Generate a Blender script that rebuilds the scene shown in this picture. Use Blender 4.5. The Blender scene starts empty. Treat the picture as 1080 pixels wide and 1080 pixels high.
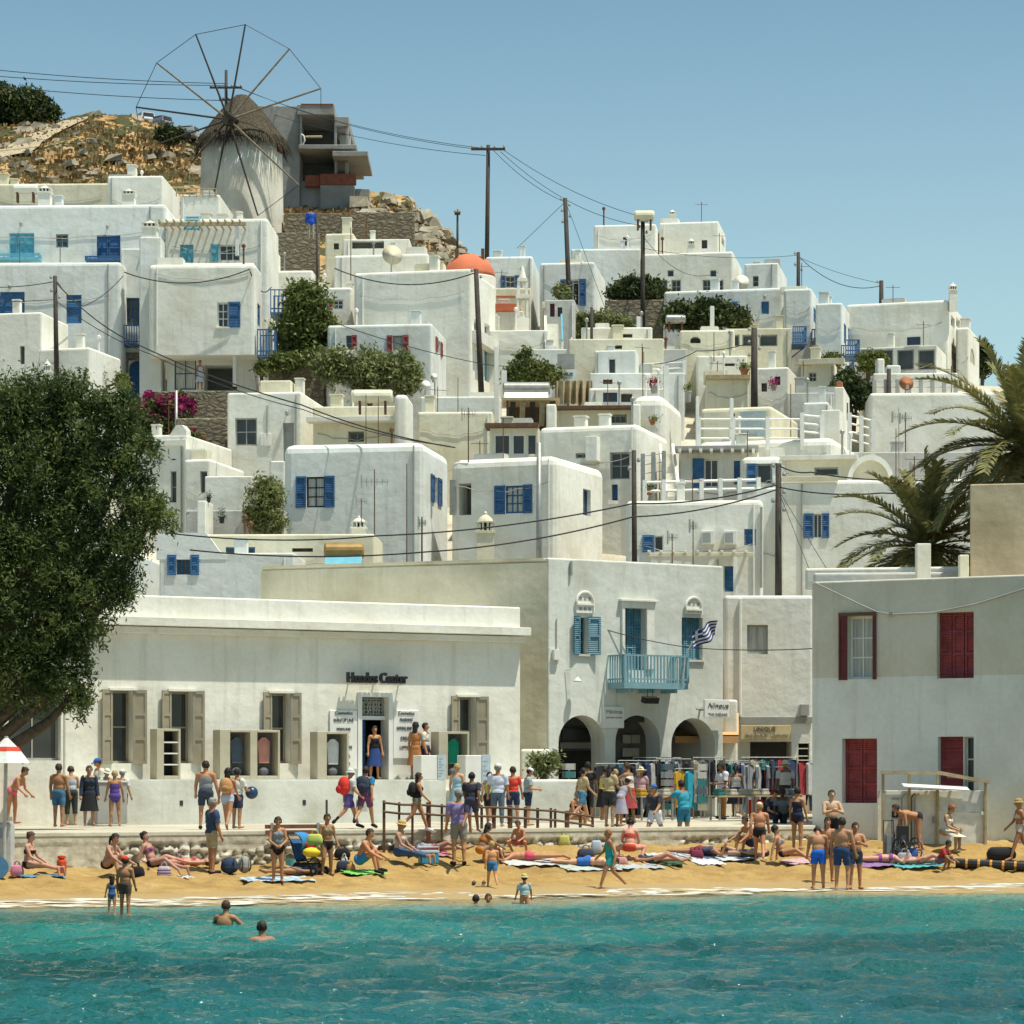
import bpy, bmesh, math, random
import numpy as np
from mathutils import Vector, Matrix, noise as mnoise
R = math.radians
random.seed(7)
rng = np.random.default_rng(7)
scene = bpy.context.scene
COL = scene.collection
F, HZ, EYE = 3000.0, 820.0, 2.78      # focal length and horizon in photo pixels, eye height in metres
def P(px, py, Y):
 return Vector(((px - 540) * Y / F, Y, EYE + (HZ - py) * Y / F))
# ------------------------------------------------------------------ objects and tags
def tag(o, label=None, cat=None, group=None, kind=None):
 if label: o['label'] = label
 if cat: o['category'] = cat
 if group: o['group'] = group
 if kind: o['kind'] = kind
 return o
def empty(name, loc=(0, 0, 0), rz=0.0, label=None, cat=None, group=None, parent=None):
 o = bpy.data.objects.new(name, None)
 COL.objects.link(o)
 o.empty_display_size = 0.2
 o.location = loc
 o.rotation_euler = (0, 0, rz)
 if parent: o.parent = parent
 return tag(o, label, cat, group)
def link_mesh(name, me, mats, parent=None, loc=None, rz=0.0):
 o = bpy.data.objects.new(name, me)
 COL.objects.link(o)
 for m in (mats if isinstance(mats, (list, tuple)) else [mats]):
  me.materials.append(m)
 if parent: o.parent = parent
 if loc is not None: o.location = loc
 o.rotation_euler = (0, 0, rz)
 return o
class MB:
 def __init__(s): s.v = []; s.f = []; s.m = []
 def add(s, vs, fs, m=0):
  b = len(s.v)
  s.v += [tuple(v) for v in vs]
  s.f += [tuple(i + b for i in f) for f in fs]
  s.m += [m] * len(fs)
  return s
 def box(s, x0, x1, y0, y1, z0, z1, m=0):
  if x0 > x1: x0, x1 = x1, x0
  if y0 > y1: y0, y1 = y1, y0
  if z0 > z1: z0, z1 = z1, z0
  v = [(x0,y0,z0),(x1,y0,z0),(x1,y1,z0),(x0,y1,z0),(x0,y0,z1),(x1,y0,z1),(x1,y1,z1),(x0,y1,z1)]
  return s.add(v, [(0,3,2,1),(4,5,6,7),(0,1,5,4),(1,2,6,5),(2,3,7,6),(3,0,4,7)], m)
 def obox(s, c, ax, ay, az, m=0):
  c = Vector(c); ax = Vector(ax); ay = Vector(ay); az = Vector(az)
  v = [c+i*ax+j*ay+k*az for k in (-1,1) for i,j in ((-1,-1),(1,-1),(1,1),(-1,1))]
  return s.add(v, [(0,3,2,1),(4,5,6,7),(0,1,5,4),(1,2,6,5),(2,3,7,6),(3,0,4,7)], m)
 def cyl(s, p0, p1, r0, r1=None, n=8, m=0):
  r1 = r0 if r1 is None else r1
  return s.tube([p0, p1], [r0, r1], n, m)
 def tube(s, pts, r, n=6, m=0):
  pts = [Vector(p) for p in pts]
  rr = r if isinstance(r, (list, tuple)) else [r]*len(pts)
  vs = []; fs = []
  prev = None
  for i, p in enumerate(pts):
   d = (pts[min(i+1, len(pts)-1)] - pts[max(i-1, 0)])
   if d.length < 1e-9: d = Vector((0,0,1))
   d.normalize()
   a = prev if prev is not None else (Vector((1,0,0)) if abs(d.x) < .9 else Vector((0,1,0)))
   a = (a - d*a.dot(d))
   if a.length < 1e-6: a = Vector((0,1,0)) - d*d.y
   a.normalize(); b = d.cross(a); prev = a
   for k in range(n):
    t = 2*math.pi*k/n
    vs.append(p + (a*math.cos(t) + b*math.sin(t))*rr[i])
  for i in range(len(pts)-1):
   for k in range(n):
    fs.append((i*n+k, i*n+(k+1)%n, (i+1)*n+(k+1)%n, (i+1)*n+k))
  fs.append(tuple(range(n-1, -1, -1))); fs.append(tuple((len(pts)-1)*n+k for k in range(n)))
  return s.add(vs, fs, m)
 def lathe(s, prof, c=(0,0,0), n=14, m=0):
  c = Vector(c); vs = []; fs = []
  for r, z in prof:
   for k in range(n):
    t = 2*math.pi*k/n
    vs.append((c.x+r*math.cos(t), c.y+r*math.sin(t), c.z+z))
  for i in range(len(prof)-1):
   for k in range(n):
    fs.append((i*n+k, i*n+(k+1)%n, (i+1)*n+(k+1)%n, (i+1)*n+k))
  fs.append(tuple(range(n-1, -1, -1))); fs.append(tuple((len(prof)-1)*n+k for k in range(n)))
  return s.add(vs, fs, m)
 def prism(s, poly, z0, z1, m=0):
  n = len(poly)
  vs = [(x,y,z0) for x,y in poly] + [(x,y,z1) for x,y in poly]
  fs = [tuple(range(n-1,-1,-1)), tuple(range(n,2*n))] + [(i,(i+1)%n,n+(i+1)%n,n+i) for i in range(n)]
  return s.add(vs, fs, m)
 def ell(s, c, r, n=10, k=7, m=0, mat=None):
  c = Vector(c); vs = []; fs = []
  for i in range(k+1):
   th = math.pi*i/k
   for j in range(n):
    ph = 2*math.pi*j/n
    q = Vector((r[0]*math.sin(th)*math.cos(ph), r[1]*math.sin(th)*math.sin(ph), r[2]*math.cos(th)))
    vs.append(c + (mat @ q if mat is not None else q))
  for i in range(k):
   for j in range(n):
    fs.append((i*n+j, (i+1)*n+j, (i+1)*n+(j+1)%n, i*n+(j+1)%n))
  return s.add(vs, fs, m)
 def mesh(s, name, bevel=0, seg=2, smooth=False):
  me = bpy.data.meshes.new(name)
  me.from_pydata(s.v, [], s.f)
  me.polygons.foreach_set('material_index', s.m)
  if bevel:
   bm = bmesh.new(); bm.from_mesh(me)
   ed = [e for e in bm.edges if len(e.link_faces) == 2 and e.calc_face_angle(0) > .5]
   bmesh.ops.bevel(bm, geom=ed, offset=bevel, segments=seg, affect='EDGES', clamp_overlap=True)
   bm.to_mesh(me); bm.free()
  if smooth: me.polygons.foreach_set('use_smooth', [True]*len(me.polygons))
  me.update()
  return me
 def build(s, name, mats, parent=None, loc=None, rz=0.0, bevel=0, seg=2, smooth=False):
  return link_mesh(name, s.mesh(name, bevel, seg, smooth), mats, parent, loc, rz)
def np_mesh(name, V, faces):
 me = bpy.data.meshes.new(name)
 V = np.asarray(V, np.float32); faces = np.asarray(faces, np.int32)
 k = faces.shape[1]
 me.vertices.add(len(V)); me.vertices.foreach_set('co', V.ravel())
 me.loops.add(faces.size); me.loops.foreach_set('vertex_index', faces.ravel())
 me.polygons.add(len(faces)); me.polygons.foreach_set('loop_start', np.arange(0, faces.size, k, dtype=np.int32))
 me.update(calc_edges=True)
 return me
# ------------------------------------------------------------------ materials
def _nt(name):
 m = bpy.data.materials.new(name); m.use_nodes = True
 nt = m.node_tree
 return m, nt, nt.nodes['Principled BSDF']
def ramp(nt, fac, stops):
 n = nt.nodes.new('ShaderNodeValToRGB')
 e = n.color_ramp.elements
 while len(e) < len(stops): e.new(.5)
 for i, (p, c) in enumerate(stops):
  e[i].position = p
  e[i].color = (*c, 1) if len(c) == 3 else c
 nt.links.new(fac, n.inputs[0])
 return n.outputs[0]
def tex(nt, kind, scale, vec=None, detail=3, mapping=None, **kw):
 n = nt.nodes.new(kind)
 n.inputs['Scale'].default_value = scale
 if 'Detail' in n.inputs: n.inputs['Detail'].default_value = detail
 if vec is None:
  tc = nt.nodes.new('ShaderNodeTexCoord'); vec = tc.outputs['Object']
 if mapping:
  mp = nt.nodes.new('ShaderNodeMapping'); mp.inputs['Scale'].default_value = mapping
  nt.links.new(vec, mp.inputs['Vector']); vec = mp.outputs[0]
 nt.links.new(vec, n.inputs['Vector'])
 for k, v in kw.items(): setattr(n, k, v)
 return n
def mixc(nt, fac, a, b, mode='MIX'):
 n = nt.nodes.new('ShaderNodeMix'); n.data_type = 'RGBA'; n.blend_type = mode
 for sock, v in ((n.inputs[0], fac), (n.inputs[6], a), (n.inputs[7], b)):
  if hasattr(v, 'is_linked') or hasattr(v, 'links'): nt.links.new(v, sock)
  elif isinstance(v, (int, float)): sock.default_value = v
  else: sock.default_value = (*v, 1)
 return n.outputs[2]
def bump(nt, bsdf, h, strength=.3, dist=.05):
 b = nt.nodes.new('ShaderNodeBump'); b.inputs['Strength'].default_value = strength; b.inputs['Distance'].default_value = dist
 nt.links.new(h, b.inputs['Height']); nt.links.new(b.outputs[0], bsdf.inputs['Normal'])
def plaster(name, c, dirt=.8, rough=.9):
 m, nt, b = _nt(name)
 d = tuple(x*dirt*k for x, k in zip(c, (1, .97, .9)))
 tc = nt.nodes.new('ShaderNodeTexCoord')
 oi = nt.nodes.new('ShaderNodeObjectInfo')
 va = nt.nodes.new('ShaderNodeVectorMath'); va.operation = 'MULTIPLY_ADD'
 va.inputs[1].default_value = (1, 1, 1)
 nt.links.new(tc.outputs['Object'], va.inputs[0])
 sc = nt.nodes.new('ShaderNodeVectorMath'); sc.operation = 'SCALE'; sc.inputs['Scale'].default_value = 37.0
 cmb = nt.nodes.new('ShaderNodeCombineXYZ')
 for i in range(3): nt.links.new(oi.outputs['Random'], cmb.inputs[i])
 nt.links.new(cmb.outputs[0], sc.inputs[0]); nt.links.new(sc.outputs[0], va.inputs[2])
 v = va.outputs[0]
 big = tex(nt, 'ShaderNodeTexNoise', .55, v, 5)
 strk = tex(nt, 'ShaderNodeTexNoise', 1.6, v, 4, mapping=(2.2, 2.2, .22))
 fine = tex(nt, 'ShaderNodeTexNoise', 9, v, 4)
 f1 = ramp(nt, big.outputs[0], [(.42, (0,0,0)), (.72, (1,1,1))])
 col = mixc(nt, f1, c, d)
 f2 = ramp(nt, strk.outputs[0], [(.55, (0,0,0)), (.78, (.5,.5,.5))])
 col = mixc(nt, f2, col, tuple(x*.66*k for x, k in zip(c, (1,.95,.85))))
 f3 = ramp(nt, fine.outputs[0], [(.3, (.93,.93,.93)), (.7, (1,1,1))])
 col = mixc(nt, 1.0, col, f3, 'MULTIPLY')
 nt.links.new(col, b.inputs['Base Color'])
 b.inputs['Roughness'].default_value = rough
 b.inputs['Specular IOR Level'].default_value = .2
 big2 = tex(nt, 'ShaderNodeTexNoise', 2.2, v, 6)
 bump(nt, b, big2.outputs[0], .38, .08)
 return m
def paint(name, c, rough=.5, var=.75, scale=3.0, spec=.4, metal=0.0, bs=0.0):
 m, nt, b = _nt(name)
 n = tex(nt, 'ShaderNodeTexNoise', scale, None, 4)
 f = ramp(nt, n.outputs[0], [(.35, (0,0,0)), (.7, (1,1,1))])
 col = mixc(nt, f, c, tuple(x*var for x in c))
 nt.links.new(col, b.inputs['Base Color'])
 b.inputs['Roughness'].default_value = rough; b.inputs['Specular IOR Level'].default_value = spec
 b.inputs['Metallic'].default_value = metal
 if bs < 0:
  wv = nt.nodes.new('ShaderNodeTexWave'); wv.bands_direction = 'Z'; wv.inputs['Scale'].default_value = -bs
  tc = nt.nodes.new('ShaderNodeTexCoord'); nt.links.new(tc.outputs['Object'], wv.inputs['Vector']); bump(nt, b, wv.outputs[1], .8, .02)
 elif bs: bump(nt, b, n.outputs[0], bs, .03)
 return m
def stone(name, c1, c2, mortar, scale=3.0, rough=.95):
 m, nt, b = _nt(name)
 v = tex(nt, 'ShaderNodeTexVoronoi', scale, None, mapping=(1, 1, 1.7))
 e = tex(nt, 'ShaderNodeTexVoronoi', scale, None, mapping=(1, 1, 1.7)); e.feature = 'DISTANCE_TO_EDGE'
 n = tex(nt, 'ShaderNodeTexNoise', 6, None, 5)
 sep = nt.nodes.new('ShaderNodeSeparateColor'); nt.links.new(v.outputs['Color'], sep.inputs[0])
 col = mixc(nt, sep.outputs[0], c1, c2)
 col = mixc(nt, ramp(nt, n.outputs[0], [(.3, (.6,.6,.6)), (.7, (1,1,1))]), (0,0,0), col, 'MIX')
 col = mixc(nt, ramp(nt, e.outputs['Distance'], [(.03, (1,1,1)), (.12, (0,0,0))]), col, mortar)
 nt.links.new(col, b.inputs['Base Color']); b.inputs['Roughness'].default_value = rough
 b.inputs['Specular IOR Level'].default_value = .2
 bump(nt, b, ramp(nt, e.outputs['Distance'], [(.0, (0,0,0)), (.2, (1,1,1))]), .8, .12)
 return m
def foliage(name, c1, c2, c3, scale=.9, trans=.25):
 m, nt, b = _nt(name)
 n = tex(nt, 'ShaderNodeTexNoise', scale, None, 4)
 n2 = tex(nt, 'ShaderNodeTexNoise', scale*7, None, 2)
 col = ramp(nt, n.outputs[0], [(.3, c1), (.5, c2), (.7, c3)])
 col = mixc(nt, ramp(nt, n2.outputs[0], [(.3, (.55,.55,.55)), (.7, (1.0,1.0,1.0))]), (0,0,0), col)
 nt.links.new(col, b.inputs['Base Color']); b.inputs['Roughness'].default_value = .6
 b.inputs['Specular IOR Level'].default_value = .25
 out = nt.nodes['Material Output']
 tr = nt.nodes.new('ShaderNodeBsdfTranslucent'); nt.links.new(col, tr.inputs[0])
 mx = nt.nodes.new('ShaderNodeMixShader'); mx.inputs[0].default_value = trans
 nt.links.new(b.outputs[0], mx.inputs[1]); nt.links.new(tr.outputs[0], mx.inputs[2])
 nt.links.new(mx.outputs[0], out.inputs[0])
 return m
M = {}
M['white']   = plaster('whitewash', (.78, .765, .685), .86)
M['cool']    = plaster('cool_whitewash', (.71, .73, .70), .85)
M['cream']   = plaster('cream_plaster', (.72, .68, .52), .84)
M['beige']   = plaster('weathered_plaster', (.66, .61, .46), .74)
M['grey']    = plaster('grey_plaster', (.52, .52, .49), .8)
M['patch']   = plaster('patched_white_wall', (.65, .665, .61), .74)
M['tan']     = plaster('tan_render', (.52, .43, .29), .72)
M['concrete']= plaster('raw_concrete', (.33, .32, .30), .72)
M['mill']    = plaster('mill_wall', (.70, .67, .58), .74)
M['shadewhite']= plaster('upper_wall_shade', (.60, .58, .50), .84)  # whitewash with the upper wall's shade mixed into its colour
M['unshadedwhite']= plaster('lower_wall_unshaded', (.70, .75, .78), .90)  # whitewash without that shade, paler and bluer
M['stone']   = stone('rubble_stone', (.44, .38, .27), (.28, .24, .17), (.19, .16, .11), 2.2)
M['quay']    = stone('quay_stone', (.62, .57, .45), (.40, .35, .26), (.30, .26, .19), 3.4)
M['red_roof']= paint('red_dome_paint', (.62, .17, .08), .8, .8, 1.2)
M['blue']    = paint('blue_paint', (.02, .105, .27), .5, .6, bs=-4)
M['blue2']   = paint('mid_blue_paint', (.03, .14, .32), .5, .6, bs=-4)
M['teal']    = paint('teal_shutter_paint', (.10, .25, .33), .55, .65, bs=-5)
M['cyan']    = paint('cyan_paint', (.12, .40, .50), .5, .8)
M['red']     = paint('red_shutter_paint', (.33, .055, .06), .6, .6, bs=-5)
M['maroon']  = paint('maroon_paint', (.13, .02, .022), .55, .7)
M['taupe']   = paint('taupe_paint', (.32, .28, .20), .6, .82)
M['putty']   = paint('putty_paint', (.46, .42, .31), .6, .85)
M['wframe']  = paint('white_frame', (.74, .73, .68), .5, .9)
M['gframe']  = paint('grey_frame', (.34, .34, .31), .6, .8)
M['wood']    = paint('brown_wood', (.13, .07, .035), .7, .6, 5)
M['pole']    = paint('weathered_pole', (.05, .04, .03), .8, .6, 4)
M['lwood']   = paint('pale_wood', (.42, .34, .20), .75, .7, 5)
M['spar'] = paint('weathered_spar', (.24,.20,.14), .8, .6, 4)
M['metal']   = paint('galvanised_metal', (.36, .36, .34), .45, .75, 4, metal=.5)
M['rust']    = paint('rusty_metal', (.15, .065, .03), .8, .6, 6)
M['black']   = paint('black_paint', (.012, .012, .014), .5, .8)
M['wire']    = paint('black_cable', (.015, .015, .017), .6, .9)
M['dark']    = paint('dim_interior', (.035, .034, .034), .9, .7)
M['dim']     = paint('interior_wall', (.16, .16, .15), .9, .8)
M['redbag']  = paint('red_cloth', (.55, .03, .02), .8, .8)
M['copper']  = paint('brown_tank_metal', (.42, .27, .10), .4, .6, 2, metal=.4)
M['lettering'] = paint('grey_lettering', (.10, .10, .10), .6, .9)
M['darkroof']= paint('dark_blue_panel', (.03, .05, .09), .25, .8)
M['terracotta'] = paint('terracotta', (.42, .16, .07), .85, .7, 6)
M['thatch']  = paint('grey_thatch', (.105, .088, .062), .95, .4, 9, .1, bs=.9)
M['bark']    = paint('tree_bark', (.11, .08, .055), .95, .5, 6, .1, bs=.8)
M['awning']  = paint('orange_awning', (.62, .35, .16), .85, .85)
def glass_mat():
 m, nt, b = _nt('window_glass')
 n = tex(nt, 'ShaderNodeTexNoise', .8, None, 2)
 nt.links.new(ramp(nt, n.outputs[0], [(.35, (.02,.023,.025)), (.7, (.06,.06,.055))]), b.inputs['Base Color'])
 b.inputs['Roughness'].default_value = .12; b.inputs['Specular IOR Level'].default_value = .5
 return m
M['glass'] = glass_mat()
def curtain_mat():
 m, nt, b = _nt('curtained_glass')
 n = tex(nt, 'ShaderNodeTexNoise', 6, None, 2, mapping=(3, 3, .2))
 nt.links.new(ramp(nt, n.outputs[0], [(.3, (.30,.31,.28)), (.7, (.52,.52,.47))]), b.inputs['Base Color'])
 b.inputs['Roughness'].default_value = .25
 return m
M['curtain'] = curtain_mat()
_pc = {}
def colour(name, c, rough=.8):
 k = (name, c)
 if k not in _pc: _pc[k] = paint(name, c, rough, .78, 5)
 return _pc[k]
# ------------------------------------------------------------------ camera, light, world
cam = bpy.data.cameras.new('camera'); camo = bpy.data.objects.new('camera', cam); COL.objects.link(camo)
camo.location = (0, 0, EYE); camo.rotation_euler = (R(90), 0, 0)
cam.sensor_width = 36; cam.lens = F/1080*36; cam.shift_y = (HZ - 540)/1080; cam.clip_end = 6000; cam.clip_start = .5
scene.camera = camo
SUN = Vector((.305, -.145, .94)).normalized()
ld = bpy.data.lights.new('sun', 'SUN'); lo = bpy.data.objects.new('sun', ld); COL.objects.link(lo)
lo.rotation_euler = SUN.to_track_quat('Z', 'Y').to_euler()
ld.energy = 5.0; ld.angle = R(.5); ld.color = (1, .955, .83)
w = bpy.data.worlds.new('World'); scene.world = w; w.use_nodes = True
nt = w.node_tree
sky = nt.nodes.new('ShaderNodeTexSky'); sky.sky_type = 'NISHITA'; sky.sun_disc = False
sky.sun_elevation = math.asin(SUN.z); sky.sun_rotation = math.atan2(SUN.x, SUN.y)
sky.air_density = 1.0; sky.dust_density = 1.5; sky.ozone_density = 1.4
bg = nt.nodes['Background']; bg.inputs[1].default_value = .095
grade = nt.nodes.new('ShaderNodeMix'); grade.data_type = 'RGBA'; grade.blend_type = 'MULTIPLY'; grade.inputs[0].default_value = 1
grade.inputs[7].default_value = (1.0, 1.22, 1.10, 1)
nt.links.new(sky.outputs[0], grade.inputs[6])
tcw = nt.nodes.new('ShaderNodeTexCoord'); spw = nt.nodes.new('ShaderNodeSeparateXYZ'); nt.links.new(tcw.outputs['Generated'], spw.inputs[0])
mrw = nt.nodes.new('ShaderNodeMapRange'); mrw.interpolation_type = 'SMOOTHSTEP'; nt.links.new(spw.outputs[2], mrw.inputs[0])
mrw.inputs[1].default_value = .29; mrw.inputs[2].default_value = .13
low = nt.nodes.new('ShaderNodeMix'); low.data_type = 'RGBA'; low.blend_type = 'ADD'; low.inputs[7].default_value = (1.25, 1.45, 1.2, 1)
nt.links.new(mrw.outputs[0], low.inputs[0]); nt.links.new(grade.outputs[2], low.inputs[6]); nt.links.new(low.outputs[2], bg.inputs[0])
scene.view_settings.view_transform = 'Standard'; scene.view_settings.look = 'None'
scene.view_settings.exposure = 0.2; scene.view_settings.gamma = 1.0
scene.render.engine = 'CYCLES'
# ------------------------------------------------------------------ houses
class House:
 def __init__(s, label, x0, x1, yt, yb, Y, yaw=0, D=8, x2=None, mat='white', r=.2, name='house', cat='house',
                 front=(), side=(), left=(), deep=2.0, group=None, wall='wall', parent=None, seg=3, Dmax=6.5):
  if x2 is not None and x1 > 540: yaw = max(yaw, 4) + math.degrees(math.atan((x1-540)/F))
  th = R(yaw)
  u = Vector((math.cos(th), -math.sin(th), 0)); v = Vector((math.sin(th), math.cos(th), 0))
  k0 = (x0-540)/F; k1 = (x1-540)/F
  B = Vector((k1*Y, Y, 0))
  W = (B.x - k0*B.y)/(u.x - k0*u.y)
  A = B - u*W
  if x2 is not None:
   k2 = (x2-540)/F
   D = (k2*B.y - B.x)/(v.x - k2*v.y)
   while (D < 0 or D > Dmax) and yaw < 48:
    yaw += 1.5; th = R(yaw)
    u = Vector((math.cos(th), -math.sin(th), 0)); v = Vector((math.sin(th), math.cos(th), 0))
    W = (B.x - k0*B.y)/(u.x - k0*u.y); A = B - u*W
    D = (k2*B.y - B.x)/(v.x - k2*v.y)
   D = min(max(D, 1.0), 16.0)
  near = B if B.y <= A.y else A
  zt = EYE + (HZ-yt)*near.y/F
  zb = EYE + (HZ-yb)*near.y/F - deep
  s.A, s.B, s.u, s.v, s.W, s.D, s.H, s.zb, s.th = A, B, u, v, W, D, zt-zb, zb, th
  s.mat = M[mat] if isinstance(mat, str) else mat
  s.root = empty(name, (A.x, A.y, zb), -th, label, cat, group)
  s.wallname = wall
  ops = {'front': [], 'side': [], 'left': []}
  for key, lst in (('front', front), ('side', side), ('left', left)):
   for o in lst:
    kind, px0, py0, px1, py1, col = o[:6]
    opt = o[6] if len(o) > 6 else {}
    if key == 'front':
     a0, z1 = s.uz(px0, py0); a1, z0 = s.uz(px1, py1)
    elif key == 'side':
     a0, z1 = s.sz(px0, py0); a1, z0 = s.sz(px1, py1)
    else:
     a1, z1 = s.lz(px0, py0); a0, z0 = s.lz(px1, py1)
    L = s.W if key == 'front' else s.D
    a0, a1 = sorted((a0, a1))
    a0 = max(a0, r+.03); a1 = min(a1, L-r-.03); z0 = max(z0, .05); z1 = min(z1, s.H-r-.03)
    if a1-a0 > .08 and z1-z0 > .08: ops[key].append((kind, a0, a1, z0, z1, col, opt))
  s.ops = ops
  s.wall(r, seg)
  for key in ops:
   for o in ops[key]: s.opening(key, *o)
 def uz(s, px, py):
  k = (px-540)/F
  t = (k*s.A.y - s.A.x)/(s.u.x - k*s.u.y)
  y = s.A.y + t*s.u.y
  return t, EYE + (HZ-py)*y/F - s.zb
 def sz(s, px, py):
  k = (px-540)/F
  t = (k*s.B.y - s.B.x)/(s.v.x - k*s.v.y)
  y = s.B.y + t*s.v.y
  return t, EYE + (HZ-py)*y/F - s.zb
 def lz(s, px, py):
  k = (px-540)/F
  t = (k*s.A.y - s.A.x)/(s.v.x - k*s.v.y)
  y = s.A.y + t*s.v.y
  return t, EYE + (HZ-py)*y/F - s.zb
 def world(s, a, d, z):
  return s.A + s.u*a + s.v*d + Vector((0, 0, s.zb+z))
 def mp(s, key):
  if key == 'front': return lambda a, d, z: (a, d, z)
  if key == 'side': return lambda a, d, z: (s.W-d, a, z)
  return lambda a, d, z: (d, a, z)
 def wall(s, r, seg):
  bm = bmesh.new()
  bmesh.ops.create_cube(bm, size=1, matrix=Matrix.Translation((s.W/2, s.D/2, s.H/2)) @ Matrix.Diagonal((s.W, s.D, s.H, 1)))
  r = min(r, s.W*.3, s.D*.3)
  s.r = r
  if r > 0:
   ed = [e for e in bm.edges if max(v.co.z for v in e.verts) > .01]
   bmesh.ops.bevel(bm, geom=ed, offset=r, segments=seg, affect='EDGES', profile=.5)
  kill = []
  rects = {}
  for f in bm.faces:
   n = f.normal; c = f.calc_center_median()
   for key, nn in (('front', Vector((0,-1,0))), ('side', Vector((1,0,0))), ('left', Vector((-1,0,0)))):
    if s.ops[key] and n.dot(nn) > .999:
     xs = [(v.co.x if key == 'front' else v.co.y) for v in f.verts]; zs = [v.co.z for v in f.verts]
     if (max(xs)-min(xs))*(max(zs)-min(zs)) > .3*(s.W if key == 'front' else s.D)*s.H:
      rects[key] = (min(xs), max(xs), min(zs), max(zs)); kill.append(f)
  bmesh.ops.delete(bm, geom=kill, context='FACES_ONLY')
  mb = MB()
  bm.verts.index_update()
  mb.add([v.co for v in bm.verts], [tuple(v.index for v in f.verts) for f in bm.faces])
  bm.free()
  for key, rc in rects.items():
   mp = s.mp(key)
   fl = (lambda q: q) if key == 'front' or key == 'side' else (lambda q: q[::-1])
   ops = s.ops[key]
   us = sorted({rc[0], rc[1], *[o[1] for o in ops], *[o[2] for o in ops]})
   zs = sorted({rc[2], rc[3], *[o[3] for o in ops], *[o[4] for o in ops]})
   for i in range(len(us)-1):
    for j in range(len(zs)-1):
     cu = (us[i]+us[i+1])/2; cz = (zs[j]+zs[j+1])/2
     if any(o[1] < cu < o[2] and o[3] < cz < o[4] for o in ops): continue
     mb.add([mp(us[i],0,zs[j]), mp(us[i+1],0,zs[j]), mp(us[i+1],0,zs[j+1]), mp(us[i],0,zs[j+1])], [fl((0,1,2,3))])
   for kind, a0, a1, z0, z1, col, opt in ops:
    d = opt.get('d', .22) if kind not in ('o', 'arch') else opt.get('d', 1.2)
    if opt.get('arch'):
     ra = (a1-a0)/2; ca = (a0+a1)/2; rz = min(opt.get('rise', ra), z1-z0-.05); zc = z1-rz
     n = 14
     pts = [(ca-ra*math.cos(math.pi*i/n), zc+rz*math.sin(math.pi*i/n)) for i in range(n+1)]
     for i in range(n):
      (ua, za), (ub, zb_) = pts[i], pts[i+1]
      mb.add([mp(ua,0,za), mp(ub,0,zb_), mp(ub,0,z1), mp(ua,0,z1)], [fl((0,1,2,3))])
      mb.add([mp(ua,0,za), mp(ub,0,zb_), mp(ub,d,zb_), mp(ua,d,za)], [fl((0,3,2,1))])
     mb.add([mp(a0,0,z0), mp(a0,0,zc), mp(a0,d,zc), mp(a0,d,z0)], [(0,1,2,3)])
     mb.add([mp(a1,0,z0), mp(a1,0,zc), mp(a1,d,zc), mp(a1,d,z0)], [(0,3,2,1)])
     mb.add([mp(a0,0,z0), mp(a1,0,z0), mp(a1,d,z0), mp(a0,d,z0)], [(0,3,2,1)])
    else:
     c = [(a0,z0),(a1,z0),(a1,z1),(a0,z1)]
     for i in range(4):
      (ua,za),(ub,zb_) = c[i], c[(i+1)%4]
      mb.add([mp(ua,0,za), mp(ub,0,zb_), mp(ub,d,zb_), mp(ua,d,za)], [(0,3,2,1)])
    if kind == 'o' and not opt.get('noback'):
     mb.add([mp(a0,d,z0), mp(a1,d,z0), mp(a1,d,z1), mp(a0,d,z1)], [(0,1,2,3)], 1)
  s.wallobj = mb.build(s.wallname, [s.mat, M['dim']], s.root)
 def bx(s, mb, key, a0, a1, d0, d1, z0, z1, m=0):
  mp = s.mp(key); p = mp(a0,d0,z0); q = mp(a1,d1,z1)
  mb.box(p[0], q[0], p[1], q[1], p[2], q[2], m)
 def opening(s, key, kind, a0, a1, z0, z1, col, opt):
  w = a1-a0; h = z1-z0
  fc = M[col] if isinstance(col, str) else col
  d = opt.get('d', .22)
  bx = lambda mb, *a: s.bx(mb, key, *a)
  fw = min(.07, w*.12)
  par = None
  if kind in ('w', 'g'):
   mb = MB(); e = .002
   dd = d-.06
   bx(mb, a0+e, a0+fw, dd, d, z0+e, z1-e); bx(mb, a1-fw, a1-e, dd, d, z0+e, z1-e)
   bx(mb, a0+fw, a1-fw, dd, d, z1-fw, z1-e); bx(mb, a0+fw, a1-fw, dd, d, z0+e, z0+fw)
   nv = opt.get('nv', 1 if kind == 'w' else 0); nh = opt.get('nh', 1 if kind == 'w' else 0)
   mw = .045
   xs = [a0+fw+(w-2*fw)*(i+1)/(nv+1) for i in range(nv)]
   for x in xs: bx(mb, x-mw/2, x+mw/2, dd+.004, d-.004, z0+fw, z1-fw)
   for i in range(nh):
    z = z0+fw+(h-2*fw)*(i+1)/(nh+1)
    pr = a0+fw
    for x in xs + [a1-fw+mw/2]:
     bx(mb, pr, x-mw/2, dd+.008, d-.008, z-mw/2, z+mw/2); pr = x+mw/2
   par = mb.build('window', [fc], s.root)
   pm = MB(); bx(pm, a0+.01, a1-.01, d-.025, d-.005, z0+.01, z1-.01)
   pm.build('pane', [M[opt.get('glass', 'glass')]], par)
  elif kind in ('s', 'd'):
   mb = MB(); e = .003; n = opt.get('n', 2); dd = d-.07
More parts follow.
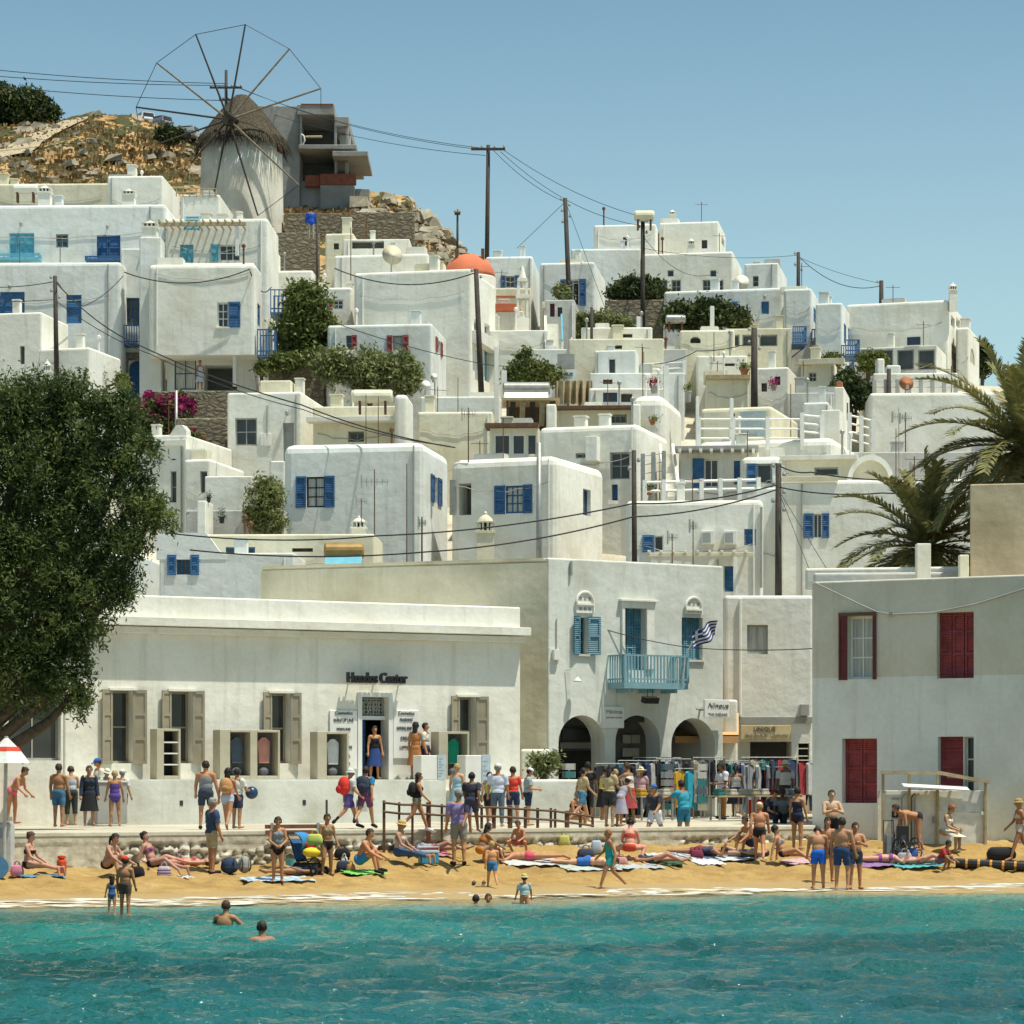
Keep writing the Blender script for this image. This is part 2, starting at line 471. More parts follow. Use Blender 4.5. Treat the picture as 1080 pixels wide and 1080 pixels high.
   if opt.get('arch'):
    ra = (a1-a0)/2; ca = (a0+a1)/2; zc = z1-ra
    mp = s.mp(key)
    poly = [(a0+e, z0+e), (a1-e, z0+e)] + [(ca+(ra-e)*math.cos(math.pi*i/10), zc+(ra-e)*math.sin(math.pi*i/10)) for i in range(11)]
    k = len(poly)
    mb.add([mp(a, d-.05, z) for a, z in poly] + [mp(a, d, z) for a, z in poly],
                       [tuple(range(k))] + [(i, k+i, k+(i+1)%k, (i+1)%k) for i in range(k)])
   else:
    lw = (w-2*e)/n
    for i in range(n):
     l0 = a0+e+i*lw+.012; l1 = a0+e+(i+1)*lw-.012; st = min(.07, lw*.2)
     bx(mb, l0, l0+st, dd, d-.01, z0+e, z1-e); bx(mb, l1-st, l1, dd, d-.01, z0+e, z1-e)
     bx(mb, l0+st, l1-st, dd, d-.01, z1-st-.02, z1-e); bx(mb, l0+st, l1-st, dd, d-.01, z0+e, z0+st+.03)
     nm = opt.get('rails', 1)
     for j in range(nm):
      z = z0+h*(j+1)/(nm+1)+.08
      bx(mb, l0+st, l1-st, dd, d-.01, z-.04, z+.04)
     bx(mb, l0+st, l1-st, dd+.03, d-.02, z0+st+.03, z1-st-.02)
   par = mb.build('door' if kind == 'd' else 'closed_shutter', [fc], s.root)
  elif kind == 'o' and opt.get('post'):
   pass
  sc = opt.get('sc', col); scm = M[sc] if isinstance(sc, str) else sc
  for side, k in (('L', opt.get('L')), ('R', opt.get('R'))):
   if not k: continue
   sw = k * (w / max(1e-6, opt.get('pxw', 1)))
   ang = opt.get('ang', 0)
   mb = MB()
   o0, o1 = (a0-sw, a0) if side == 'L' else (a1, a1+sw)
   st = min(.07, sw*.2); t0, t1 = -.055, -.012
   ht = z1+.02; lo_ = z0-.02
   bx(mb, o0, o0+st, t0, t1, lo_, ht); bx(mb, o1-st, o1, t0, t1, lo_, ht)
   bx(mb, o0+st, o1-st, t0, t1, ht-.1, ht); bx(mb, o0+st, o1-st, t0, t1, lo_, lo_+.1)
   for q in opt.get('srails', (.5,)):
    z = lo_+(ht-lo_)*q
    bx(mb, o0+st, o1-st, t0, t1, z-.04, z+.04)
   bx(mb, o0+st, o1-st, t0+.022, t1-.006, lo_+.1, ht-.1)
   so = mb.build('shutter', [scm], par or s.root)
   if ang:
    hinge = Vector(s.mp(key)(a0 if side == 'L' else a1, -.012, 0))
    rot = Matrix.Rotation(R(ang if side == 'L' else -ang), 4, 'Z')
    so.data.transform(Matrix.Translation(hinge) @ rot @ Matrix.Translation(-hinge))
  if opt.get('sill'):
   mb = MB(); bx(mb, a0-.06, a1+.06, -.07, -.002, z0-.07, z0-.003)
   mb.build('sill', [s.mat if opt['sill'] is True else M[opt['sill']]], par or s.root)
  if opt.get('lintel'):
   mb = MB(); bx(mb, a0-.1, a1+.1, -.1, -.002, z1+.003, z1+.07)
   mb.build('lintel', [s.mat], par or s.root)
  return par
 # ---- attached parts given in pixels of the front plane
 def slab(s, name, px0, py0, px1, py1, out, mat, back=0.0, key='front'):
  f = s.uz if key == 'front' else s.sz if key == 'side' else s.lz
  a0, z1 = f(px0, py0); a1, z0 = f(px1, py1)
  a0, a1 = sorted((a0, a1))
  mb = MB(); s.bx(mb, key, a0, a1, -out, back-.003 if back == 0 else back, z0, z1)
  return mb.build(name, [M[mat] if isinstance(mat, str) else mat], s.root, bevel=.01, seg=1)
 def lamp(s, px, py):
  a, z = s.uz(px, py)
  mb = MB(); mb.box(a-.03, a+.03, -.12, -.002, z+.06, z+.1)
  mb.lathe([(.03,.1),(.09,.02),(.09,-.12),(.03,-.16)], (a, -.16, z), 8)
  mb.build('wall_lamp', [M['gframe']], s.root)
 def pipe(s, px, py0, py1, mat='gframe', key='front', r=.05):
  f = s.uz if key == 'front' else s.sz
  a, z1 = f(px, py0); _, z0 = f(px, py1)
  mp = s.mp(key); mb = MB(); mb.cyl(mp(a, -r-.01, z0), mp(a, -r-.01, z1), r, n=6)
  mb.build('drain_pipe', [M[mat]], s.root)
 def balcony(s, px0, py0, px1, py1, out, mat, key='front', n=9, slabh=.12, posts=True):
  f = s.uz if key == 'front' else s.sz
  a0, z1 = f(px0, py0); a1, z0 = f(px1, py1)
  a0, a1 = sorted((a0, a1))
  return s.balcony_at(a0, a1, z0, z1, out, mat, key, n, slabh)
 def balcony_at(s, a0, a1, z0, z1, out, mat, key='front', n=9, slabh=.12):
  m = M[mat]; t = .05
  sl = MB(); s.bx(sl, key, a0, a1, -out, -.003, z0, z0+slabh)
  b = sl.build('balcony', [m], s.root)
  rl = MB()
  zr = z1
  for zz in (zr-.05, z0+slabh+.08):
   s.bx(rl, key, a0, a1, -out, -out+t, zz, zz+.05)
   s.bx(rl, key, a0, a0+t, -out+t, -.003, zz, zz+.05); s.bx(rl, key, a1-t, a1, -out+t, -.003, zz, zz+.05)
  for i in range(n+1):
   x = a0+(a1-a0-t)*i/n
   tt = t*1.8 if i in (0, n) else t*.8
   s.bx(rl, key, x, x+tt, -out-.002, -out+tt, z0+slabh, zr+.003)
  k = max(2, int(n*out/max(.3, a1-a0)))
  for i in range(1, k):
   y = -out+(out)*i/k
   for x in (a0, a1-t): s.bx(rl, key, x+.003, x+t*.8, y, y+t*.8, z0+slabh, zr)
  rl.build('railing', [m], b)
  return b
def house(*a, **k): return House(*a, **k)
def shut(px0, py0, px1, py1, col='blue', frame='wframe', L=None, R_=None, **kw):
 o = dict(kw); o['sc'] = col; o['pxw'] = px1-px0
 if L: o['L'] = L
 if R_: o['R'] = R_
 return ('w', px0, py0, px1, py1, frame, o)
def dove_chimney(parent_house, px, yt, yb, width, Y, label=None, mat='white'):
 """square shaft with a pierced lantern and a little pointed dome"""
 p = P(px, yb, Y); h = (yb-yt)*Y/F; w = width*Y/F/2
 mb = MB(); m = 0
 zs = h*.55
 mb.box(-w, w, -w, w, -.6, zs); mb.box(-w*1.18, w*1.18, -w*1.18, w*1.18, zs, zs+h*.05)
 z0 = zs+h*.05; z1 = z0+h*.16
 for i in (-1, -.33, .33, 1):
  for y in (-1, 1):
   mb.box(i*w*.85-w*.12, i*w*.85+w*.12, y*w*.85-w*.12, y*w*.85+w*.12, z0, z1)
   if abs(i) < .9: mb.box(y*w*.85-w*.12, y*w*.85+w*.12, i*w*.85-w*.12, i*w*.85+w*.12, z0, z1)
 mb.box(-w*.55, w*.55, -w*.55, w*.55, z0, z1, 1)
 mb.box(-w*1.1, w*1.1, -w*1.1, w*1.1, z1, z1+h*.03)
 zt = z1+h*.03
 k = h-zt
 mb.lathe([(w*.95,0),(w*.8,k*.25),(w*.5,k*.5),(w*.2,k*.65),(w*.22,k*.8),(w*.12,k*.95),(.01,k)], (0,0,zt), 12)
 o = mb.build('chimney', [M[mat], M['dark']])
 if parent_house is not None:
  o.parent = parent_house.root
  o.matrix_local = (Matrix.Translation(parent_house.root.location) @ Matrix.Rotation(-parent_house.th, 4, 'Z')).inverted() @ Matrix.Translation(p)
 else:
  o.location = p; tag(o, label, 'chimney')
 return o
def to_house(o, h):
 """make a world-space object a part of a house without moving it"""
 mw = Matrix.Translation(o.location) @ o.rotation_euler.to_matrix().to_4x4()
 o.parent = h.root
 o.matrix_local = (Matrix.Translation(h.root.location) @ Matrix.Rotation(-h.th, 4, 'Z')).inverted() @ mw
 return o
def wallbox(name, label, cat, x0, x1, yt, yb, Y, D=.4, mat='white', yaw=0, deep=1.0, r=.08):
 h = House(label, x0, x1, yt, yb, Y, yaw, D, mat=mat, r=r, name=name, cat=cat, deep=deep)
 o = h.wallobj; root = h.root
 o.parent = None; o.name = name; o.data.name = name
 o.location = root.location.copy(); o.rotation_euler = root.rotation_euler.copy()
 bpy.data.objects.remove(root)
 o.name = name
 tag(o, label, cat)
 return o
# ------------------------------------------------------------------ the hill
_cols = np.array([-1800,-500,0,60,100,140,190,215,260,300,345,390,430,460,490,540,600,700,780,830,900,1030,1300,2800], float)
_rows = [97,108,113,120,130,140,150,160,168,178,187,196,202,208,215,222,235,260,320,420]
def _row(*kv):
 xs, ys = zip(*kv); return np.interp(_cols, xs, ys)
_tab = np.array([
 _row((0,885)), _row((0,860)), _row((0,700)), _row((0,628)), _row((0,560)), _row((0,500)), _row((0,442)),
 _row((0,390),(780,392),(900,400),(1300,420)),
 _row((0,345),(600,350),(780,352),(900,410),(1300,450)),
 _row((0,296),(390,290),(490,306),(600,340),(780,350),(900,440),(1300,490)),
 _row((0,250),(300,246),(390,252),(460,280),(490,296),(600,350),(780,372),(900,460),(1300,520)),
 _row((0,204),(190,205),(260,222),(345,228),(390,226),(430,238),(460,256),(490,282),(540,320),(600,365),(780,400),(900,480),(1300,540)),
 _row((0,180),(190,180),(215,196),(260,214),(345,216),(390,206),(430,211),(445,222),(460,238),(490,264),(540,315),(600,380),(780,420),(900,500),(1300,560)),
 _row((-500,150),(0,157),(100,142),(190,158),(215,175),(260,205),(345,222),(390,222),(430,230),(460,250),(490,280),(600,400),(900,520),(1300,580)),
 _row((-500,120),(0,134),(60,131),(100,122),(140,125),(190,140),(215,154),(260,190),(300,222),(390,240),(460,270),(600,420),(900,540),(1300,600)),
 _row((-500,120),(0,134),(60,130),(100,128),(190,146),(215,162),(300,240),(460,300),(600,450),(900,560),(1300,620)),
 _row((-500,150),(0,160),(100,162),(215,190),(300,270),(460,330),(600,480),(900,580),(1300,640)),
 _row((0,220),(300,330),(600,520),(1300,680)), _row((0,380),(600,620),(1300,720)), _row((0,600),(1300,760))])
def hill_py(px, Y):
 c = np.array([np.interp(px, _cols, r) for r in _tab]) if np.isscalar(px) else None
 return float(np.interp(Y, _rows, c))
def hill_z(X, Y):
 return EYE + (HZ-hill_py(540+F*X/Y, Y))*Y/F
def rocky(px, Y):
 a = np.clip((Y-176)/14, 0, 1)
 return a
px = np.concatenate([np.linspace(-1800,-420,18), np.linspace(-400,-10,40), np.arange(0,560,5.0), np.arange(560,1100,14.0), np.linspace(1120,2800,24)])
yy = np.concatenate([np.arange(97,186,1.5), np.arange(186,224,.55), np.arange(224,262,4.0), np.linspace(266,420,12)])
G = np.array([np.interp(px, _cols, r) for r in _tab])
PY = np.array([[np.interp(y, _rows, G[:, i]) for i in range(len(px))] for y in yy])
XX = (px[None,:]-540)*yy[:,None]/F; YYg = np.repeat(yy[:,None], len(px), 1)
ZZ = EYE + (HZ-PY)*YYg/F
for i in range(len(yy)):
 a = float(rocky(0, yy[i]))
 if a <= 0 or yy[i] > 262: continue
 for j in range(len(px)):
  if px[j] < -420 or px[j] > 620: continue
  p = Vector((XX[i,j], YYg[i,j], ZZ[i,j]))
  h = mnoise.multi_fractal(p*.16, 1.0, 2.1, 4) - 1.0
  rdg = 1-abs(mnoise.noise(p*.55))*2
  st = max(0.0, mnoise.noise(p*Vector((.12,.12,.12))+Vector((9,3,1))))
  ZZ[i,j] += a*(.45*h + st*1.2*max(0, rdg-.35))
n, k = XX.shape
idx = np.arange(n*k).reshape(n, k)
fc = np.stack([idx[:-1,:-1], idx[:-1,1:], idx[1:,1:], idx[1:,:-1]], -1).reshape(-1, 4)
me = np_mesh('hillside', np.stack([XX, YYg, ZZ], -1).reshape(-1, 3), fc)
def hill_mat():
 m, nt, b = _nt('dry_hillside')
 n1 = tex(nt, 'ShaderNodeTexNoise', .12, None, 6); n2 = tex(nt, 'ShaderNodeTexNoise', .7, None, 6)
 n3 = tex(nt, 'ShaderNodeTexVoronoi', .8)
 grass = ramp(nt, n2.outputs[0], [(.25, (.15,.095,.045)), (.40, (.33,.195,.08)), (.6, (.42,.265,.115)), (.8, (.50,.37,.19))])
 rock = ramp(nt, n2.outputs[0], [(.3, (.14,.115,.075)), (.5, (.34,.28,.19)), (.7, (.50,.43,.31))])
 geo = nt.nodes.new('ShaderNodeNewGeometry'); sp = nt.nodes.new('ShaderNodeSeparateXYZ'); nt.links.new(geo.outputs['True Normal'], sp.inputs[0])
 steep = ramp(nt, sp.outputs[2], [(.55, (1,1,1)), (.82, (0,0,0))])
 col = mixc(nt, steep, grass, rock)
 col = mixc(nt, ramp(nt, n1.outputs[0], [(.58, (0,0,0)), (.72, (1,1,1))]), col, rock)
 sc_ = nt.nodes.new('ShaderNodeSeparateColor'); nt.links.new(n3.outputs['Color'], sc_.inputs[0]); sh = ramp(nt, sc_.outputs[0], [(.86, (0,0,0)), (.9, (1,1,1))])
 col = mixc(nt, sh, col, (.07,.07,.03))
 tc = nt.nodes.new('ShaderNodeTexCoord'); sz_ = nt.nodes.new('ShaderNodeSeparateXYZ'); nt.links.new(tc.outputs['Object'], sz_.inputs[0])
 lowm = nt.nodes.new('ShaderNodeMapRange'); lowm.inputs[1].default_value = 34; lowm.inputs[2].default_value = 30; nt.links.new(sz_.outputs[2], lowm.inputs[0])
 col = mixc(nt, lowm.outputs[0], col, ramp(nt, n2.outputs[0], [(.3, (.34,.30,.23)), (.7, (.56,.52,.42))]))
 nt.links.new(col, b.inputs['Base Color']); b.inputs['Roughness'].default_value = .95; b.inputs['Specular IOR Level'].default_value = .1
 bump(nt, b, n2.outputs[0], .9, .5)
 return m
o = link_mesh('hillside', me, hill_mat()); tag(o, kind='structure')
def surf_strip(name, pts, width, mat, lift=.06, kind='structure'):
 vs = []; fs = []
 pts = [Vector(p) for p in pts]
 dense = []
 for a, b in zip(pts[:-1], pts[1:]):
  for i in range(10): dense.append(a.lerp(b, i/10))
 dense.append(pts[-1])
 for i, p in enumerate(dense):
  d = (dense[min(i+1,len(dense)-1)]-dense[max(i-1,0)]); d.z = 0; d.normalize(); nrm = Vector((-d.y, d.x, 0))
  for t in (-1, -.3, .3, 1):
   q = p+nrm*t*width*(1+.55*mnoise.noise(p*.6+Vector((t*3,0,0))))
   vs.append((q.x, q.y, hill_z(q.x, q.y)+lift))
 for i in range(len(dense)-1):
  for j in range(3): fs.append((i*4+j, i*4+j+1, i*4+5+j, i*4+4+j))
 mb = MB(); mb.add(vs, fs); o = mb.build(name, [mat]); return tag(o, kind=kind)
def hp(pxx, Y): return Vector(((pxx-540)*Y/F, Y, 0))
surf_strip('dirt_track', [hp(-60,203), hp(20,207), hp(50,211), hp(75,214.5), hp(92,217.5)], 1.1, paint('dusty_track', (.44,.36,.24), .95, .8, 1.5, .1), .16)
def scatter_rocks():
 vs = []; fs = []
 for _ in range(330):
  z = rng.random()
  if z < .32: pxx = rng.uniform(-30, 212); Y = rng.uniform(195, 217)
  else:
   pxx = rng.uniform(372, 500); Y = rng.uniform(188, 204)
  x = (pxx-540)*Y/F; g = hill_z(x, Y)
  s = rng.uniform(.15, .5)*(1.6 if rng.random() < .15 else 1)
  b = len(vs)
  q = Matrix.Rotation(rng.uniform(0, 6), 3, 'Z') @ Matrix.Rotation(rng.uniform(-.4, .4), 3, 'X')
  sx, sy, sz = s*rng.uniform(.8, 1.5), s*rng.uniform(.6, 1.1), s*rng.uniform(.5, 1.0)
  for cz in (-1, 1):
   for cx, cy in ((-1,-1),(1,-1),(1,1),(-1,1)):
    j = 1+rng.uniform(-.35, .2)
    v = q @ Vector((cx*sx*j*(.75 if cz > 0 else 1), cy*sy*j*(.75 if cz > 0 else 1), cz*sz*j*.6))
    vs.append((x+v.x, Y+v.y, g+.15*s+v.z))
  fs += [tuple(b+i for i in f) for f in ((0,3,2,1),(4,5,6,7),(0,1,5,4),(1,2,6,5),(2,3,7,6),(3,0,4,7))]
 mb = MB(); mb.add(vs, fs)
 o = mb.build('scattered_rocks', [paint('pale_hill_rock', (.40,.35,.26), .95, .5, 1.2, .1, bs=.5)])
 tag(o, 'loose pale rocks scattered over the dry hilltop', 'rocks', kind='stuff')
scatter_rocks()
def scatter_tufts():
 N = 9000
 pxx = np.where(rng.random(N) < .6, rng.uniform(-40, 214, N), rng.uniform(300, 492, N))
 Y = np.where(pxx < 220, rng.uniform(193, 218, N), rng.uniform(186, 203, N))
 vs = []; fs = []
 for a, y in zip(pxx, Y):
  x = (a-540)*y/F; g = hill_z(x, y)
  h = rng.uniform(.08, .32); w_ = rng.uniform(.02, .10)
  b = len(vs); t = rng.uniform(0, 3.14)
  dx, dy = math.cos(t)*w_, math.sin(t)*w_
  vs += [(x-dx, y-dy, g-.1), (x+dx, y+dy, g-.1), (x+dx*1.3+rng.uniform(-.2,.2), y+dy+rng.uniform(-.2,.2), g+h), (x-dx*1.3, y-dy, g+h*rng.uniform(.5,1))]
  fs.append((b,b+1,b+2,b+3))
 me = np_mesh('dry_grass', vs, fs)
 o = link_mesh('dry_grass', me, foliage('dry_grass_blades', (.24,.15,.06), (.36,.23,.095), (.48,.35,.17), .3, .3))
 tag(o, 'straw coloured dry grass covering the hilltop', 'dry grass', kind='stuff')
scatter_tufts()
# ------------------------------------------------------------------ shore coordinates
SD = Vector((.893, .449)); SN = Vector((-.449, .893)); S0 = Vector((-11.0, 60.4))
def shore_q(X, Y):
 q = (X-S0.x)*SN.x + (Y-S0.y)*SN.y
 return q + np.maximum(0, np.asarray(X)-6)*.33
def sand_z(X, Y):
 q = shore_q(X, Y)
 z = np.interp(q, [-60,-8,-2,0,1.6,2.8,4.2,7.5,40], [-8,-1.1,-.22,-.03,.06,.15,.34,.62,.75])
 a = (X-S0.x)*SD.x + (Y-S0.y)*SD.y; f1 = np.clip((a-8.5)/4.5, 0, 1); f2 = np.clip((q-4.0)/3.2, 0, 1)
 return z + .36*f1*f1*(3-2*f1)*f2*f2*(3-2*f2)
def prom_z(X, Y):
 q = (X-S0.x)*SN.x + (Y-S0.y)*SN.y
 return float(np.interp(q, [7.5, 20], [1.41, 1.52]))
QW = 7.55
def shore_pt(along, q):
 p = S0 + SD*along + SN*q
 return p.x, p.y
xs = np.concatenate([np.linspace(-80,-18,20), np.arange(-17.5,17.5,.16), np.linspace(18,80,20)])
ys = np.concatenate([np.linspace(15,52,14), np.arange(53,80,.16), np.linspace(80.5,92,8)])
XX, YYg = np.meshgrid(xs, ys)
ZZ = sand_z(XX, YYg)
def vnoise(A, B, sc, seed):
 """smooth value noise on arrays"""
 r = np.random.default_rng(seed); T = r.random((256, 256))
 a = A*sc+300; b = B*sc+300
 i = np.floor(a).astype(int); j = np.floor(b).astype(int); u = a-i; v = b-j
 u = u*u*(3-2*u); v = v*v*(3-2*v)
 i &= 255; j &= 255; i1 = (i+1) & 255; j1 = (j+1) & 255
 return (T[i,j]*(1-u)*(1-v)+T[i1,j]*u*(1-v)+T[i,j1]*(1-u)*v+T[i1,j1]*u*v)
qq = shore_q(XX, YYg)
dry = np.clip((qq-2.4)/1.2, 0, 1)
ZZ = ZZ + dry*((vnoise(XX,YYg,2.0,1)-.5)*.16 + (vnoise(XX,YYg,5.2,2)-.5)*.13) + (vnoise(XX,YYg,.5,3)-.5)*.06
ZZ = ZZ + (vnoise(XX, YYg, .22, 9)-.5)*.10*np.clip(1-np.abs(qq-1)/4, 0, 1)
n, k = XX.shape; idx = np.arange(n*k).reshape(n, k)
fc = np.stack([idx[:-1,:-1], idx[:-1,1:], idx[1:,1:], idx[1:,:-1]], -1).reshape(-1, 4)
me = np_mesh('beach_sand', np.stack([XX,YYg,ZZ],-1).reshape(-1,3), fc)
me.polygons.foreach_set('use_smooth', [True]*len(me.polygons))
def sand_mat():
 m, nt, b = _nt('beach_sand')
 n1 = tex(nt, 'ShaderNodeTexNoise', .8, None, 5); n2 = tex(nt, 'ShaderNodeTexNoise', 14, None, 4)
 col = ramp(nt, n1.outputs[0], [(.3, (.31,.19,.062)), (.55, (.38,.245,.083)), (.75, (.42,.29,.12))])
 n5 = tex(nt, 'ShaderNodeTexNoise', 3.2, None, 4, mapping=(.6, 1, 1)); col = mixc(nt, ramp(nt, n5.outputs[0], [(.35, (.72,.72,.72)), (.55, (1,1,1))]), (.10,.065,.025), col)
 col = mixc(nt, ramp(nt, n2.outputs[0], [(.3, (.75,.75,.75)), (.6, (1,1,1))]), (.12,.08,.035), col)
 tc = nt.nodes.new('ShaderNodeTexCoord'); sp = nt.nodes.new('ShaderNodeSeparateXYZ'); nt.links.new(tc.outputs['Object'], sp.inputs[0])
 wet = ramp(nt, sp.outputs[2], [(.10, (1,1,1)), (.17, (0,0,0))])
 col = mixc(nt, wet, col, (.36,.25,.11))
 nt.links.new(col, b.inputs['Base Color'])
 nt.links.new(ramp(nt, wet, [(0,(.95,)*3),(1,(.55,)*3)]), b.inputs['Roughness'])
 b.inputs['Specular IOR Level'].default_value = .25
 bump(nt, b, n2.outputs[0], .5, .04)
 return m
tag(link_mesh('beach_sand', me, sand_mat()), kind='structure')
xs = np.concatenate([np.linspace(-500,-20,14), np.arange(-19,19,.11), np.linspace(20,500,14)])
ys = np.concatenate([np.linspace(-400,20,14), np.arange(21,36,.11), np.arange(36,76,.16), [78, 82]])
XX, YYg = np.meshgrid(xs, ys)
Zw = np.zeros_like(XX)
r2 = np.random.default_rng(3)
for i in range(50):
 L = r2.uniform(.35, 1.0) if i < 34 else r2.uniform(1.0, 2.6)
 th = R(r2.normal(-78, 24))
 a = .0145*L**.9*(1 if i < 34 else .6)
 kx, ky = math.cos(th)*2*math.pi/L, math.sin(th)*2*math.pi/L
 ph = XX*kx+YYg*ky+r2.uniform(0, 6.28)
 ph = ph + (vnoise(XX,YYg,.5,20+i)-.5)*4
 Zw += a*(1-np.abs(np.sin(ph/2))*2)*(.4+vnoise(XX,YYg,.35,80+i))
q = shore_q(XX, YYg)
Zw *= np.clip((-q)/9+.1, .08, 1)
inner = (np.abs(XX) < 19.5) & (YYg > 20.5) & (YYg < 77)
Zw = np.where(inner, Zw, 0)
n, k = XX.shape; idx = np.arange(n*k).reshape(n, k)
fc = np.stack([idx[:-1,:-1], idx[:-1,1:], idx[1:,1:], idx[1:,:-1]], -1).reshape(-1, 4)
cq = shore_q(XX, YYg); cq = np.minimum(np.minimum(cq[:-1,:-1], cq[:-1,1:]), np.minimum(cq[1:,1:], cq[1:,:-1])).reshape(-1)
fc = fc[cq < 2.2]
me = np_mesh('sea', np.stack([XX,YYg,Zw],-1).reshape(-1,3), fc)
me.polygons.foreach_set('use_smooth', [True]*len(me.polygons))
at = me.attributes.new('depth', 'FLOAT', 'POINT')
at.data.foreach_set('value', (-shore_q(XX, YYg) + (vnoise(XX,YYg,.3,5)-.5)*3.0).astype(np.float32).ravel())
def sea_mat():
 m, nt, b = _nt('turquoise_sea')
 a = nt.nodes.new('ShaderNodeAttribute'); a.attribute_name = 'depth'
 dv = nt.nodes.new('ShaderNodeMath'); dv.operation = 'DIVIDE'; dv.inputs[1].default_value = 40; nt.links.new(a.outputs['Fac'], dv.inputs[0])
 col = ramp(nt, dv.outputs[0], [(0.0, (.30,.27,.15)), (.045, (.10,.24,.20)), (.11, (.028,.17,.142)), (.4, (.010,.108,.099)), (1, (.006,.066,.077))])
 n1 = tex(nt, 'ShaderNodeTexNoise', .16, None, 5, mapping=(.45, 1, 1))
 col = mixc(nt, ramp(nt, n1.outputs[0], [(.42, (1,1,1)), (.64, (.5,.56,.66))]), (0,0,0), col)
 nt.links.new(col, b.inputs['Base Color'])
 b.inputs['Roughness'].default_value = .06
 b.inputs['IOR'].default_value = 1.33
 b.inputs['Specular IOR Level'].default_value = .42
 n2 = tex(nt, 'ShaderNodeTexNoise', 4.5, None, 5, mapping=(.8, 1, 1))
 n4 = tex(nt, 'ShaderNodeTexNoise', 13, None, 3, mapping=(.7, 1, 1)); ad = nt.nodes.new('ShaderNodeMath'); ad.operation = 'MULTIPLY_ADD'; ad.inputs[1].default_value = 1.0; nt.links.new(n4.outputs[0], ad.inputs[0]); nt.links.new(n2.outputs[0], ad.inputs[2])
 bump(nt, b, ad.outputs[0], .8, .10)
 return m
tag(link_mesh('sea', me, sea_mat()), kind='structure')
def foam():
 al = np.arange(-30, 45, .12); qs = np.linspace(0, 1, 16)
 vs = []; A = []
 for s_ in al:
  x0, y0 = shore_pt(s_, 0)
  lo = -.35 + 1.0*(vnoise(np.array([s_]), np.array([0.]), .45, 31)[0]-.5) + .7*(vnoise(np.array([s_]), np.array([0.]), 2.2, 32)[0]-.5)
  hi = 1.75 + 1.1*(vnoise(np.array([s_]), np.array([5.]), .3, 33)[0]-.5) + .4*(vnoise(np.array([s_]), np.array([5.]), 1.7, 34)[0]-.5)
  sh = max(0, x0-6)*.33
  for t in qs:
   qv = lo+(hi-lo)*t - sh
   x, y = shore_pt(s_, qv)
   z = max(0.0, float(sand_z(x, y)))
   vs.append((x, y, z+.012+.03*vnoise(np.array([x]), np.array([y]), 3.5, 35)[0]*math.sin(math.pi*t)))
 n, k = len(al), len(qs)
 idx = np.arange(n*k).reshape(n, k)
 fc = np.stack([idx[:-1,:-1], idx[:-1,1:], idx[1:,1:], idx[1:,:-1]], -1).reshape(-1, 4)
 me = np_mesh('sea_foam', vs, fc)
 m, nt, b = _nt('sea_foam')
 n1 = tex(nt, 'ShaderNodeTexNoise', 1.6, None, 6); n2 = tex(nt, 'ShaderNodeTexVoronoi', 5)
 f = ramp(nt, n1.outputs[0], [(.40, (0,0,0)), (.58, (1,1,1))])
 col = mixc(nt, f, (.40,.34,.22), (.74,.72,.64))
 nt.links.new(col, b.inputs['Base Color']); b.inputs['Roughness'].default_value = .6
 bump(nt, b, n2.outputs['Distance'], .5, .06)
 n3 = tex(nt, 'ShaderNodeTexNoise', 2.6, None, 7, mapping=(.55, 1, 1)); tr = nt.nodes.new('ShaderNodeBsdfTransparent'); mx = nt.nodes.new('ShaderNodeMixShader')
 nt.links.new(ramp(nt, n3.outputs[0], [(.44, (0,0,0)), (.56, (1,1,1))]), mx.inputs[0]); nt.links.new(tr.outputs[0], mx.inputs[1]); nt.links.new(b.outputs[0], mx.inputs[2]); nt.links.new(mx.outputs[0], nt.nodes['Material Output'].inputs[0])
 o = link_mesh('sea_foam', me, m); tag(o, 'white foam of small waves washing onto the sand', 'foam', kind='stuff')
foam()
def promenade():
 a0, a1 = -70, 25.6
 pts = [shore_pt(a0, QW), shore_pt(a1, QW), (8.4, 79.3), (11.2, 79.6), (40, 96.5), (40, 101), (-90, 101), (-90, 60)]
 pts = [shore_pt(a0, QW), shore_pt(a1-.4, QW), (12.0, 97.0), (12.0, 101), (-90, 101)]
 vs = [];
 mb = MB()
 top = [(x, y, prom_z(x, y)) for x, y in pts]
 mb.add([(x, y, -.5) for x, y in pts] + top, [tuple(range(len(pts), 2*len(pts)))] + [(i, (i+1) % len(pts), len(pts)+(i+1) % len(pts), len(pts)+i) for i in range(len(pts))])
 m, nt, b = _nt('promenade_paving')
 n1 = tex(nt, 'ShaderNodeTexNoise', .5, None, 6); n2 = tex(nt, 'ShaderNodeTexBrick', 1.2)
 col = ramp(nt, n1.outputs[0], [(.3, (.36,.32,.24)), (.6, (.48,.44,.34)), (.8, (.54,.50,.41))])
 nt.links.new(col, b.inputs['Base Color']); b.inputs['Roughness'].default_value = .9
 bump(nt, b, n1.outputs[0], .3, .05)
 o = mb.build('promenade', [m]); tag(o, kind='structure')
promenade()
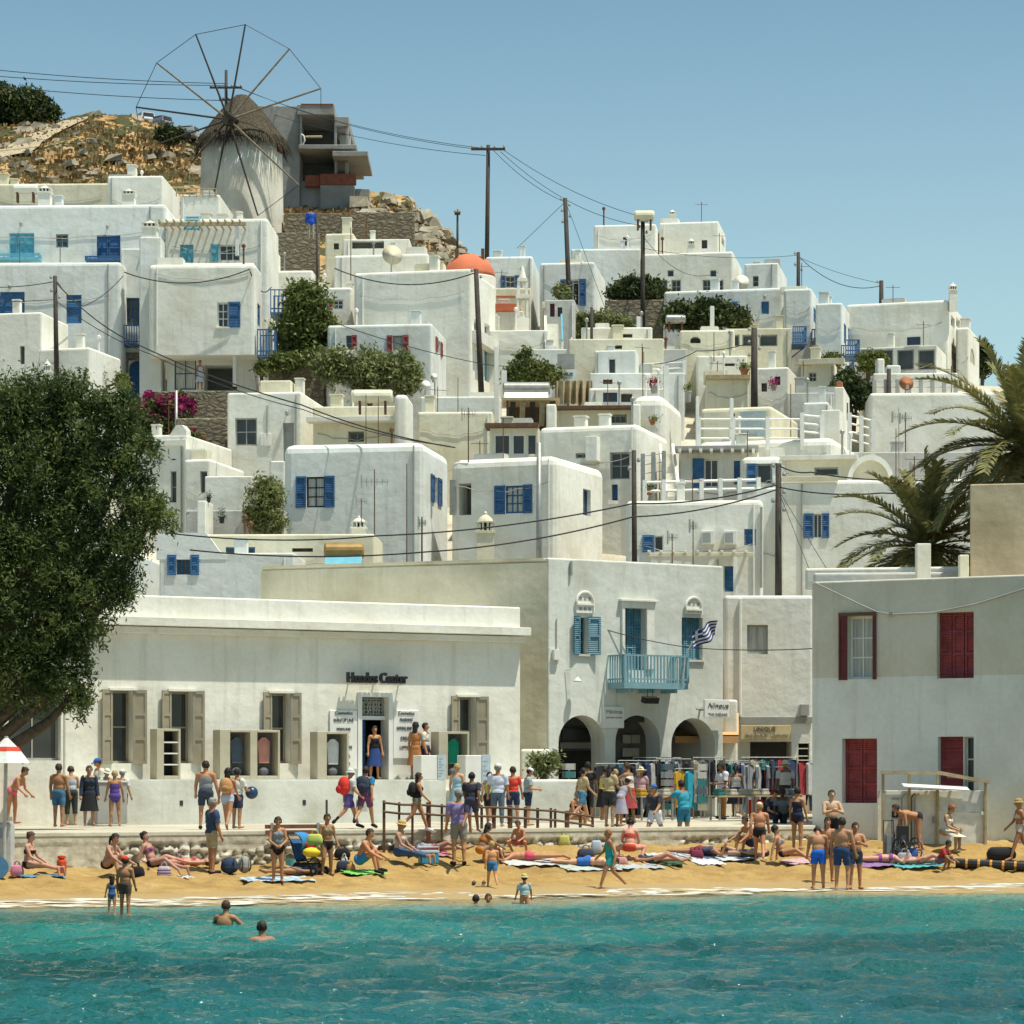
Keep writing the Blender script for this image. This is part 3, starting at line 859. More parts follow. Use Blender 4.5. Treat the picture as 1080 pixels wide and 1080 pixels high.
def quay_wall():
 L = 95.4; a0 = -70
 na, nz = int(L/.06), 26
 cw, ch = .27, .17
 r = np.random.default_rng(12)
 A, Zs = np.meshgrid(np.arange(na)*.06, np.linspace(0, 1.28, nz))
 gi = (A/cw).astype(int); gj = (Zs/ch).astype(int)
 jit = r.random((int(L/cw)+6, 18, 3))
 d1 = np.full(A.shape, 9.); d2 = np.full(A.shape, 9.); hh = np.zeros(A.shape)
 for di in (-1,0,1):
  for dj in (-1,0,1):
   I = np.clip(gi+di, 0, jit.shape[0]-1); J = np.clip(gj+dj+2, 0, 17)
   sx = (gi+di+.5+(jit[I,J,0]-.5)*.8)*cw; sz = (gj+dj+.5+(jit[I,J,1]-.5)*.8)*ch
   d = np.hypot((A-sx)/cw, (Zs-sz)/ch)
   m_ = d < d1
   d2 = np.where(m_, d1, np.minimum(d2, d)); hh = np.where(m_, jit[I,J,2], hh); d1 = np.where(m_, d, d1)
 edge = np.clip((d2-d1)*2.2, 0, 1)
 out = .05 + edge**.5*(.07+.09*hh)
 top = Zs > 1.12
 mort = (vnoise(A, Zs*2, .5, 77) > np.where(A+a0 > -3, .45, .72)); out = np.where(mort, .13+.03*vnoise(A, Zs, 5, 78), out); hh = np.where(mort, .45+.2*vnoise(A, Zs, 3, 79), hh); edge = np.where(mort, 1, edge)
 out = np.where(top, .16, out)
 X = S0.x+SD.x*(A+a0)+SN.x*(QW-out); Y = S0.y+SD.y*(A+a0)+SN.y*(QW-out)
 zz = Zs + .06
 idx = np.arange(X.size).reshape(X.shape)
 fc = np.stack([idx[:-1,:-1], idx[:-1,1:], idx[1:,1:], idx[1:,:-1]], -1).reshape(-1, 4)
 me = np_mesh('quay_wall', np.stack([X,Y,zz],-1).reshape(-1,3), fc)
 at = me.attributes.new('tone', 'FLOAT', 'POINT'); at.data.foreach_set('value', np.where(top, .55, hh*np.where(edge > .25, 1, 0)).astype(np.float32).ravel())
 m, nt, b = _nt('quay_stones')
 a = nt.nodes.new('ShaderNodeAttribute'); a.attribute_name = 'tone'
 n1 = tex(nt, 'ShaderNodeTexNoise', 5, None, 5)
 col = ramp(nt, a.outputs['Fac'], [(0, (.20,.17,.12)), (.12, (.36,.32,.23)), (.5, (.58,.53,.41)), (1, (.74,.70,.58))])
 col = mixc(nt, ramp(nt, n1.outputs[0], [(.3, (.6,.6,.6)), (.6, (1,1,1))]), (.05,.045,.03), col)
 nt.links.new(col, b.inputs['Base Color']); b.inputs['Roughness'].default_value = .95; bump(nt, b, n1.outputs[0], .5, .04)
 o = link_mesh('quay_wall', me, m)
 tag(o, 'low rubble stone quay wall holding up the promenade above the sand', 'stone wall')
 mb = MB()
 p = [shore_pt(a0, QW-.175), shore_pt(a0+L, QW-.175), shore_pt(a0+L, QW+.35), shore_pt(a0, QW+.35)]
 mb.prism(p, 1.34, 1.45)
 c = mb.build('coping', [plaster('coping_whitewash', (.66,.62,.50), .8)], bevel=.02); c.parent = o
quay_wall()
# ------------------------------------------------------------------ waterfront buildings
def text_mesh(body, size, extrude=.02, offset=0.0, shear=0.0):
 c = bpy.data.curves.new('lettering', 'FONT'); c.body = body; c.size = size; c.extrude = extrude; c.offset = offset
 c.align_x = 'CENTER'; c.align_y = 'CENTER'; c.shear = shear; c.resolution_u = 3
 o = bpy.data.objects.new('lettering', c); COL.objects.link(o)
 bpy.context.view_layer.update()
 me = bpy.data.meshes.new_from_object(o.evaluated_get(bpy.context.evaluated_depsgraph_get()))
 bpy.data.objects.remove(o); bpy.data.curves.remove(c)
 me.name = 'lettering'
 return me
def text_on(h, body, px0, py0, px1, py1, out, mat, parent=None, name='lettering', offset=0.0, key='front', shear=0.0, extrude=.015):
 a0, z1 = h.uz(px0, py0); a1, z0 = h.uz(px1, py1)
 me = text_mesh(body, 1.0, extrude, offset, shear)
 xs = [v.co.x for v in me.vertices]; ys = [v.co.y for v in me.vertices]
 sx = (a1-a0)/(max(xs)-min(xs)); sy = (z1-z0)/(max(ys)-min(ys))
 cx = (max(xs)+min(xs))/2; cy = (max(ys)+min(ys))/2
 for v in me.vertices:
  v.co = Vector(((v.co.x-cx)*sx+(a0+a1)/2, -out-v.co.z, (v.co.y-cy)*sy+(z0+z1)/2))
 if parent is not None and parent is not h.root and parent.type == 'EMPTY':
  o = link_mesh(name, me, [M[mat] if isinstance(mat, str) else mat])
  o.parent = parent
 else:
  o = link_mesh(name, me, [M[mat] if isinstance(mat, str) else mat], parent or h.root)
 return o
taupe = dict(sc='taupe', ang=14, srails=(.34,.67), d=.42, nv=0, nh=1)
def hw(x0, y0, x1, y1, l, r):
 return ('w', x0, y0, x1, y1, 'taupe', dict(taupe, L=l, R=r, pxw=x1-x0, lintel=True))
hondos = house('long low white seafront shop with moulded cornice and taupe shutters', 68, 549, 625, 822, 88.5, -28, 9,
 mat='white', r=.05, name='shop_building', cat='shop', deep=.3, wall='wall',
 front=[hw(118,728,140,805,12,14), hw(180,729,203,805,11,12), hw(286,731,306,805,10,11), hw(484,735,502,806,10,12),
           ('o', 381,735,409,822,'taupe', {'d': .5, 'noback': True})])
hondos.slab('cornice', 66, 649, 553, 671, .46, 'white')
hondos.slab('cornice_moulding', 67, 659, 551, 678, .24, 'white')
def door_bits(h):
 a0, z1 = h.uz(381,735); a1, z0 = h.uz(409,822); zt = h.uz(395,757)[1]
 mb = MB()
 for x0, x1 in ((a0-.14, a0), (a1, a1+.14)): mb.box(x0, x1, -.07, -.003, z0, z1+.14)
 mb.box(a0, a1, -.07, -.003, z1, z1+.14); mb.box(a0, a1, .2, .34, zt-.06, zt+.06)
 fr = mb.build('door_frame', [M['wframe']], h.root)
 g = MB()
 for i in range(9):
  x = a0+(a1-a0)*(i+.5)/9; g.cyl((x,.3,zt+.06),(x,.3,z1-.01),.02,n=5)
 for i in range(5):
  z = zt+.06+(z1-zt-.06)*(i+.5)/5; g.cyl((a0+.01,.3,z),(a1-.01,.3,z),.02,n=5)
 for i in range(5):
  x = a0+(a1-a0)*(i+.5)/5; r = .13; zc = (zt+z1)/2
  g.tube([(x+r*math.cos(t*.7), .27, zc+r*1.6*math.sin(t*.7)) for t in range(10)], .018, 5)
 g.build('transom_grille', [M['gframe']], fr)
 b = MB(); b.box(a0+.01, a1-.01, .44, .47, zt+.06, z1-.02); b.build('pane', [M['glass']], fr)
 d = MB(); d.box(a0+.02, a0+.32, .4, 1.2, z0, zt-.07); d.build('door', [M['blue']], h.root)
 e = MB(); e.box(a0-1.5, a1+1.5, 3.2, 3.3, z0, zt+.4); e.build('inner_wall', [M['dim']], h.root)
door_bits(hondos)
sg = text_on(hondos, 'Hondos Center', 362, 709, 424.5, 721.5, .30, 'black', name='shop_sign', offset=.025, extrude=.09)
def letters_brackets():
 a0, z = hondos.uz(364, 720); a1, _ = hondos.uz(423, 720)
 mb = MB(); mb.box(a0, a1, -.28, -.24, z-.05, z-.02)
 for t in (.05, .5, .95): mb.box(a0+(a1-a0)*t-.02, a0+(a1-a0)*t+.02, -.24, -.003, z-.06, z-.02)
 mb.build('sign_rail', [M['wframe']], sg)
letters_brackets()
def board(x0, y0, x1, y1, head, lines):
 a0, z1 = hondos.uz(x0, y0); a1, z0 = hondos.uz(x1, y1)
 mb = MB(); mb.box(a0, a1, -.06, -.003, z0, z1); b = mb.build('price_board', [M['wframe']], hondos.root, bevel=.012, seg=1)
 w_ = x1-x0
 text_on(hondos, head, x0+w_*.18, y0+1.0, x1-w_*.18, y0+5.0, .066, 'lettering', b)
 for t, (yc, wd, hh) in lines:
  c = (x0+x1)/2
  text_on(hondos, t, c-w_*wd/2, yc-hh, c+w_*wd/2, yc+hh, .066, 'lettering', b, offset=.012)
board(347, 749, 376, 811, 'Cosmetics', [('MAKE UP LINE', (759.5,.72,1.7)), ('PERFUME', (769,.5,1.4)), ('BODY', (778.5,.42,1.8)), ('SKIN CARE', (788,.62,1.6)), ('SUN OIL', (797,.5,1.4)), ('HAIR', (805,.5,1.4))])
board(414, 749, 441, 800, 'Cosmetics', [('FRAGRANCE', (759,.5,1.5)), ('NATURAL SOAP OIL', (768,.74,1.7)), ('CREAM', (778.5,.46,1.7)), ('LOTION', (788,.5,1.4))])
def rel_world(h, name, mb, mats, label, cat, group=None, bevel=0):
 """a thing built in a house's frame but standing on its own"""
 o = mb.build(name, mats, None, h.root.location, -h.th, bevel=bevel)
 return tag(o, label, cat, group)
def podium(x0, x1, label, d0=-1.55):
 a0, zt = hondos.uz(x0, 822); a1, _ = hondos.uz(x1, 822)
 zt = 2.72-hondos.zb
 mb = MB(); mb.box(a0, a1, d0, -.004, -1.3, zt)
 m = mb.build('terrace_wall', [M['patch']], None, hondos.root.location, -hondos.th, bevel=.04)
 tag(m, label, 'wall')
 k = MB(); k.box(a0, a1, d0-.55, d0-.004, -1.35, -1.21)
 s_ = k.build('step', [M['white']], m, None, bevel=.02)
 hs = MB()
 for px_, w_ in ((167,.1),(295,.1),(319,.06)):
  if x0 < px_ < x1:
   a = hondos.uz(px_+2, 841)[0]; hs.box(a, a+w_, d0-.012, d0-.003, zt-.75-(.25 if w_ < .1 else 0), zt-.6)
 if hs.v: hs.build('drain_hole', [M['dark']], m)
podium(60, 447, 'long low white terrace wall with small drain holes before the shop with the black lettering')
podium(486, 548, 'short low white terrace wall right of the steps at the end of the shop')
def shop_steps():
 a0, _ = hondos.uz(448, 822); a1, _ = hondos.uz(485, 822); zt = 2.72-hondos.zb
 mb = MB()
 for i in range(5): mb.box(a0+.003, a1-.003, -2.35+.33*i, -.01 if i == 4 else -2.35+.33*(i+1), -1.35, -1.35+(zt+1.35)*(i+1)/5.0)
 rel_world(hondos, 'stone_steps', mb, [M['white']], 'white steps climbing to the shop door between two low walls', 'steps')
shop_steps()
goods_c = [(.62,.60,.55), (.35,.08,.08), (.05,.18,.28), (.55,.42,.12), (.08,.30,.18), (.12,.12,.14)]
def showcase(x0, y0, x1, y1, label, bays, kind, depth=.55):
 a0, z1 = hondos.uz(x0, y0); a1, _ = hondos.uz(x1, y1); z0 = 2.73-hondos.zb
 t = empty('showcase', hondos.world(a0, -.75, z0), -hondos.th, label, 'display case', 'display cases along the shop front')
 W = a1-a0; H_ = z1-z0; d0, d1 = -depth/2, depth/2
 mb = MB(); st = W*.30 if bays == 1 else W*.10
 xs = [(st, W-.07)] if bays == 1 else [(W*.17, W*.50), (W*.62, W-.07)]
 ed = [0] + [x for ab in xs for x in ab] + [W]
 for i in range(0, len(ed), 2): mb.box(ed[i], ed[i+1], d0, d1, 0, H_)
 for x0_, x1_ in xs:
  mb.box(x0_, x1_, d0, d1, H_-.07, H_); mb.box(x0_, x1_, d0, d1, 0, .1); mb.box(x0_, x1_, d1-.04, d1, .1, H_-.07)
 mb.build('cabinet', [M['putty']], t, bevel=.01, seg=1)
 for x0_, x1_ in xs:
  if kind == 'shelf':
   s = MB()
   for i in range(1, 4): s.box(x0_+.003, x1_-.003, d0+.02, d1-.045, .1+(H_-.17)*i/4-.02, .1+(H_-.17)*i/4+.02)
   s.build('shelf', [M['wframe']], t)
   b = MB(); b.box(x0_+.004, x1_-.004, d1-.06, d1-.042, .11, H_-.08); b.build('back_panel', [M['dark']], t)
  else:
   b = MB(); b.box(x0_+.004, x1_-.004, d1-.06, d1-.042, .11, H_-.08); b.build('back_panel', [M['dim']], t)
   g = MB(); cl = kind[xs.index((x0_, x1_))]
   cx = (x0_+x1_)/2; ww = (x1_-x0_)*.3
   zt = H_-.22
   g.add([(cx-.06,0,zt),(cx+.06,0,zt),(cx+ww,.02,zt-.12),(cx+ww*.8,-.02,zt-.75),(cx-ww*.8,-.02,zt-.75),(cx-ww,.02,zt-.12),
                   (cx-.06,.1,zt),(cx+.06,.1,zt),(cx+ww,.1,zt-.12),(cx+ww*.8,.12,zt-.75),(cx-ww*.8,.12,zt-.75),(cx-ww,.1,zt-.12)],
                  [(0,1,2,3,4,5),(11,10,9,8,7,6)]+[(i,(i+1)%6,6+(i+1)%6,6+i) for i in range(6)])
   g.build('garment', [colour('cloth', cl)], t)
   g2 = MB(); g2.ell((cx, .02, .22), (ww*.8,.12,.13), 8, 5); g2.build('folded_goods', [colour('cloth', goods_c[5])], t)
showcase(152,769,177,822,'narrow putty coloured open shelf unit between the two leftmost shuttered windows',1,'shelf')
showcase(218,770,281,822,'wide double showcase with hanging clothes before the shop wall',2,[(.07,.10,.13),(.55,.25,.20)])
showcase(320,772,353,822,'showcase with a white hanging shirt left of the shop door',1,[(.62,.64,.64)])
showcase(447,772,479,822,'showcase with a green hanging dress beside the rightmost shuttered window',1,[(.01,.28,.16)])
def counter(x0, y0, x1, y1, zb_off, label, d):
 a0, z1 = hondos.uz(x0, y0); a1, z0 = hondos.uz(x1, y1)
 t = empty('sales_counter', hondos.world(a0, d, z0), -hondos.th, label, 'counter', 'white counters by the shop steps')
 W = a1-a0; H_ = z1-z0
 mb = MB(); mb.box(0, W*.66, -.25, .3, 0, H_); mb.build('cabinet', [M['wframe']], t, bevel=.015, seg=1)
 p = MB(); p.box(W*.66+.003, W, -.27, -.2, 0, H_+.02); pl = p.build('notice_panel', [colour('pale_blue_panel', (.45,.55,.62))], t)
 q = MB()
 for i in range(7): q.box(W*.7, W*(.8+.14*((i*37)%5)/5), -.275, -.2705, H_*(.12+.12*i), H_*(.12+.12*i)+.025)
 q.build('printed_lines', [M['gframe']], pl)
counter(421,797,447,822,0,'white counter with pale blue notice on the terrace right of the shop door', -1.25)
counter(457,797,483,838,0,'taller white counter with notice standing on the shop steps', -1.9)
nb = house('white building with big dark window in the shade of the large tree', -160, 67, 640, 872, 79.5, -28, 1.9, mat='white', r=.05, name='seafront_house', cat='house', deep=1,
 front=[('g', 9, 722, 66, 802, 'gframe', {'d': .3, 'nv': 1}), ('g', -90, 722, -10, 802, 'gframe', {'d': .3, 'nv': 1})])
# ---- building with blue balcony and three arches
bal = house('two storey white building with three arches and a pale blue balcony', 578, 763, 588, 866, 94, -32, 10, mat='patch', r=.06, name='arcade_house', cat='house', deep=.6,
 front=[('w', 611, 651, 620, 690, 'teal', dict(sc='teal', L=8.5, R=11.5, pxw=9, ang=20, nv=1, nh=2, d=.3, sill=True)),
           ('d', 658, 641, 681, 707, 'teal', dict(n=3, d=.34, rails=2)),
           ('s', 719, 651, 741, 696, 'teal', dict(n=3, d=.26, sill=True)),
           ('o', 589, 754, 638, 866, 'white', dict(arch=True, d=.8, noback=True)),
           ('o', 649, 754, 696, 866, 'white', dict(arch=True, d=.8, noback=True)),
           ('o', 708, 757, 754, 866, 'white', dict(arch=True, d=.8, noback=True))])
def arcade():
 h = bal
 a0, z1 = h.uz(655, 634); a1, z0 = h.uz(689, 706)
 mb = MB(); aa, zz = h.uz(658, 641); ab, _ = h.uz(681, 641)
 mb.box(a0, aa, -.08, -.003, z0, zz); mb.box(ab, a1, -.08, -.003, z0, zz); mb.box(a0, a1, -.081, -.003, zz, z1)
 mb.box(a0-.1, a1+.1, -.16, -.003, z1, z1+.07)
 mb.build('door_surround', [M['white']], h.root, bevel=.008, seg=1)
 for x0, x1, y0, y1 in ((607,625,624,647),(722,739,630,648)):
  a0, z1 = h.uz(x0, y0); a1, z0 = h.uz(x1, y1); c = (a0+a1)/2; r = (a1-a0)/2; zc = z1-r
  mb = MB(); n = 12
  poly = [(a0, z0), (a1, z0)]+[(c+r*math.cos(math.pi*i/n), zc+r*math.sin(math.pi*i/n)) for i in range(n+1)]
  k = len(poly)
  mb.add([(x,-.06,z) for x, z in poly]+[(x,-.003,z) for x, z in poly], [tuple(range(k))]+[(i,k+i,k+(i+1)%k,(i+1)%k) for i in range(k)])
  mb.tube([(x,-.07,z) for x, z in poly[1:]], .045, 6)
  mb.box(a0, a1, -.11, -.063, zc-.10, zc-.04)
  fl = mb.build('fanlight', [M['white']], h.root)
  for i in range(6):
   hl = MB(); x = a0+(a1-a0)*(.24+.26*(i % 3))
   if i < 3: hl.box(x-.055, x+.055, -.0635, -.0612, z0+.08, zc-.16)
   else: hl.box(x-.05, x+.05, -.0635, -.0612, zc+.05, zc+.16)
   hl.build('piercing', [M['gframe']], fl)
 a0, z1 = h.uz(641, 691); a1, z0 = h.uz(708, 728)
 h.balcony_at(a0, a1, z0, z1, .95, 'cyanrail', n=19, slabh=.2)
 for t in (.15,.5,.85):
  mb = MB(); x = a0+(a1-a0)*t; mb.box(x-.05, x+.05, -.8, -.003, z0-.12, z0-.003); mb.build('bracket', [M['cyanrail']], h.root)
 fl = MB(); x, z = h.uz(669, 739); fl.obox((x,-.9,z), (.28,0,0), (0,.1,.03), (0,-.03,.09)); fl.cyl((x-.1,-.9,z+.08),(x-.1,-.9,z0-.0),.012,n=5); fl.cyl((x+.1,-.9,z+.08),(x+.1,-.9,z0),.012,n=5)
 fl.build('floodlight', [M['black']], h.root)
 sl = MB(); x, z = h.uz(603, 706); sl.cyl((x-.25,-.03,z),(x-.02,-.28,z+.02),.018,n=5); sl.cyl((x-.02,-.28,z+.02),(x+.02,-.3,z-.25),.016,n=5); sl.lathe([(.02,0),(.13,-.12),(.12,-.16)],(x+.02,-.3,z-.25),10)
 sl.build('wall_lamp', [M['wframe']], h.root)
 h.pipe(601.5, 592, 607, 'gframe'); h.pipe(587, 652, 700, 'wframe', r=.035)
 mb = MB(); x, z = h.uz(585, 690); mb.box(x-.12,x+.12,-.14,-.003,z-.2,z+.15); mb.build('meter_box', [M['wframe']], h.root, bevel=.02)
 a0, z1 = h.uz(635, 745); a1, z0 = h.uz(657, 768)
 mb = MB(); mb.box(a0, a1, -.07, -.003, z0, z1); b = mb.build('sign_board', [M['wframe']], h.root, bevel=.01, seg=1)
 text_on(h, 'Minima', 638, 748.5, 655, 753, .075, 'gframe', b); text_on(h, 'SILVER SHOP', 638, 756, 655, 758, .075, 'gframe', b)
 a0, z1 = h.uz(736, 738); a1, z0 = h.uz(762.5, 757)
 mb = MB(); mb.box(a0, a1, -.38, -.30, z0, z1); b = mb.build('sign_board', [M['wframe']], h.root, bevel=.01, seg=1)
 text_on(h, 'Ninoua', 739.5, 741.5, 761, 747, .385, 'lettering', b, shear=.3); text_on(h, 'THE BAZAAR', 740, 752, 760, 754.5, .385, 'gframe', b)
 k = MB(); x, z = h.uz(732, 748); k.cyl((x-.15,-.34,z),(a1,-.28,z),.03,n=6); k.box(x+.2,x+.26,-.34,-.003,z-.05,z+.05); k.build('bracket', [M['gframe']], h.root)
 zg = h.uz(600, 862)[1]
 def inner(px0, py0, px1, py1, d, mat, name, parent=None, t=.06):
  k0 = (px0-540)/F; k1 = (px1-540)/F
  A2 = h.A+h.v*d
  def on(k, py):
   t_ = (k*A2.y-A2.x)/(h.u.x-k*h.u.y); y = A2.y+t_*h.u.y
   return t_, EYE+(HZ-py)*y/F-h.zb
  a0, z1 = on(k0, py0); a1, z0 = on(k1, py1)
  mb = MB(); mb.box(a0, a1, d-t, d, z0, z1)
  return mb.build(name, [M[mat] if isinstance(mat, str) else mat], parent or h.root)
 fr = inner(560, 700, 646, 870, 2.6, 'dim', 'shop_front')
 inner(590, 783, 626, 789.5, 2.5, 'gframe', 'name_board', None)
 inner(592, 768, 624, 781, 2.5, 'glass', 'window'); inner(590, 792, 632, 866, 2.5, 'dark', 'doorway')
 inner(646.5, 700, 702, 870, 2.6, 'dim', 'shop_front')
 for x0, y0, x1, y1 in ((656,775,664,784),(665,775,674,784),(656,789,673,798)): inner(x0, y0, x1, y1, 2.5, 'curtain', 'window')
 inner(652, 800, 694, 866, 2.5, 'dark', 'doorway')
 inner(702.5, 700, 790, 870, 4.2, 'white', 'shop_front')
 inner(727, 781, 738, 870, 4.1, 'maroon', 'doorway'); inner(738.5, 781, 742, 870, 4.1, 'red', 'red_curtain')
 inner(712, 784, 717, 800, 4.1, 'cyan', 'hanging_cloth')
 mb = MB(); x, z = h.uz(672, 759); mb.box(x-.35, x+.35, .1, .5, z-.08, z+.1); mb.build('name_plate', [M['black']], h.root)
M['cyanrail'] = paint('pale_blue_balcony_paint', (.20,.36,.42), .55, .85)
M['dim2'] = paint('mid_interior_wall', (.30,.29,.26), .9, .85)
arcade()
def awning(label, px0, py0, px1, py1, Y0, Y1, mat, name='awning'):
 a = P(px0, py0, Y1); b = P(px1, py0, Y1); c = P(px1, py1, Y0); d = P(px0, py1, Y0)
 mb = MB(); t = Vector((0,0,-.04))
 mb.add([a,b,c,d,a+t,b+t,c+t,d+t], [(0,1,2,3),(7,6,5,4)]+[(i,(i+1)%4,4+(i+1)%4,4+i) for i in range(4)])
 v = Vector((0,0,-.28))
 mb.add([d, c, c+v, d+v], [(0,1,2,3)])
 o = mb.build(name, [M[mat]]); return tag(o, label, 'awning')
unique = house('white shop building with a tan fascia sign and clothes hanging in its open front', 764, 858, 628, 866, 99, 0, 8, mat='white', r=.12, name='shop_building', cat='shop', deep=.6,
 front=[('g', 788, 659, 810, 690, 'gframe', {'d': .2, 'nv': 1, 'glass': 'curtain'}),
           ('o', 779, 782, 835, 866, 'white', {'d': 2.0}), ('o', 842, 784, 856, 826, 'white', {'d': .6})])
unique.slab('ledge', 778, 756, 857, 763, .06, 'gframe')
b_ = unique.slab('sign_board', 781, 765, 834, 780, .12, colour('tan_sign', (.68,.54,.30)))
text_on(unique, 'UNIQUE', 795, 766.5, 817.5, 772, .125, 'lettering', b_)
text_on(unique, 'FINE JEWELRY - LEATHERS', 786, 774.3, 831, 777.3, .125, 'gframe', b_)
for i in range(5):
 unique.slab('shelf', 842.3, 789+8*i, 855.8, 790+8*i, -.02, 'cream', back=.55)
unique.slab('counter', 824, 828, 848, 866, .5, 'cream')
unique.pipe(780.5, 632, 755, 'wframe', r=.05)
unique.slab('air_unit', 843, 743, 852, 755, .4, 'gframe')
awning('orange awning over the passage between the arcade and the clothes shop', 712, 752, 779, 775, 95.2, 98.4, 'awning')
wallbox('gable_wall', 'white sloping buttress wall at the corner of the arcaded building', 'wall', 763, 778, 738, 866, 95.6, .6, 'white', 0, .5)
def long_building():
 B = P(577.2, 588, 90.2); zt = B.z; B = Vector((B.x, B.y)); th = R(21); u = Vector((math.cos(th), -math.sin(th))); k0 = (275-540)/F
 W = (B.x-k0*B.y)/(u.x-k0*u.y); A = B-u*W; n = Vector((math.sin(th), math.cos(th))); w2 = Vector((-.53, .848))
 t = empty('plain_house', (A.x, A.y, 1.2), 0, 'long plain cream building with a flat roof rising behind the low shop', 'house')
 pts = [p-A for p in (A, B, B+w2*7, A+n*6)]
 m = MB(); m.prism([tuple(p) for p in pts], 0, zt-1.2-.16); m.build('wall', [M['beige']], t)
 m = MB(); c = sum(pts, Vector((0, 0)))/4; m.prism([tuple(p+(p-c).normalized()*.02) for p in pts], zt-1.36, zt-1.2); m.build('roof_edge', [M['beige']], t, bevel=.06)
long_building()
wallbox('yard_wall', 'small white wall closing the gap between the shop and the arcaded building', 'wall', 549, 580, 790, 866, 89.6, .4, 'white', 0, .5)
wallbox('terrace_wall', 'low white wall with two drain holes in front of the left arch', 'wall', 545, 612, 822, 872, 84.5, .8, 'patch', -18, .5)
# ---- right-hand building with red shutters
def upper_shade(zb_):  # plaster with the shade zone of the upper wall put into its colour
 m = plaster('upper_shade_plaster', (.74,.71,.62), .82)
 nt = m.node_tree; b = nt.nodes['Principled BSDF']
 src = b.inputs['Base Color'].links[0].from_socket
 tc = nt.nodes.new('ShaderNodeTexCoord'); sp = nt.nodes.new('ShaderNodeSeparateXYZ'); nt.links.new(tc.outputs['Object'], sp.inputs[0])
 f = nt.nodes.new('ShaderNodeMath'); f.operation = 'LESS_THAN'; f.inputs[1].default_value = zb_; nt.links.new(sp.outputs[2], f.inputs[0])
 tint = mixc(nt, f.outputs[0], (.86,.84,.80), (1.0,1.06,1.13))  # darker tint above stands in for shade, paler bluish tint below
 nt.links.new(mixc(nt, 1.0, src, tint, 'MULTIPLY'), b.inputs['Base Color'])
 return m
_rb = dict(x0=856, x1=1150, yt=603.5, yb=912, Y=73.6, yaw=28, D=9)
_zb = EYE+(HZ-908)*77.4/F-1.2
rb = house('large white seafront house with dark red shutters at the right edge', 856, 1150, 603.5, 908, 77.4, 28, 9, mat=upper_shade(EYE+(HZ-715)*81/F-_zb), r=.05, name='seafront_house', cat='house', deep=1.2,
 front=[('w', 894, 650, 921, 716, 'wframe', dict(sc='maroon', L=9, pxw=27, nv=1, nh=2, d=.28, glass='curtain')),
           ('s', 988, 646, 1027, 715, 'red', dict(n=3, d=.32, rails=2)),
           ('s', 888, 779, 925, 847, 'red', dict(n=2, d=.34, rails=3)),
           ('s', 989, 777, 1016, 847, 'red', dict(n=1, d=.32, rails=3)), ('w', 1016.4, 777, 1027, 847, 'wframe', dict(d=.32, nv=0, nh=2)),
           ('s', 1090, 646, 1125, 715, 'red', dict(n=3, d=.32, rails=2))])
def rb_bits():
 a0, z1 = rb.uz(921, 649); a1, z0 = rb.uz(924.5, 716.5)
 mb = MB(); mb.box(a0, a1, -.06, -.003, z0, z1); mb.build('shutter', [M['maroon']], rb.root)
 mb = MB(); a0, z1 = rb.uz(885, 646.5); a1, z0 = rb.uz(924.5, 649); mb.box(a0, a1, -.07, -.003, z0, z1); mb.build('lintel', [M['wood']], rb.root)
 mb = MB(); x, z = rb.uz(941, 648); mb.box(x-.06,x+.06,-.1,-.003,z-.06,z+.06); mb.build('junction_box', [M['gframe']], rb.root)
rb_bits()
wallbox('parapet_wall', 'weathered grey parapet wall on the roof of the red shuttered house', 'wall', 849, 1030, 597, 612, 86, .4, 'white', 10, .2)
conc = house('tall tan rendered block with cracks on the roof beside the palms', 1023, 1200, 507, 640, 82.8, 12, 3.2, mat='tan', r=.04, name='roof_room', cat='roof room', deep=0)
wallbox('parapet_wall', 'grey low roof ledge with pale capping below the palms', 'wall', 858, 1023, 603, 640, 85.2, .4, 'grey', 5, .2)
wallbox('gate_post', 'white post on the roof terrace below the smaller palm', 'post', 967, 982, 573, 612, 84.4, .4, 'white', 0, .2, r=.03)
wallbox('gate_post', 'cream post standing against the tan block', 'post', 1012, 1022, 585, 612, 83.6, .3, 'cream', 0, .2, r=.03)
# ------------------------------------------------------------------ houses up the hill (left block)
H = {}
def hs(key, *a, **k):
 H[key] = House(*a, **k); return H[key]
hs('L1', 'long upper white house at the left edge with cyan and blue closed shutters', -60, 175, 215, 300, 152, 2, 9, mat='cool', r=.2, deep=6,
   front=[('s',10,246,36,271,'cyan',{'n':3,'d':.1}), ('w',59,247,72,261,'teal',{'d':.12}), ('s',102,248,127,277,'blue',{'n':2,'d':.1})])
H['L1'].lamp(23,236); H['L1'].lamp(114,239)
H['L1'].balcony(-30,270,44,276,.7,'cyan',n=16); H['L1'].balcony(92,273,134,277,.7,'blue',n=8)
for px_ in (47.5, 136): dove_chimney(H['L1'], px_, 195 if px_ < 60 else 199, 215, 13, 153, mat='white')
hs('L2', 'lower white house at the left edge with blue shutters and a cable pole before it', -70, 128, 276, 430, 148, 2, 6, mat='cool', r=.2, deep=6,
   front=[('s',-20,308,26,340,'blue2',{'n':4,'d':.12}), ('s',70,311,86,341,'blue2',{'n':1,'d':.1})])
H['L2'].lamp(11,302)
hs('L3', 'narrow white link between two houses with blue glazed balcony door and a blue arched door', 127, 160, 262, 440, 149.5, 0, 5, mat='cool', r=.08, deep=6,
   front=[shut(131,314,147,344,'blue','blue',nv=1,nh=2), ('d',136,380,154,425,'blue',{'arch':True,'d':.25})])
H['L3'].balcony(130,345,149.5,367,.8,'blue2',n=7)
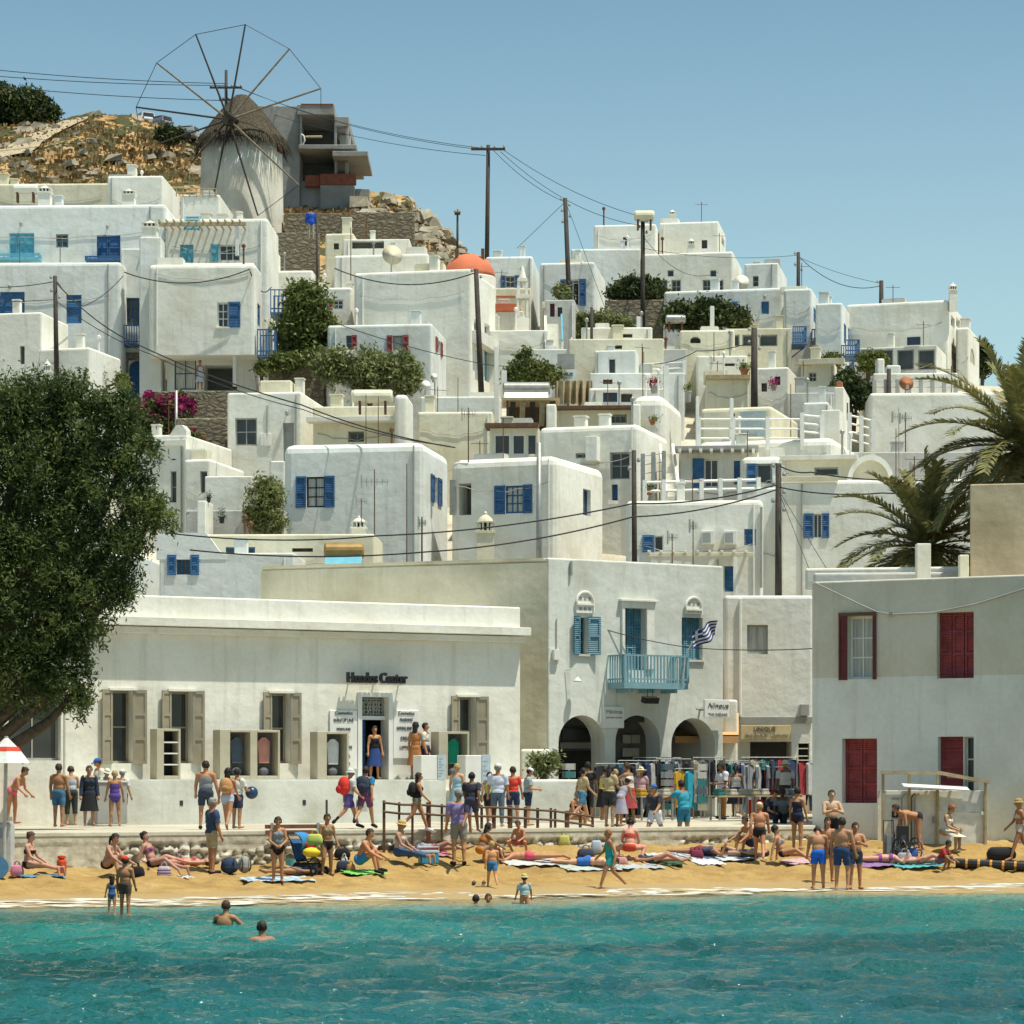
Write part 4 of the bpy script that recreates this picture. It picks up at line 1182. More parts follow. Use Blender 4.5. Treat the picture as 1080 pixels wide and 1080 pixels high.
hs('L4', 'white house with one window, blue right shutter and a recessed veranda underneath', 156.5, 270, 278, 373, 145.5, 2, 7, x2=276, mat='white', r=.22, deep=0.05,
   front=[shut(229,319,241,345,'blue','wframe',R_=12.5,nv=1,nh=2,sill=True)], side=[('s',271.5,319,274.5,346,'blue2',{'n':1,'d':.1})])
hs('L4b', 'recessed ground floor veranda with blue door frame under the one window house', 176, 270, 374, 425, 147.5, 2, 5, mat='cool', r=.03, deep=4,
   front=[('g',184,377,207,411,'blue',{'nv':1,'nh':1,'d':.1,'glass':'curtain'}), ('o',215,385,250,412,'white',{'d':1.5})], side=[])
H['L4b'].slab('column',250,374,254,412,1.7,'white',back=-1.5)
hs('L4t', 'white chimney tower with pierced lantern between the left houses', 147, 170, 250, 400, 147.2, 0, 1.6, mat='cool', r=.06, name='chimney_tower', cat='chimney', deep=4)
dove_chimney(H['L4t'], 158.5, 232, 252, 15.5, 148)
hs('L5', 'set-back upper storey with timber pergola and cyan shutters below a cyan ladder', 174, 283, 230, 300, 151.5, 2, 8, x2=294, mat='white', r=.18, deep=5,
   front=[('s',190,258,204,277,'cyan',{'n':2,'d':.1}), shut(231,258,253,275,'cyan','wframe',L=8.5,nv=2,nh=1)])
H['L5'].slab('pergola_beam',165,243,265,246,2.2,'lwood',back=-2.0)
for i in range(13): H['L5'].slab('rafter',167+i*7.6,241.2,168.6+i*7.6,243,2.6,'lwood')
H['L5'].slab('pergola_post',253.5,247,257,277,2.1,'wframe',back=-1.9)
wallbox('parapet_wall','low roof parapet behind the chimney tower','wall',165,268,277,284,146.8,.3,'white',2,.5)
def ladder(px0, px1, py0, py1, Y):
 a = P(px0, py1, Y); b = P(px1, py1, Y); h = (py1-py0)*Y/F; W = b.x-a.x
 t = empty('ladder', a, 0, 'cyan wooden ladder leaning against the upper roof edge', 'ladder')
 for x in (0, W):
  m = MB(); m.obox((x, .25, h/2), (.045,0,0), (0,.035,0), (0,.25,h/2)); m.build('rail', [M['cyan']], t)
 for i in range(5):
  z = h*(i+.5)/5; m = MB(); m.box(.05, W-.05, .25+.25*(z/h*2-1)-.03, .25+.25*(z/h*2-1)+.03, z-.05, z+.05); m.build('rung', [M['cyan']], t)
ladder(194.5, 209.5, 226, 243, 150.7)
hs('L6', 'tall white wing with blue balconies on its right flank beside the dark green tree', 277, 284.5, 254, 430, 153.5, 3, 9, x2=296, mat='white', r=.15, deep=5,
   side=[('s',286,283,291,312,'blue',{'n':1,'d':.08})])
hs('L7', 'bright sunlit white house at the left edge in front of the blue shutter houses', -80, 44, 329, 470, 138, 10, 4, mat='white', r=.1, deep=3, front=[('w',21,365,26,384,'gframe',{'nv':0,'nh':0,'d':.2})])
hs('L7b', 'low bright white annex wall above the big tree crown', 40, 95, 366, 470, 137, 14, 4, mat='white', r=.12, deep=3)
dove_chimney(H['L7b'], 50, 379, 410, 8, 136)
hs('L8', 'white house with a sloping right parapet at the foot of the windmill', 113, 172, 185, 250, 163, 0, 7, x2=190, mat='white', r=.12, deep=3, front=[('w',144.5,176,153,184,'gframe',{})])
hs('L8b', 'long low white house with round water tank on its roof below the dry hill', -20, 116, 193, 240, 166, 2, 6, mat='cream', r=.12, deep=3)
hs('L9', 'small white house with rooftop railing beside the foot of the mill tower', 190, 232, 205, 260, 160, 2, 8, x2=246, mat='white', r=.12, deep=3)
def rail_fence(label, pts, Y0, Y1, h, mat, n=6):
 a = P(pts[0], pts[1], Y0); b = P(pts[2], pts[3], Y1)
 t = empty('railing', a, 0, label, 'railing')
 d = b-a
 for i in range(n+1):
  m = MB(); p = d*(i/n); m.cyl(p-Vector((0,0,h)), p, .035, n=5); m.build('post', [M[mat]], t)
 for k in (0, .5):
  m = MB(); m.cyl(Vector((0,0,-h*k)), d-Vector((0,0,h*k)), .03, n=5); m.build('rail', [M[mat]], t)
 return t
rail_fence('thin pale metal railing on the roof beside the mill', (186,198,228,199), 160, 160, .5, 'lwood')
hs('L10', 'small white house with a dark square window tucked under the mill', 343, 373, 246, 300, 163, 4, 6, x2=383, mat='cream', r=.1, deep=4, front=[('w',352,256.5,357.5,263,'maroon',{'nv':0,'nh':0})])
# ---- below the mill
hs('C0', 'white house with satellite dish on its roof and a sloping right parapet', 352, 452, 267, 330, 156, 3, 6, x2=470, mat='white', r=.15, deep=4)
hs('C0b', 'pale roof canopy house with dark blue shaded roof band below the rocks', 362, 432, 252, 290, 162, 2, 5, mat='white', r=.06, deep=3, front=[('o',371,250,405,262,'white',{'d':.6})])
hs('C0c', 'low white stepped house with outside stair behind the green tree', 292, 330, 285, 360, 157, 2, 6, x2=345, mat='white', r=.12, deep=3)
hs('C0d', 'white terrace house with a red framed window beside the tree', 322, 371, 303, 380, 153, 3, 5, mat='white', r=.12, deep=3, front=[shut(351,316,362,326,'red','wframe',L=4)])
hs('C1', 'big blank cream wall house with gallery of teal shutters on its right flank', 373, 497, 283, 430, 150, 8, 9, x2=523, mat='white', r=.16, deep=4,
   side=[shut(500,336,505.5,359,'cyan','wframe',nv=0), shut(511,340,516.5,361,'cyan','wframe',nv=0), ('d',501,367,508,404,'wframe',{'n':1}), ('d',511,367,516,404,'cyan',{'n':1})])
H['C1'].slab('gallery_floor', 498, 361.5, 522, 364.5, .5, 'white', key='side')
hs('C2', 'low white house with dark red shutters behind the flowering hedge', 345, 456, 341, 430, 145, 5, 7, x2=471, mat='cool', r=.14, deep=4,
   front=[shut(365,354,371,370,'red','gframe',R_=5.5,nv=0,nh=1), shut(414,354,425,370.5,'red','gframe',L=6,R_=6,nv=0,nh=0,glass='curtain')],
   side=[shut(461,357,464.5,375,'red','gframe',L=1.8,R_=1.8,nv=0)])
def dome(px, py_top, py_base, wpx, Y, mat, label):
 c = P(px, py_base, Y); r = wpx*Y/F/2; h = (py_base-py_top)*Y/F
 t = empty('chapel', c, 0, label, 'chapel')
 m = MB(); n = 10
 m.lathe([(r*math.cos(math.pi/2*i/n)+.001, h*math.sin(math.pi/2*i/n)) for i in range(n+1)], (0,0,0), 28)
 m.build('dome', [M[mat]], t, smooth=True)
 d = MB(); d.lathe([(r*1.04,-2.2),(r*1.04,-.05),(r*1.0,-.003)], (0,0,0), 28); d.build('drum', [M['white']], t)
 b = MB(); b.box(-r*1.1, r*1.2, -r*.9, r*1.2, -6, -2.2); b.build('wall', [M['white']], t, bevel=.1)
 return t
dm = dome(495, 268, 293, 54, 158, 'red_roof', 'small chapel with a red painted dome')
for dx in (-.7, 0.75):
 m = MB(); m.box(dx-.09, dx+.09, -.7, -.5, 0.4, 1.5); m.build('finial', [M['rust']], dm)
def belfry():
 c = P(551, 365, 156); s_ = 156/F
 t = empty('bell_tower', c, 0, 'slender white stepped bell tower with open arches between cables', 'bell tower')
 m = MB(); w_ = 7*s_
 m.box(-w_, w_, -w_, w_, -2, 30*s_); m.build('shaft', [M['white']], t, bevel=.05)
 m = MB(); z = 30*s_
 for sx in (-1, 1): m.box(sx*w_*.9-(.16 if sx > 0 else 0), sx*w_*.9+(.16 if sx < 0 else 0), -w_*.9, w_*.9, z, z+1.0)
 m.box(-w_, w_, -w_, w_, z+1.0, z+1.25); m.build('lower_arch', [M['white']], t, bevel=.03)
 z += 1.25; m = MB()
 for sx in (-1, 1): m.box(sx*w_*.6-.08, sx*w_*.6+.08, -w_*.6, w_*.6, z, z+.7)
 m.box(-w_*.75, w_*.75, -w_*.7, w_*.7, z+.7, z+.9); m.lathe([(w_*.6,.9),(w_*.4,1.2),(.05,1.6)], (0,0,z), 10); m.build('upper_arch', [M['white']], t, bevel=.02)
 return t
belfry()
hs('CH1', 'small cream chapel annex with a strip of red roof', 521, 552, 328, 380, 157, 3, 5, mat='white', r=.06, deep=4)
H['CH1'].slab('roof', 521, 320.5, 547.5, 328, .15, 'red_roof', back=2)
hs('CH2', 'cream terrace block beside the chapel with pots on its edge', 516, 578, 348, 385, 154, 4, 5, mat='white', r=.05, deep=4, front=[('o',520,336,526,347,'white',{'d':.8})])
hs('CH3', 'cream roof block behind the bell tower with small terracotta coping', 519, 560, 304, 350, 162, 0, 5, mat='cream', r=.06, deep=3)
H['CH3'].slab('coping', 519, 312, 552, 314, .1, 'terracotta')
hs('CH4', 'grey house with a brown door and dark window beside the outside stair', 575, 606, 316, 385, 157.5, 4, 5, x2=612, mat='grey', r=.06, deep=3,
   front=[('d',580,320,585,334,'maroon',{'n':1}), ('w',588,324,593,334,'maroon',{'nv':0,'nh':0})])
def stair(label, px0, px1, py_top, py_bot, Y, n=9, mat='white', rail=None, D=2.2):
 a = P(px0, py_bot, Y); W = (px1-px0)*Y/F; h = (py_bot-py_top)*Y/F
 t = empty('outside_stair', a, 0, label, 'stairs')
 m = MB()
 for i in range(n): m.box(0, W, D*i/n, D+.2, h*i/n-(.5 if i == 0 else -.0005*i), h*(i+1)/n)
 m.build('steps', [M[mat]], t)
 for x in (-.12, W):
  q = MB(); q.add([(x,-.1,-.5),(x+.12,-.1,-.5),(x+.12,D,-.5),(x,D,-.5),(x,-.1,.45),(x+.12,-.1,.45),(x+.12,D,h+.5),(x,D,h+.5)], [(0,3,2,1),(4,5,6,7),(0,1,5,4),(1,2,6,5),(2,3,7,6),(3,0,4,7)])
  q.build('side_wall', [M[mat]], t)
 if rail:
  q = MB(); q.cyl((W+.06,-.1,.5),(W+.06,D,h+.55),.06,n=6); q.build('handrail', [M[rail]], t)
stair('white outside stair with a cyan handrail below the blue balcony house', 577, 592, 333, 369, 154, 10, 'white', 'cyan', 3)
# ---- upper middle
hs('M1', 'cool white house with blue window left of the taller blue door house', 512, 562, 270, 340, 166, 3, 7, x2=569, mat='cool', r=.14, deep=3,
   front=[shut(533,291,543,303,'blue','gframe',L=5,R_=5,nv=1,nh=0)])
hs('M2', 'white house with tall blue shutters beside a glazed balcony door', 569, 627, 276, 345, 164, 6, 7, x2=638.5, mat='cool', r=.14, deep=3,
   front=[shut(597,295,611,322,'blue','wframe',L=6,R_=7,nv=1,nh=0)], side=[('w',632,303,634,307,'gframe',{'nv':0,'nh':0})])
hs('T1', 'topmost cream house with a small dark window left of the twin block', 626, 692, 236, 290, 176, 3, 7, x2=697, mat='white', r=.12, deep=3, front=[('w',657,250,662.5,259,'maroon',{'nv':0,'nh':0})])
hs('T2', 'topmost cream block with a chimney and one dark window on the skyline', 695, 758, 233, 290, 177, 4, 7, x2=765.5, mat='white', r=.12, deep=3, front=[('w',740,253,746,262,'maroon',{'nv':0,'nh':0})], side=[('w',761,248,764,262,'teal',{'nv':0,'nh':0})])
dove_chimney(H['T2'], 709, 221, 234, 6.5, 179); dove_chimney(H['T2'], 729, 251, 268, 7, 172)
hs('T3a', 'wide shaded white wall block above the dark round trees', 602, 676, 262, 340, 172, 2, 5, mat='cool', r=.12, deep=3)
hs('T3', 'white house with two glazed doors and two small square windows on the ridge', 676, 773, 265, 335, 171, 4, 7, x2=783, mat='white', r=.12, deep=3,
   front=[('w',704,285,710.5,291.5,'gframe',{'nv':0,'nh':0}), ('w',749,285,755.5,291.5,'gframe',{'nv':0,'nh':0}), ('w',695,295,704,309,'gframe',{'nv':1}), ('w',708,295,718,309,'gframe',{'nv':1}), ('w',741,295,750,309,'gframe',{'nv':1}), ('w',753,295,763,309,'gframe',{'nv':1})])
hs('T4', 'small pale house behind the tan dish with one tall window', 785, 821, 277, 330, 170, 3, 6, x2=830, mat='cool', r=.1, deep=3, front=[('w',794,291,800,302,'gframe',{'nv':0})])
H['T4'].pipe(814,279,302,'gframe')
hs('R1', 'long white house with blue shutters and dark bushes in front on the ridge', 700, 826, 303, 360, 160, 6, 7, x2=836, mat='cool', r=.16, deep=3,
   front=[shut(757,319,772,329,'blue2','gframe',L=6,R_=6,nv=0,nh=0), ('s',803,318,811,331,'blue2',{'n':1,'d':.12})], side=[('s',828,320,831.5,340,'blue2',{'n':1,'d':.1})])
H['R1'].lamp(807,313)
hs('R1b', 'grey glazed terrace room below the long blue shuttered house', 765, 835, 346, 378, 156, 4, 4, mat='cream', r=.05, deep=2, front=[('g',766.5,353,780,365,'gframe',{}), ('g',801,353,820,365,'gframe',{}), ('g',783,353,798,365,'gframe',{})])
hs('R2', 'first of three narrow white houses with a blue balcony on its right flank', 826, 856, 304, 395, 158, 6, 8, x2=863, mat='cool', r=.12, deep=3, side=[('s',858,323,861,343,'blue2',{'n':1,'d':.08})])
hs('R3', 'middle narrow white house of the row with blue flank balcony', 860, 888.5, 319, 400, 155, 6, 8, x2=898, mat='cool', r=.12, deep=3,
   front=[('w',877,371,884,376,'maroon',{'nv':0,'nh':0})], side=[('s',890,340,892.5,365,'blue2',{'n':1,'d':.08}), ('s',894.5,345,896.5,366,'blue2',{'n':1,'d':.08})])
def flank_balcony(h, px0, px1, py0, py1, Y, mat, label=None, n=6):
 a = P(px0, py1, Y); W = (px1-px0)*Y/F; hh = (py1-py0)*Y/F
 q = MB(); q.box(0, W, 0, 2.0, 0, .14); q.obox((W*.5,1.0,-.3),(W*.5,0,.3),(0,.06,0),(.02,0,.05))
 b = q.build('balcony', [M[mat]], None, a)
 r = MB()
 for z in (hh-.06, .3): r.box(0, W, 0, .05, z, z+.06); r.box(W-.05, W, .05, 2.0, z, z+.06); r.box(0, W, 1.95, 2.0, z, z+.06)
 for i in range(n+1): x = (W-.05)*i/n; r.box(x, x+.05, -.003, .053, .14, hh); r.box(x, x+.05, 1.947, 2.003, .14, hh)
 for i in range(1, 6): r.box(W-.053, W+.003, 2.0*i/6, 2.0*i/6+.05, .14, hh)
 rr = r.build('railing', [M[mat]], b)
 to_house(b, h)
flank_balcony(H['L6'], 285, 312, 305, 332, 150.5, 'blue2'); flank_balcony(H['L4'], 271, 290, 347, 377, 145.5, 'blue2'); flank_balcony(H['L6'], 291, 303, 352, 372, 151, 'cyan', n=3)
for q_ in ((131,372,135.5,425),(154.5,372,160,425),(135.6,372,154.4,380)): H['L3'].slab('stone_facing', *q_, .12, 'stone')
flank_balcony(H['R2'], 836, 851, 344, 363, 155.5, 'blue2'); flank_balcony(H['R2'], 860, 876, 341, 358, 156, 'blue2'); flank_balcony(H['R3'], 891.5, 907, 358, 376, 152.5, 'blue2')
flank_balcony(H['R3'], 896, 901, 380, 398, 151, 'blue2', n=2)
hs('R4', 'big plain white house with a domed chimney and glazed veranda on the right ridge', 892, 1000, 316, 410, 157, 8, 9, x2=1015, mat='white', r=.16, deep=3,
   side=[('w',1003,332,1007,347,'gframe',{'nv':0}), ('w',1008.5,334,1012.5,348,'gframe',{'nv':0}), ('s',1003.5,362,1009.5,384,'putty',{'n':2,'d':.1})])
dove_chimney(H['R4'], 1005, 298, 317, 8, 157)
hs('R4b', 'glass fronted veranda annex at the foot of the big plain house', 906, 988, 364, 405, 153, 8, 3, x2=998, mat='white', r=.04, deep=2,
   front=[('g',908,369,921,390,'gframe',{'d':.1}), ('g',924,369,942,390,'gframe',{'d':.1}), ('g',946,369,964,390,'gframe',{'d':.1}), ('g',968,369,986,390,'gframe',{'d':.1})])
H['R4b'].slab('canopy', 957, 356, 971, 364, .15, 'darkroof')
hs('R5', 'lower cream wing with arched opening right of the big plain house', 1008, 1022, 345, 410, 158, 8, 8, x2=1033, mat='white', r=.12, deep=3, side=[('s',1023,365,1028,386,'putty',{'n':1,'arch':True,'d':.1})])
# ---- middle right jumble
hs('J1', 'white house front with pale roof ledge behind the palms', 917, 1120, 413, 560, 140, 3, 7, mat='white', r=.16, deep=4)
wallbox('parapet_wall', 'upper white parapet band with railing behind the round rust dish', 'wall', 921, 1010, 393, 414, 143, .5, 'white', 3, 1)
wallbox('pillar', 'white gate pillar on the terrace right of the dark bushes', 'pillar', 925, 933, 378, 402, 144, .8, 'white', 0, 1)
wallbox('pillar', 'wide pale pillar beside the rust dish', 'pillar', 935, 950, 385, 402, 145, .8, 'cool', 0, 1)
hs('J2', 'long grey stone paved terrace wall behind the smaller palm', 835, 1120, 476, 560, 134, 2, 4, mat='grey', r=.05, deep=3)
hs('J3', 'tall square white chimney block with terracotta cap', 880, 890, 408, 500, 136, 3, 1.6, x2=896, mat='white', r=.05, name='chimney', cat='chimney', deep=2)
H['J3'].slab('chimney_cap', 882, 402, 888, 408, -.1, 'terracotta', back=.6)
hs('J3b', 'lower white pier at the right end of the white pipe railing', 866, 886, 432, 500, 131, 5, 2, x2=896, mat='white', r=.05, name='pillar', cat='pillar', deep=2)
hs('J4', 'cream house with tan shuttered window under a flat roof in the middle of the jumble', 845, 880, 383, 450, 146, 4, 6, x2=890, mat='cream', r=.06, deep=4, front=[('w',853,393,861,402,'putty',{})])
H['J4'].slab('roof_edge', 843, 380, 891, 384, .4, 'beige')
hs('J5', 'small white house with two dark windows and pink flowers right of the leaning pole', 796, 832, 387, 440, 147, 3, 5, x2=845, mat='white', r=.1, deep=4, front=[('w',817,397,823,406,'maroon',{'nv':0,'nh':0}), ('w',803,404,809,413,'maroon',{'nv':0,'nh':0})])
hs('J6', 'cream terrace house with wooden roof edge left of the leaning pole', 745, 792, 397, 440, 146, 3, 6, mat='cream', r=.05, deep=4)
H['J6'].slab('roof_edge', 744, 396, 791, 400.5, .3, 'lwood', back=1)
hs('J7', 'cream house with dark slit window above the wooden roof edge', 735, 788, 375, 420, 150, 2, 6, mat='white', r=.08, deep=4, front=[('o',763,383,775,386,'white',{'d':.5})])
hs('J8', 'small white house with shaded roof behind the white terrace rail', 847, 874, 424, 470, 139, 5, 5, x2=884, mat='cool', r=.1, deep=4)
hs('J9', 'low cool grey house front left of the red topped chimney', 830, 880, 414, 450, 142, 3, 4, mat='grey', r=.05, deep=4)
hs('G1', 'small bluish white house with a green glazed door and white roof edge', 627, 671, 369, 410, 149, 3, 5, x2=677, mat='cool', r=.08, deep=4, front=[('g',641.5,378,649.5,394,'wframe',{'d':.12,'nh':0})])
hs('G2', 'long low white terrace house under the small bluish house', 622, 722, 393, 425, 146, 2, 5, mat='cool', r=.06, deep=3, front=[('o',636,400,646,405,'white',{'d':.4})])
H['G2'].slab('end_panel', 713, 394, 722, 408, .02, 'terr2') if 'terr2' in M else None
hs('G3', 'low cream house with slit window behind the terrace pillars', 613, 688, 345, 372, 153, 2, 4, mat='white', r=.08, deep=3, front=[('o',651,352,667,356,'white',{'d':.4})])
hs('G4', 'wide cream terrace front with two slits below the round trees', 600, 700, 357, 385, 151, 2, 3, mat='cream', r=.06, deep=3, front=[('o',642,364,656,368,'white',{'d':.4})])
hs('G5', 'cream roof house with an arched dark opening right of the terrace pillars', 717, 775, 348, 385, 152, 2, 5, mat='cream', r=.1, deep=3, front=[('o',728,355,739,362,'white',{'d':.6,'arch':True,'rise':.2})])
hs('G6', 'pale grey wall front behind the leaning cable in the middle of the slope', 560, 640, 368, 405, 152, 2, 3, mat='cool', r=.05, deep=3)
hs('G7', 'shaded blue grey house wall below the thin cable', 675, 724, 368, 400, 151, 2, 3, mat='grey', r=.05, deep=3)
hs('G8', 'low white flat roof with a dark blue tarpaulin window', 621, 705, 409, 440, 142, 2, 4, mat='white', r=.1, deep=3, front=[('g',636,414,651,424,'blue',{'d':.15,'glass':'glass'}), ('o',655,415,667,424,'white',{'d':.5})])
hs('G9', 'curved white wall block with rounded top beside the outside stair', 665, 702, 416, 470, 136, 6, 6, x2=720, mat='white', r=.6, deep=4)
hs('G10', 'low white house front with double window behind the dark timber lintel', 587, 672, 428, 470, 135, 3, 4, mat='cream', r=.05, deep=3, front=[('w',642,437,661,446,'gframe',{'nv':2,'nh':0,'d':.4})])
H['G10'].slab('lintel_beam', 584, 429.5, 667, 432.5, .6, 'wood')
for x0_, x1_ in ((576,586.5),(665.5,675.5)):
 o = House('white terrace pillar with rounded cap at the %s end of the dark lintel' % ('left' if x0_ < 600 else 'right'), x0_, x1_, 426, 452, 133.5, 3, .9, mat='white', r=.08, name='pillar', cat='pillar', deep=2)
hs('G11', 'long bluish grey parapet wall left of the brown timber pergola', 443, 527, 418, 450, 141, 2, 3, mat='cool', r=.08, deep=4)
hs('G12', 'low ochre stained roof slab house behind the twin blue shutter houses', 440, 520, 434, 480, 134, 2, 5, mat='cream', r=.12, deep=3)
# ---- middle
hs('D1', 'white house with grey shuttered window and a pale door above the round roofed house', 239.5, 318, 413, 520, 132, 6, 8, x2=346, mat='white', r=.1, deep=4,
   front=[('w',248,441,271,470,'gframe',{'nv':1,'nh':1,'d':.15,'glass':'glass'}), ('d',298.5,446,310,490,'gframe',{'n':1,'d':.2})])
H['D1'].lamp(303.5,435); H['D1'].pipe(282,428,461,'gframe',r=.03)
H['D1'].slab('meter_panel',275,457,286,470,.06,'white')
hs('D1r', 'white roof hut on the house with the grey shuttered window', 274, 307, 401, 416, 133.5, 4, 3, mat='cream', r=.06, name='roof_hut', cat='roof hut', deep=1)
hs('D2', 'flat roofed annex with deep eaves and shaded opening carrying a long water tank', 330, 417, 428, 510, 131, 5, 7, x2=431, mat='cream', r=.06, deep=4, front=[('g',367,455,384,466,'gframe',{'d':.5,'nv':1})])
H['D2'].slab('eaves', 326, 442, 428, 446, .9, 'white')
hs('D2b', 'white rounded buttress wall right of the long water tank', 416, 430, 416, 470, 129.5, 3, 3, mat='white', r=.3, name='buttress', cat='wall', deep=3)
hs('A', 'white house with rounded roof edge, one blue shuttered window and tall aerials before it', 298, 447, 466, 600, 119, 5, 7, x2=473.5, mat='cool', r=.38, deep=4,
   front=[shut(323,503,342.5,535,'blue','black',L=11,R_=10.5,nv=1,nh=2,glass='curtain',d=.16)], side=[shut(457.5,502,461.5,532,'blue','blue',L=3.5,R_=4,nv=0,nh=0)])
hs('B', 'white house with rounded corner, blue shuttered window and open dark loggia', 474, 587, 480, 600, 118.5, 10, 7, x2=638, mat='white', r=.38, deep=4,
   front=[shut(533,512.5,552,541,'blue','blue',L=11.5,R_=9.5,nv=2,nh=2,glass='curtain',d=.14), ('o',482,510,497,543,'white',{'d':1.0})],
   side=[('w',615,515,623,545,'blue',{'nv':0,'nh':0,'glass':'glass'})])
H['B'].slab('shutter_panel', 474.5, 506, 480.5, 543, .05, 'gframe')
ch = dove_chimney(H['B'], 512, 539, 592, 18, 116, mat='cream')
ch2 = dove_chimney(H['A'], 378.5, 544, 575, 15, 116, mat='white')
hs('F', 'white house with tall dark window and a blue corner door beside the white stair', 568, 674, 447, 600, 126, 9, 7, x2=705, mat='white', r=.25, deep=4,
   front=[('w',643,477,664,505,'gframe',{'nv':1,'nh':1,'d':.3}), ('d',645,511,651.5,529,'blue2',{'n':1}), ('w',607,478,620,483,'gframe',{'nv':1,'nh':0})])
H['F'].slab('pier', 621, 462, 633, 487, .6, 'white')
wallbox('window_sill', 'pale ledge under the tall dark window above the blue corner door', 'ledge', 641, 652, 528, 531, 125, .3, 'white', 0, .02, r=.01)
hs('F2', 'glazed roof veranda with dark wooden roof left of the tall window house', 517, 568, 449, 490, 128, 3, 4, mat='cream', r=.04, deep=3,
   front=[('g',521,458,538.5,480,'wframe',{'d':.1,'nh':0}), ('g',540,458,554,480,'wframe',{'d':.1,'nh':0}), ('g',556,458,566,480,'wframe',{'d':.1,'nh':0})])
H['F2'].slab('roof_edge', 512, 447.5, 568, 451.5, .5, 'wood', back=1)
stair('white outside stair climbing beside the curved white wall', 704, 715, 466, 528, 124, 14, 'white', None, 5)
hs('S1', 'cream house with blue shutters and glazed door on a terrace behind white railings', 716, 800, 475, 545, 127, 5, 6, mat='white', r=.1, deep=3,
   front=[shut(742.5,484,758,514,'blue2','wframe',L=12,nv=1,nh=0), ('s',774,486,780.5,511,'blue2',{'n':1,'d':.1})])
H['S1'].slab('pergola_beam', 712, 472.5, 800, 476, .8, 'gframe', back=.5)
for i in range(8): H['S1'].slab('rafter', 716+i*11, 476, 719+i*11, 479, 1.0, 'white')
hs('S1b', 'white wing with blue shuttered wide window and smooth sloping top', 781, 826, 481, 545, 124.5, 6, 6, mat='white', r=.3, deep=3,
   front=[shut(798,489,814,510,'blue2','gframe',L=10.5,R_=6.5,nv=0,nh=0)])
hs('S2', 'long cream flat roof house with slit window beside the vaulted roof', 824, 905, 481, 560, 123, 3, 6, x2=912, mat='cream', r=.08, deep=3, front=[('g',859,493,884,501,'gframe',{'d':.25})])
H['S2'].slab('roof_edge', 823, 481.5, 905, 484.5, .3, 'white')
hs('S2t', 'sunlit white rounded roof parapet behind the long cream house', 735, 880, 461, 500, 128.5, 3, 3, x2=905, mat='white', r=.35, name='roof_terrace', cat='roof terrace', deep=1)
hs('S3', 'large plain white house with one blue shuttered window behind the smaller palm', 822, 1120, 504, 640, 115, 5, 7, mat='white', r=.16, deep=4,
   front=[shut(858,542,867,567,'blue','wframe',L=10.5,R_=7.5,nv=1,nh=0)])
H['S3'].slab('roof_edge', 822, 503, 884, 508, .12, 'cream')
hs('S4', 'white house with two air conditioner boxes, small blue shutters and a pergola', 660, 805, 527, 640, 112.5, 4, 7, mat='white', r=.2, deep=4,
   front=[shut(690,565,699.5,582,'blue2','wframe',L=12.5,nv=0,nh=0), ('s',785,558,797,575,'blue2',{'n':1,'d':.1}), ('d',764,597,775,624,'blue2',{'n':1,'d':.2})])
H['S4'].slab('pergola_beam', 684, 586.5, 795, 589.5, 1.6, 'cream', back=-1.4)
for i in range(9): H['S4'].slab('rafter', 684+i*12.6, 584, 687+i*12.6, 586.5, 1.8, 'white')
H['S4'].slab('pergola_post', 773, 590, 777, 630, 1.6, 'white', back=-1.42)
H['S4'].pipe(803, 535, 620, 'gframe'); H['S4'].pipe(757, 590, 620, 'gframe', r=.03)
for i, x_ in enumerate((740, 763.5)):
 b = H['S4'].slab('air_unit', x_, 561, x_+13.5, 575, .55, 'wframe')
 a0, z1 = H['S4'].uz(x_+1.2, 563); a1, z0 = H['S4'].uz(x_+9.5, 573.5)
 m = MB(); m.box(a0, a1, -.57, -.552, z0, z1); m.build('grille', [M['gframe']], b)
hs('S5', 'white corner house strip between the two pole cables', 798, 830, 514, 640, 116.5, 4, 5, mat='cool', r=.08, deep=4)
# ---- lower left
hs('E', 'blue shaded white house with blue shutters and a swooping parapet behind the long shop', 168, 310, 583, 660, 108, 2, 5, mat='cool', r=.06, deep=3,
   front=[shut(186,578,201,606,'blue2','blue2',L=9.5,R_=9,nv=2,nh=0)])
def swoop():
 h = H['E']; mb = MB()
 pts = [(165, 562), (214, 562)] + [(214+ 24*t, 562+23*(1-math.cos(math.pi*t))/2) for t in [i/10 for i in range(1, 11)]] + [(239, 590), (165, 590)]
 a = [h.uz(x, y) for x, y in pts]; n = len(a)
 mb.add([(p[0], -.02, p[1]) for p in a]+[(p[0], .35, p[1]) for p in a], [tuple(range(n-1,-1,-1)), tuple(range(n, 2*n))]+[(i,(i+1)%n,n+(i+1)%n,n+i) for i in range(n)])
 mb.build('parapet', [M['cool']], h.root)
H['E'].wallobj  # body
swoop()
hs('E2', 'cream flat roof parapet with a strip of blue window behind the swooping wall', 215, 395, 563, 600, 112, 2, 4, mat='cream', r=.08, deep=2, front=[('g',238,577,269,586,'blue2',{'d':.12,'glass':'glass'}), ('o',308,578,330,582,'white',{'d':.4})])
hs('K1', 'sunlit cream house with a curling gable above the big tree', 120, 197, 458, 570, 126.5, 14, 6, mat='white', r=.1, deep=4, front=[('w',180,497,186,530,'gframe',{'nv':0,'nh':1})])
H['K1'].slab('cornice', 122, 466, 197, 470, .12, 'white')
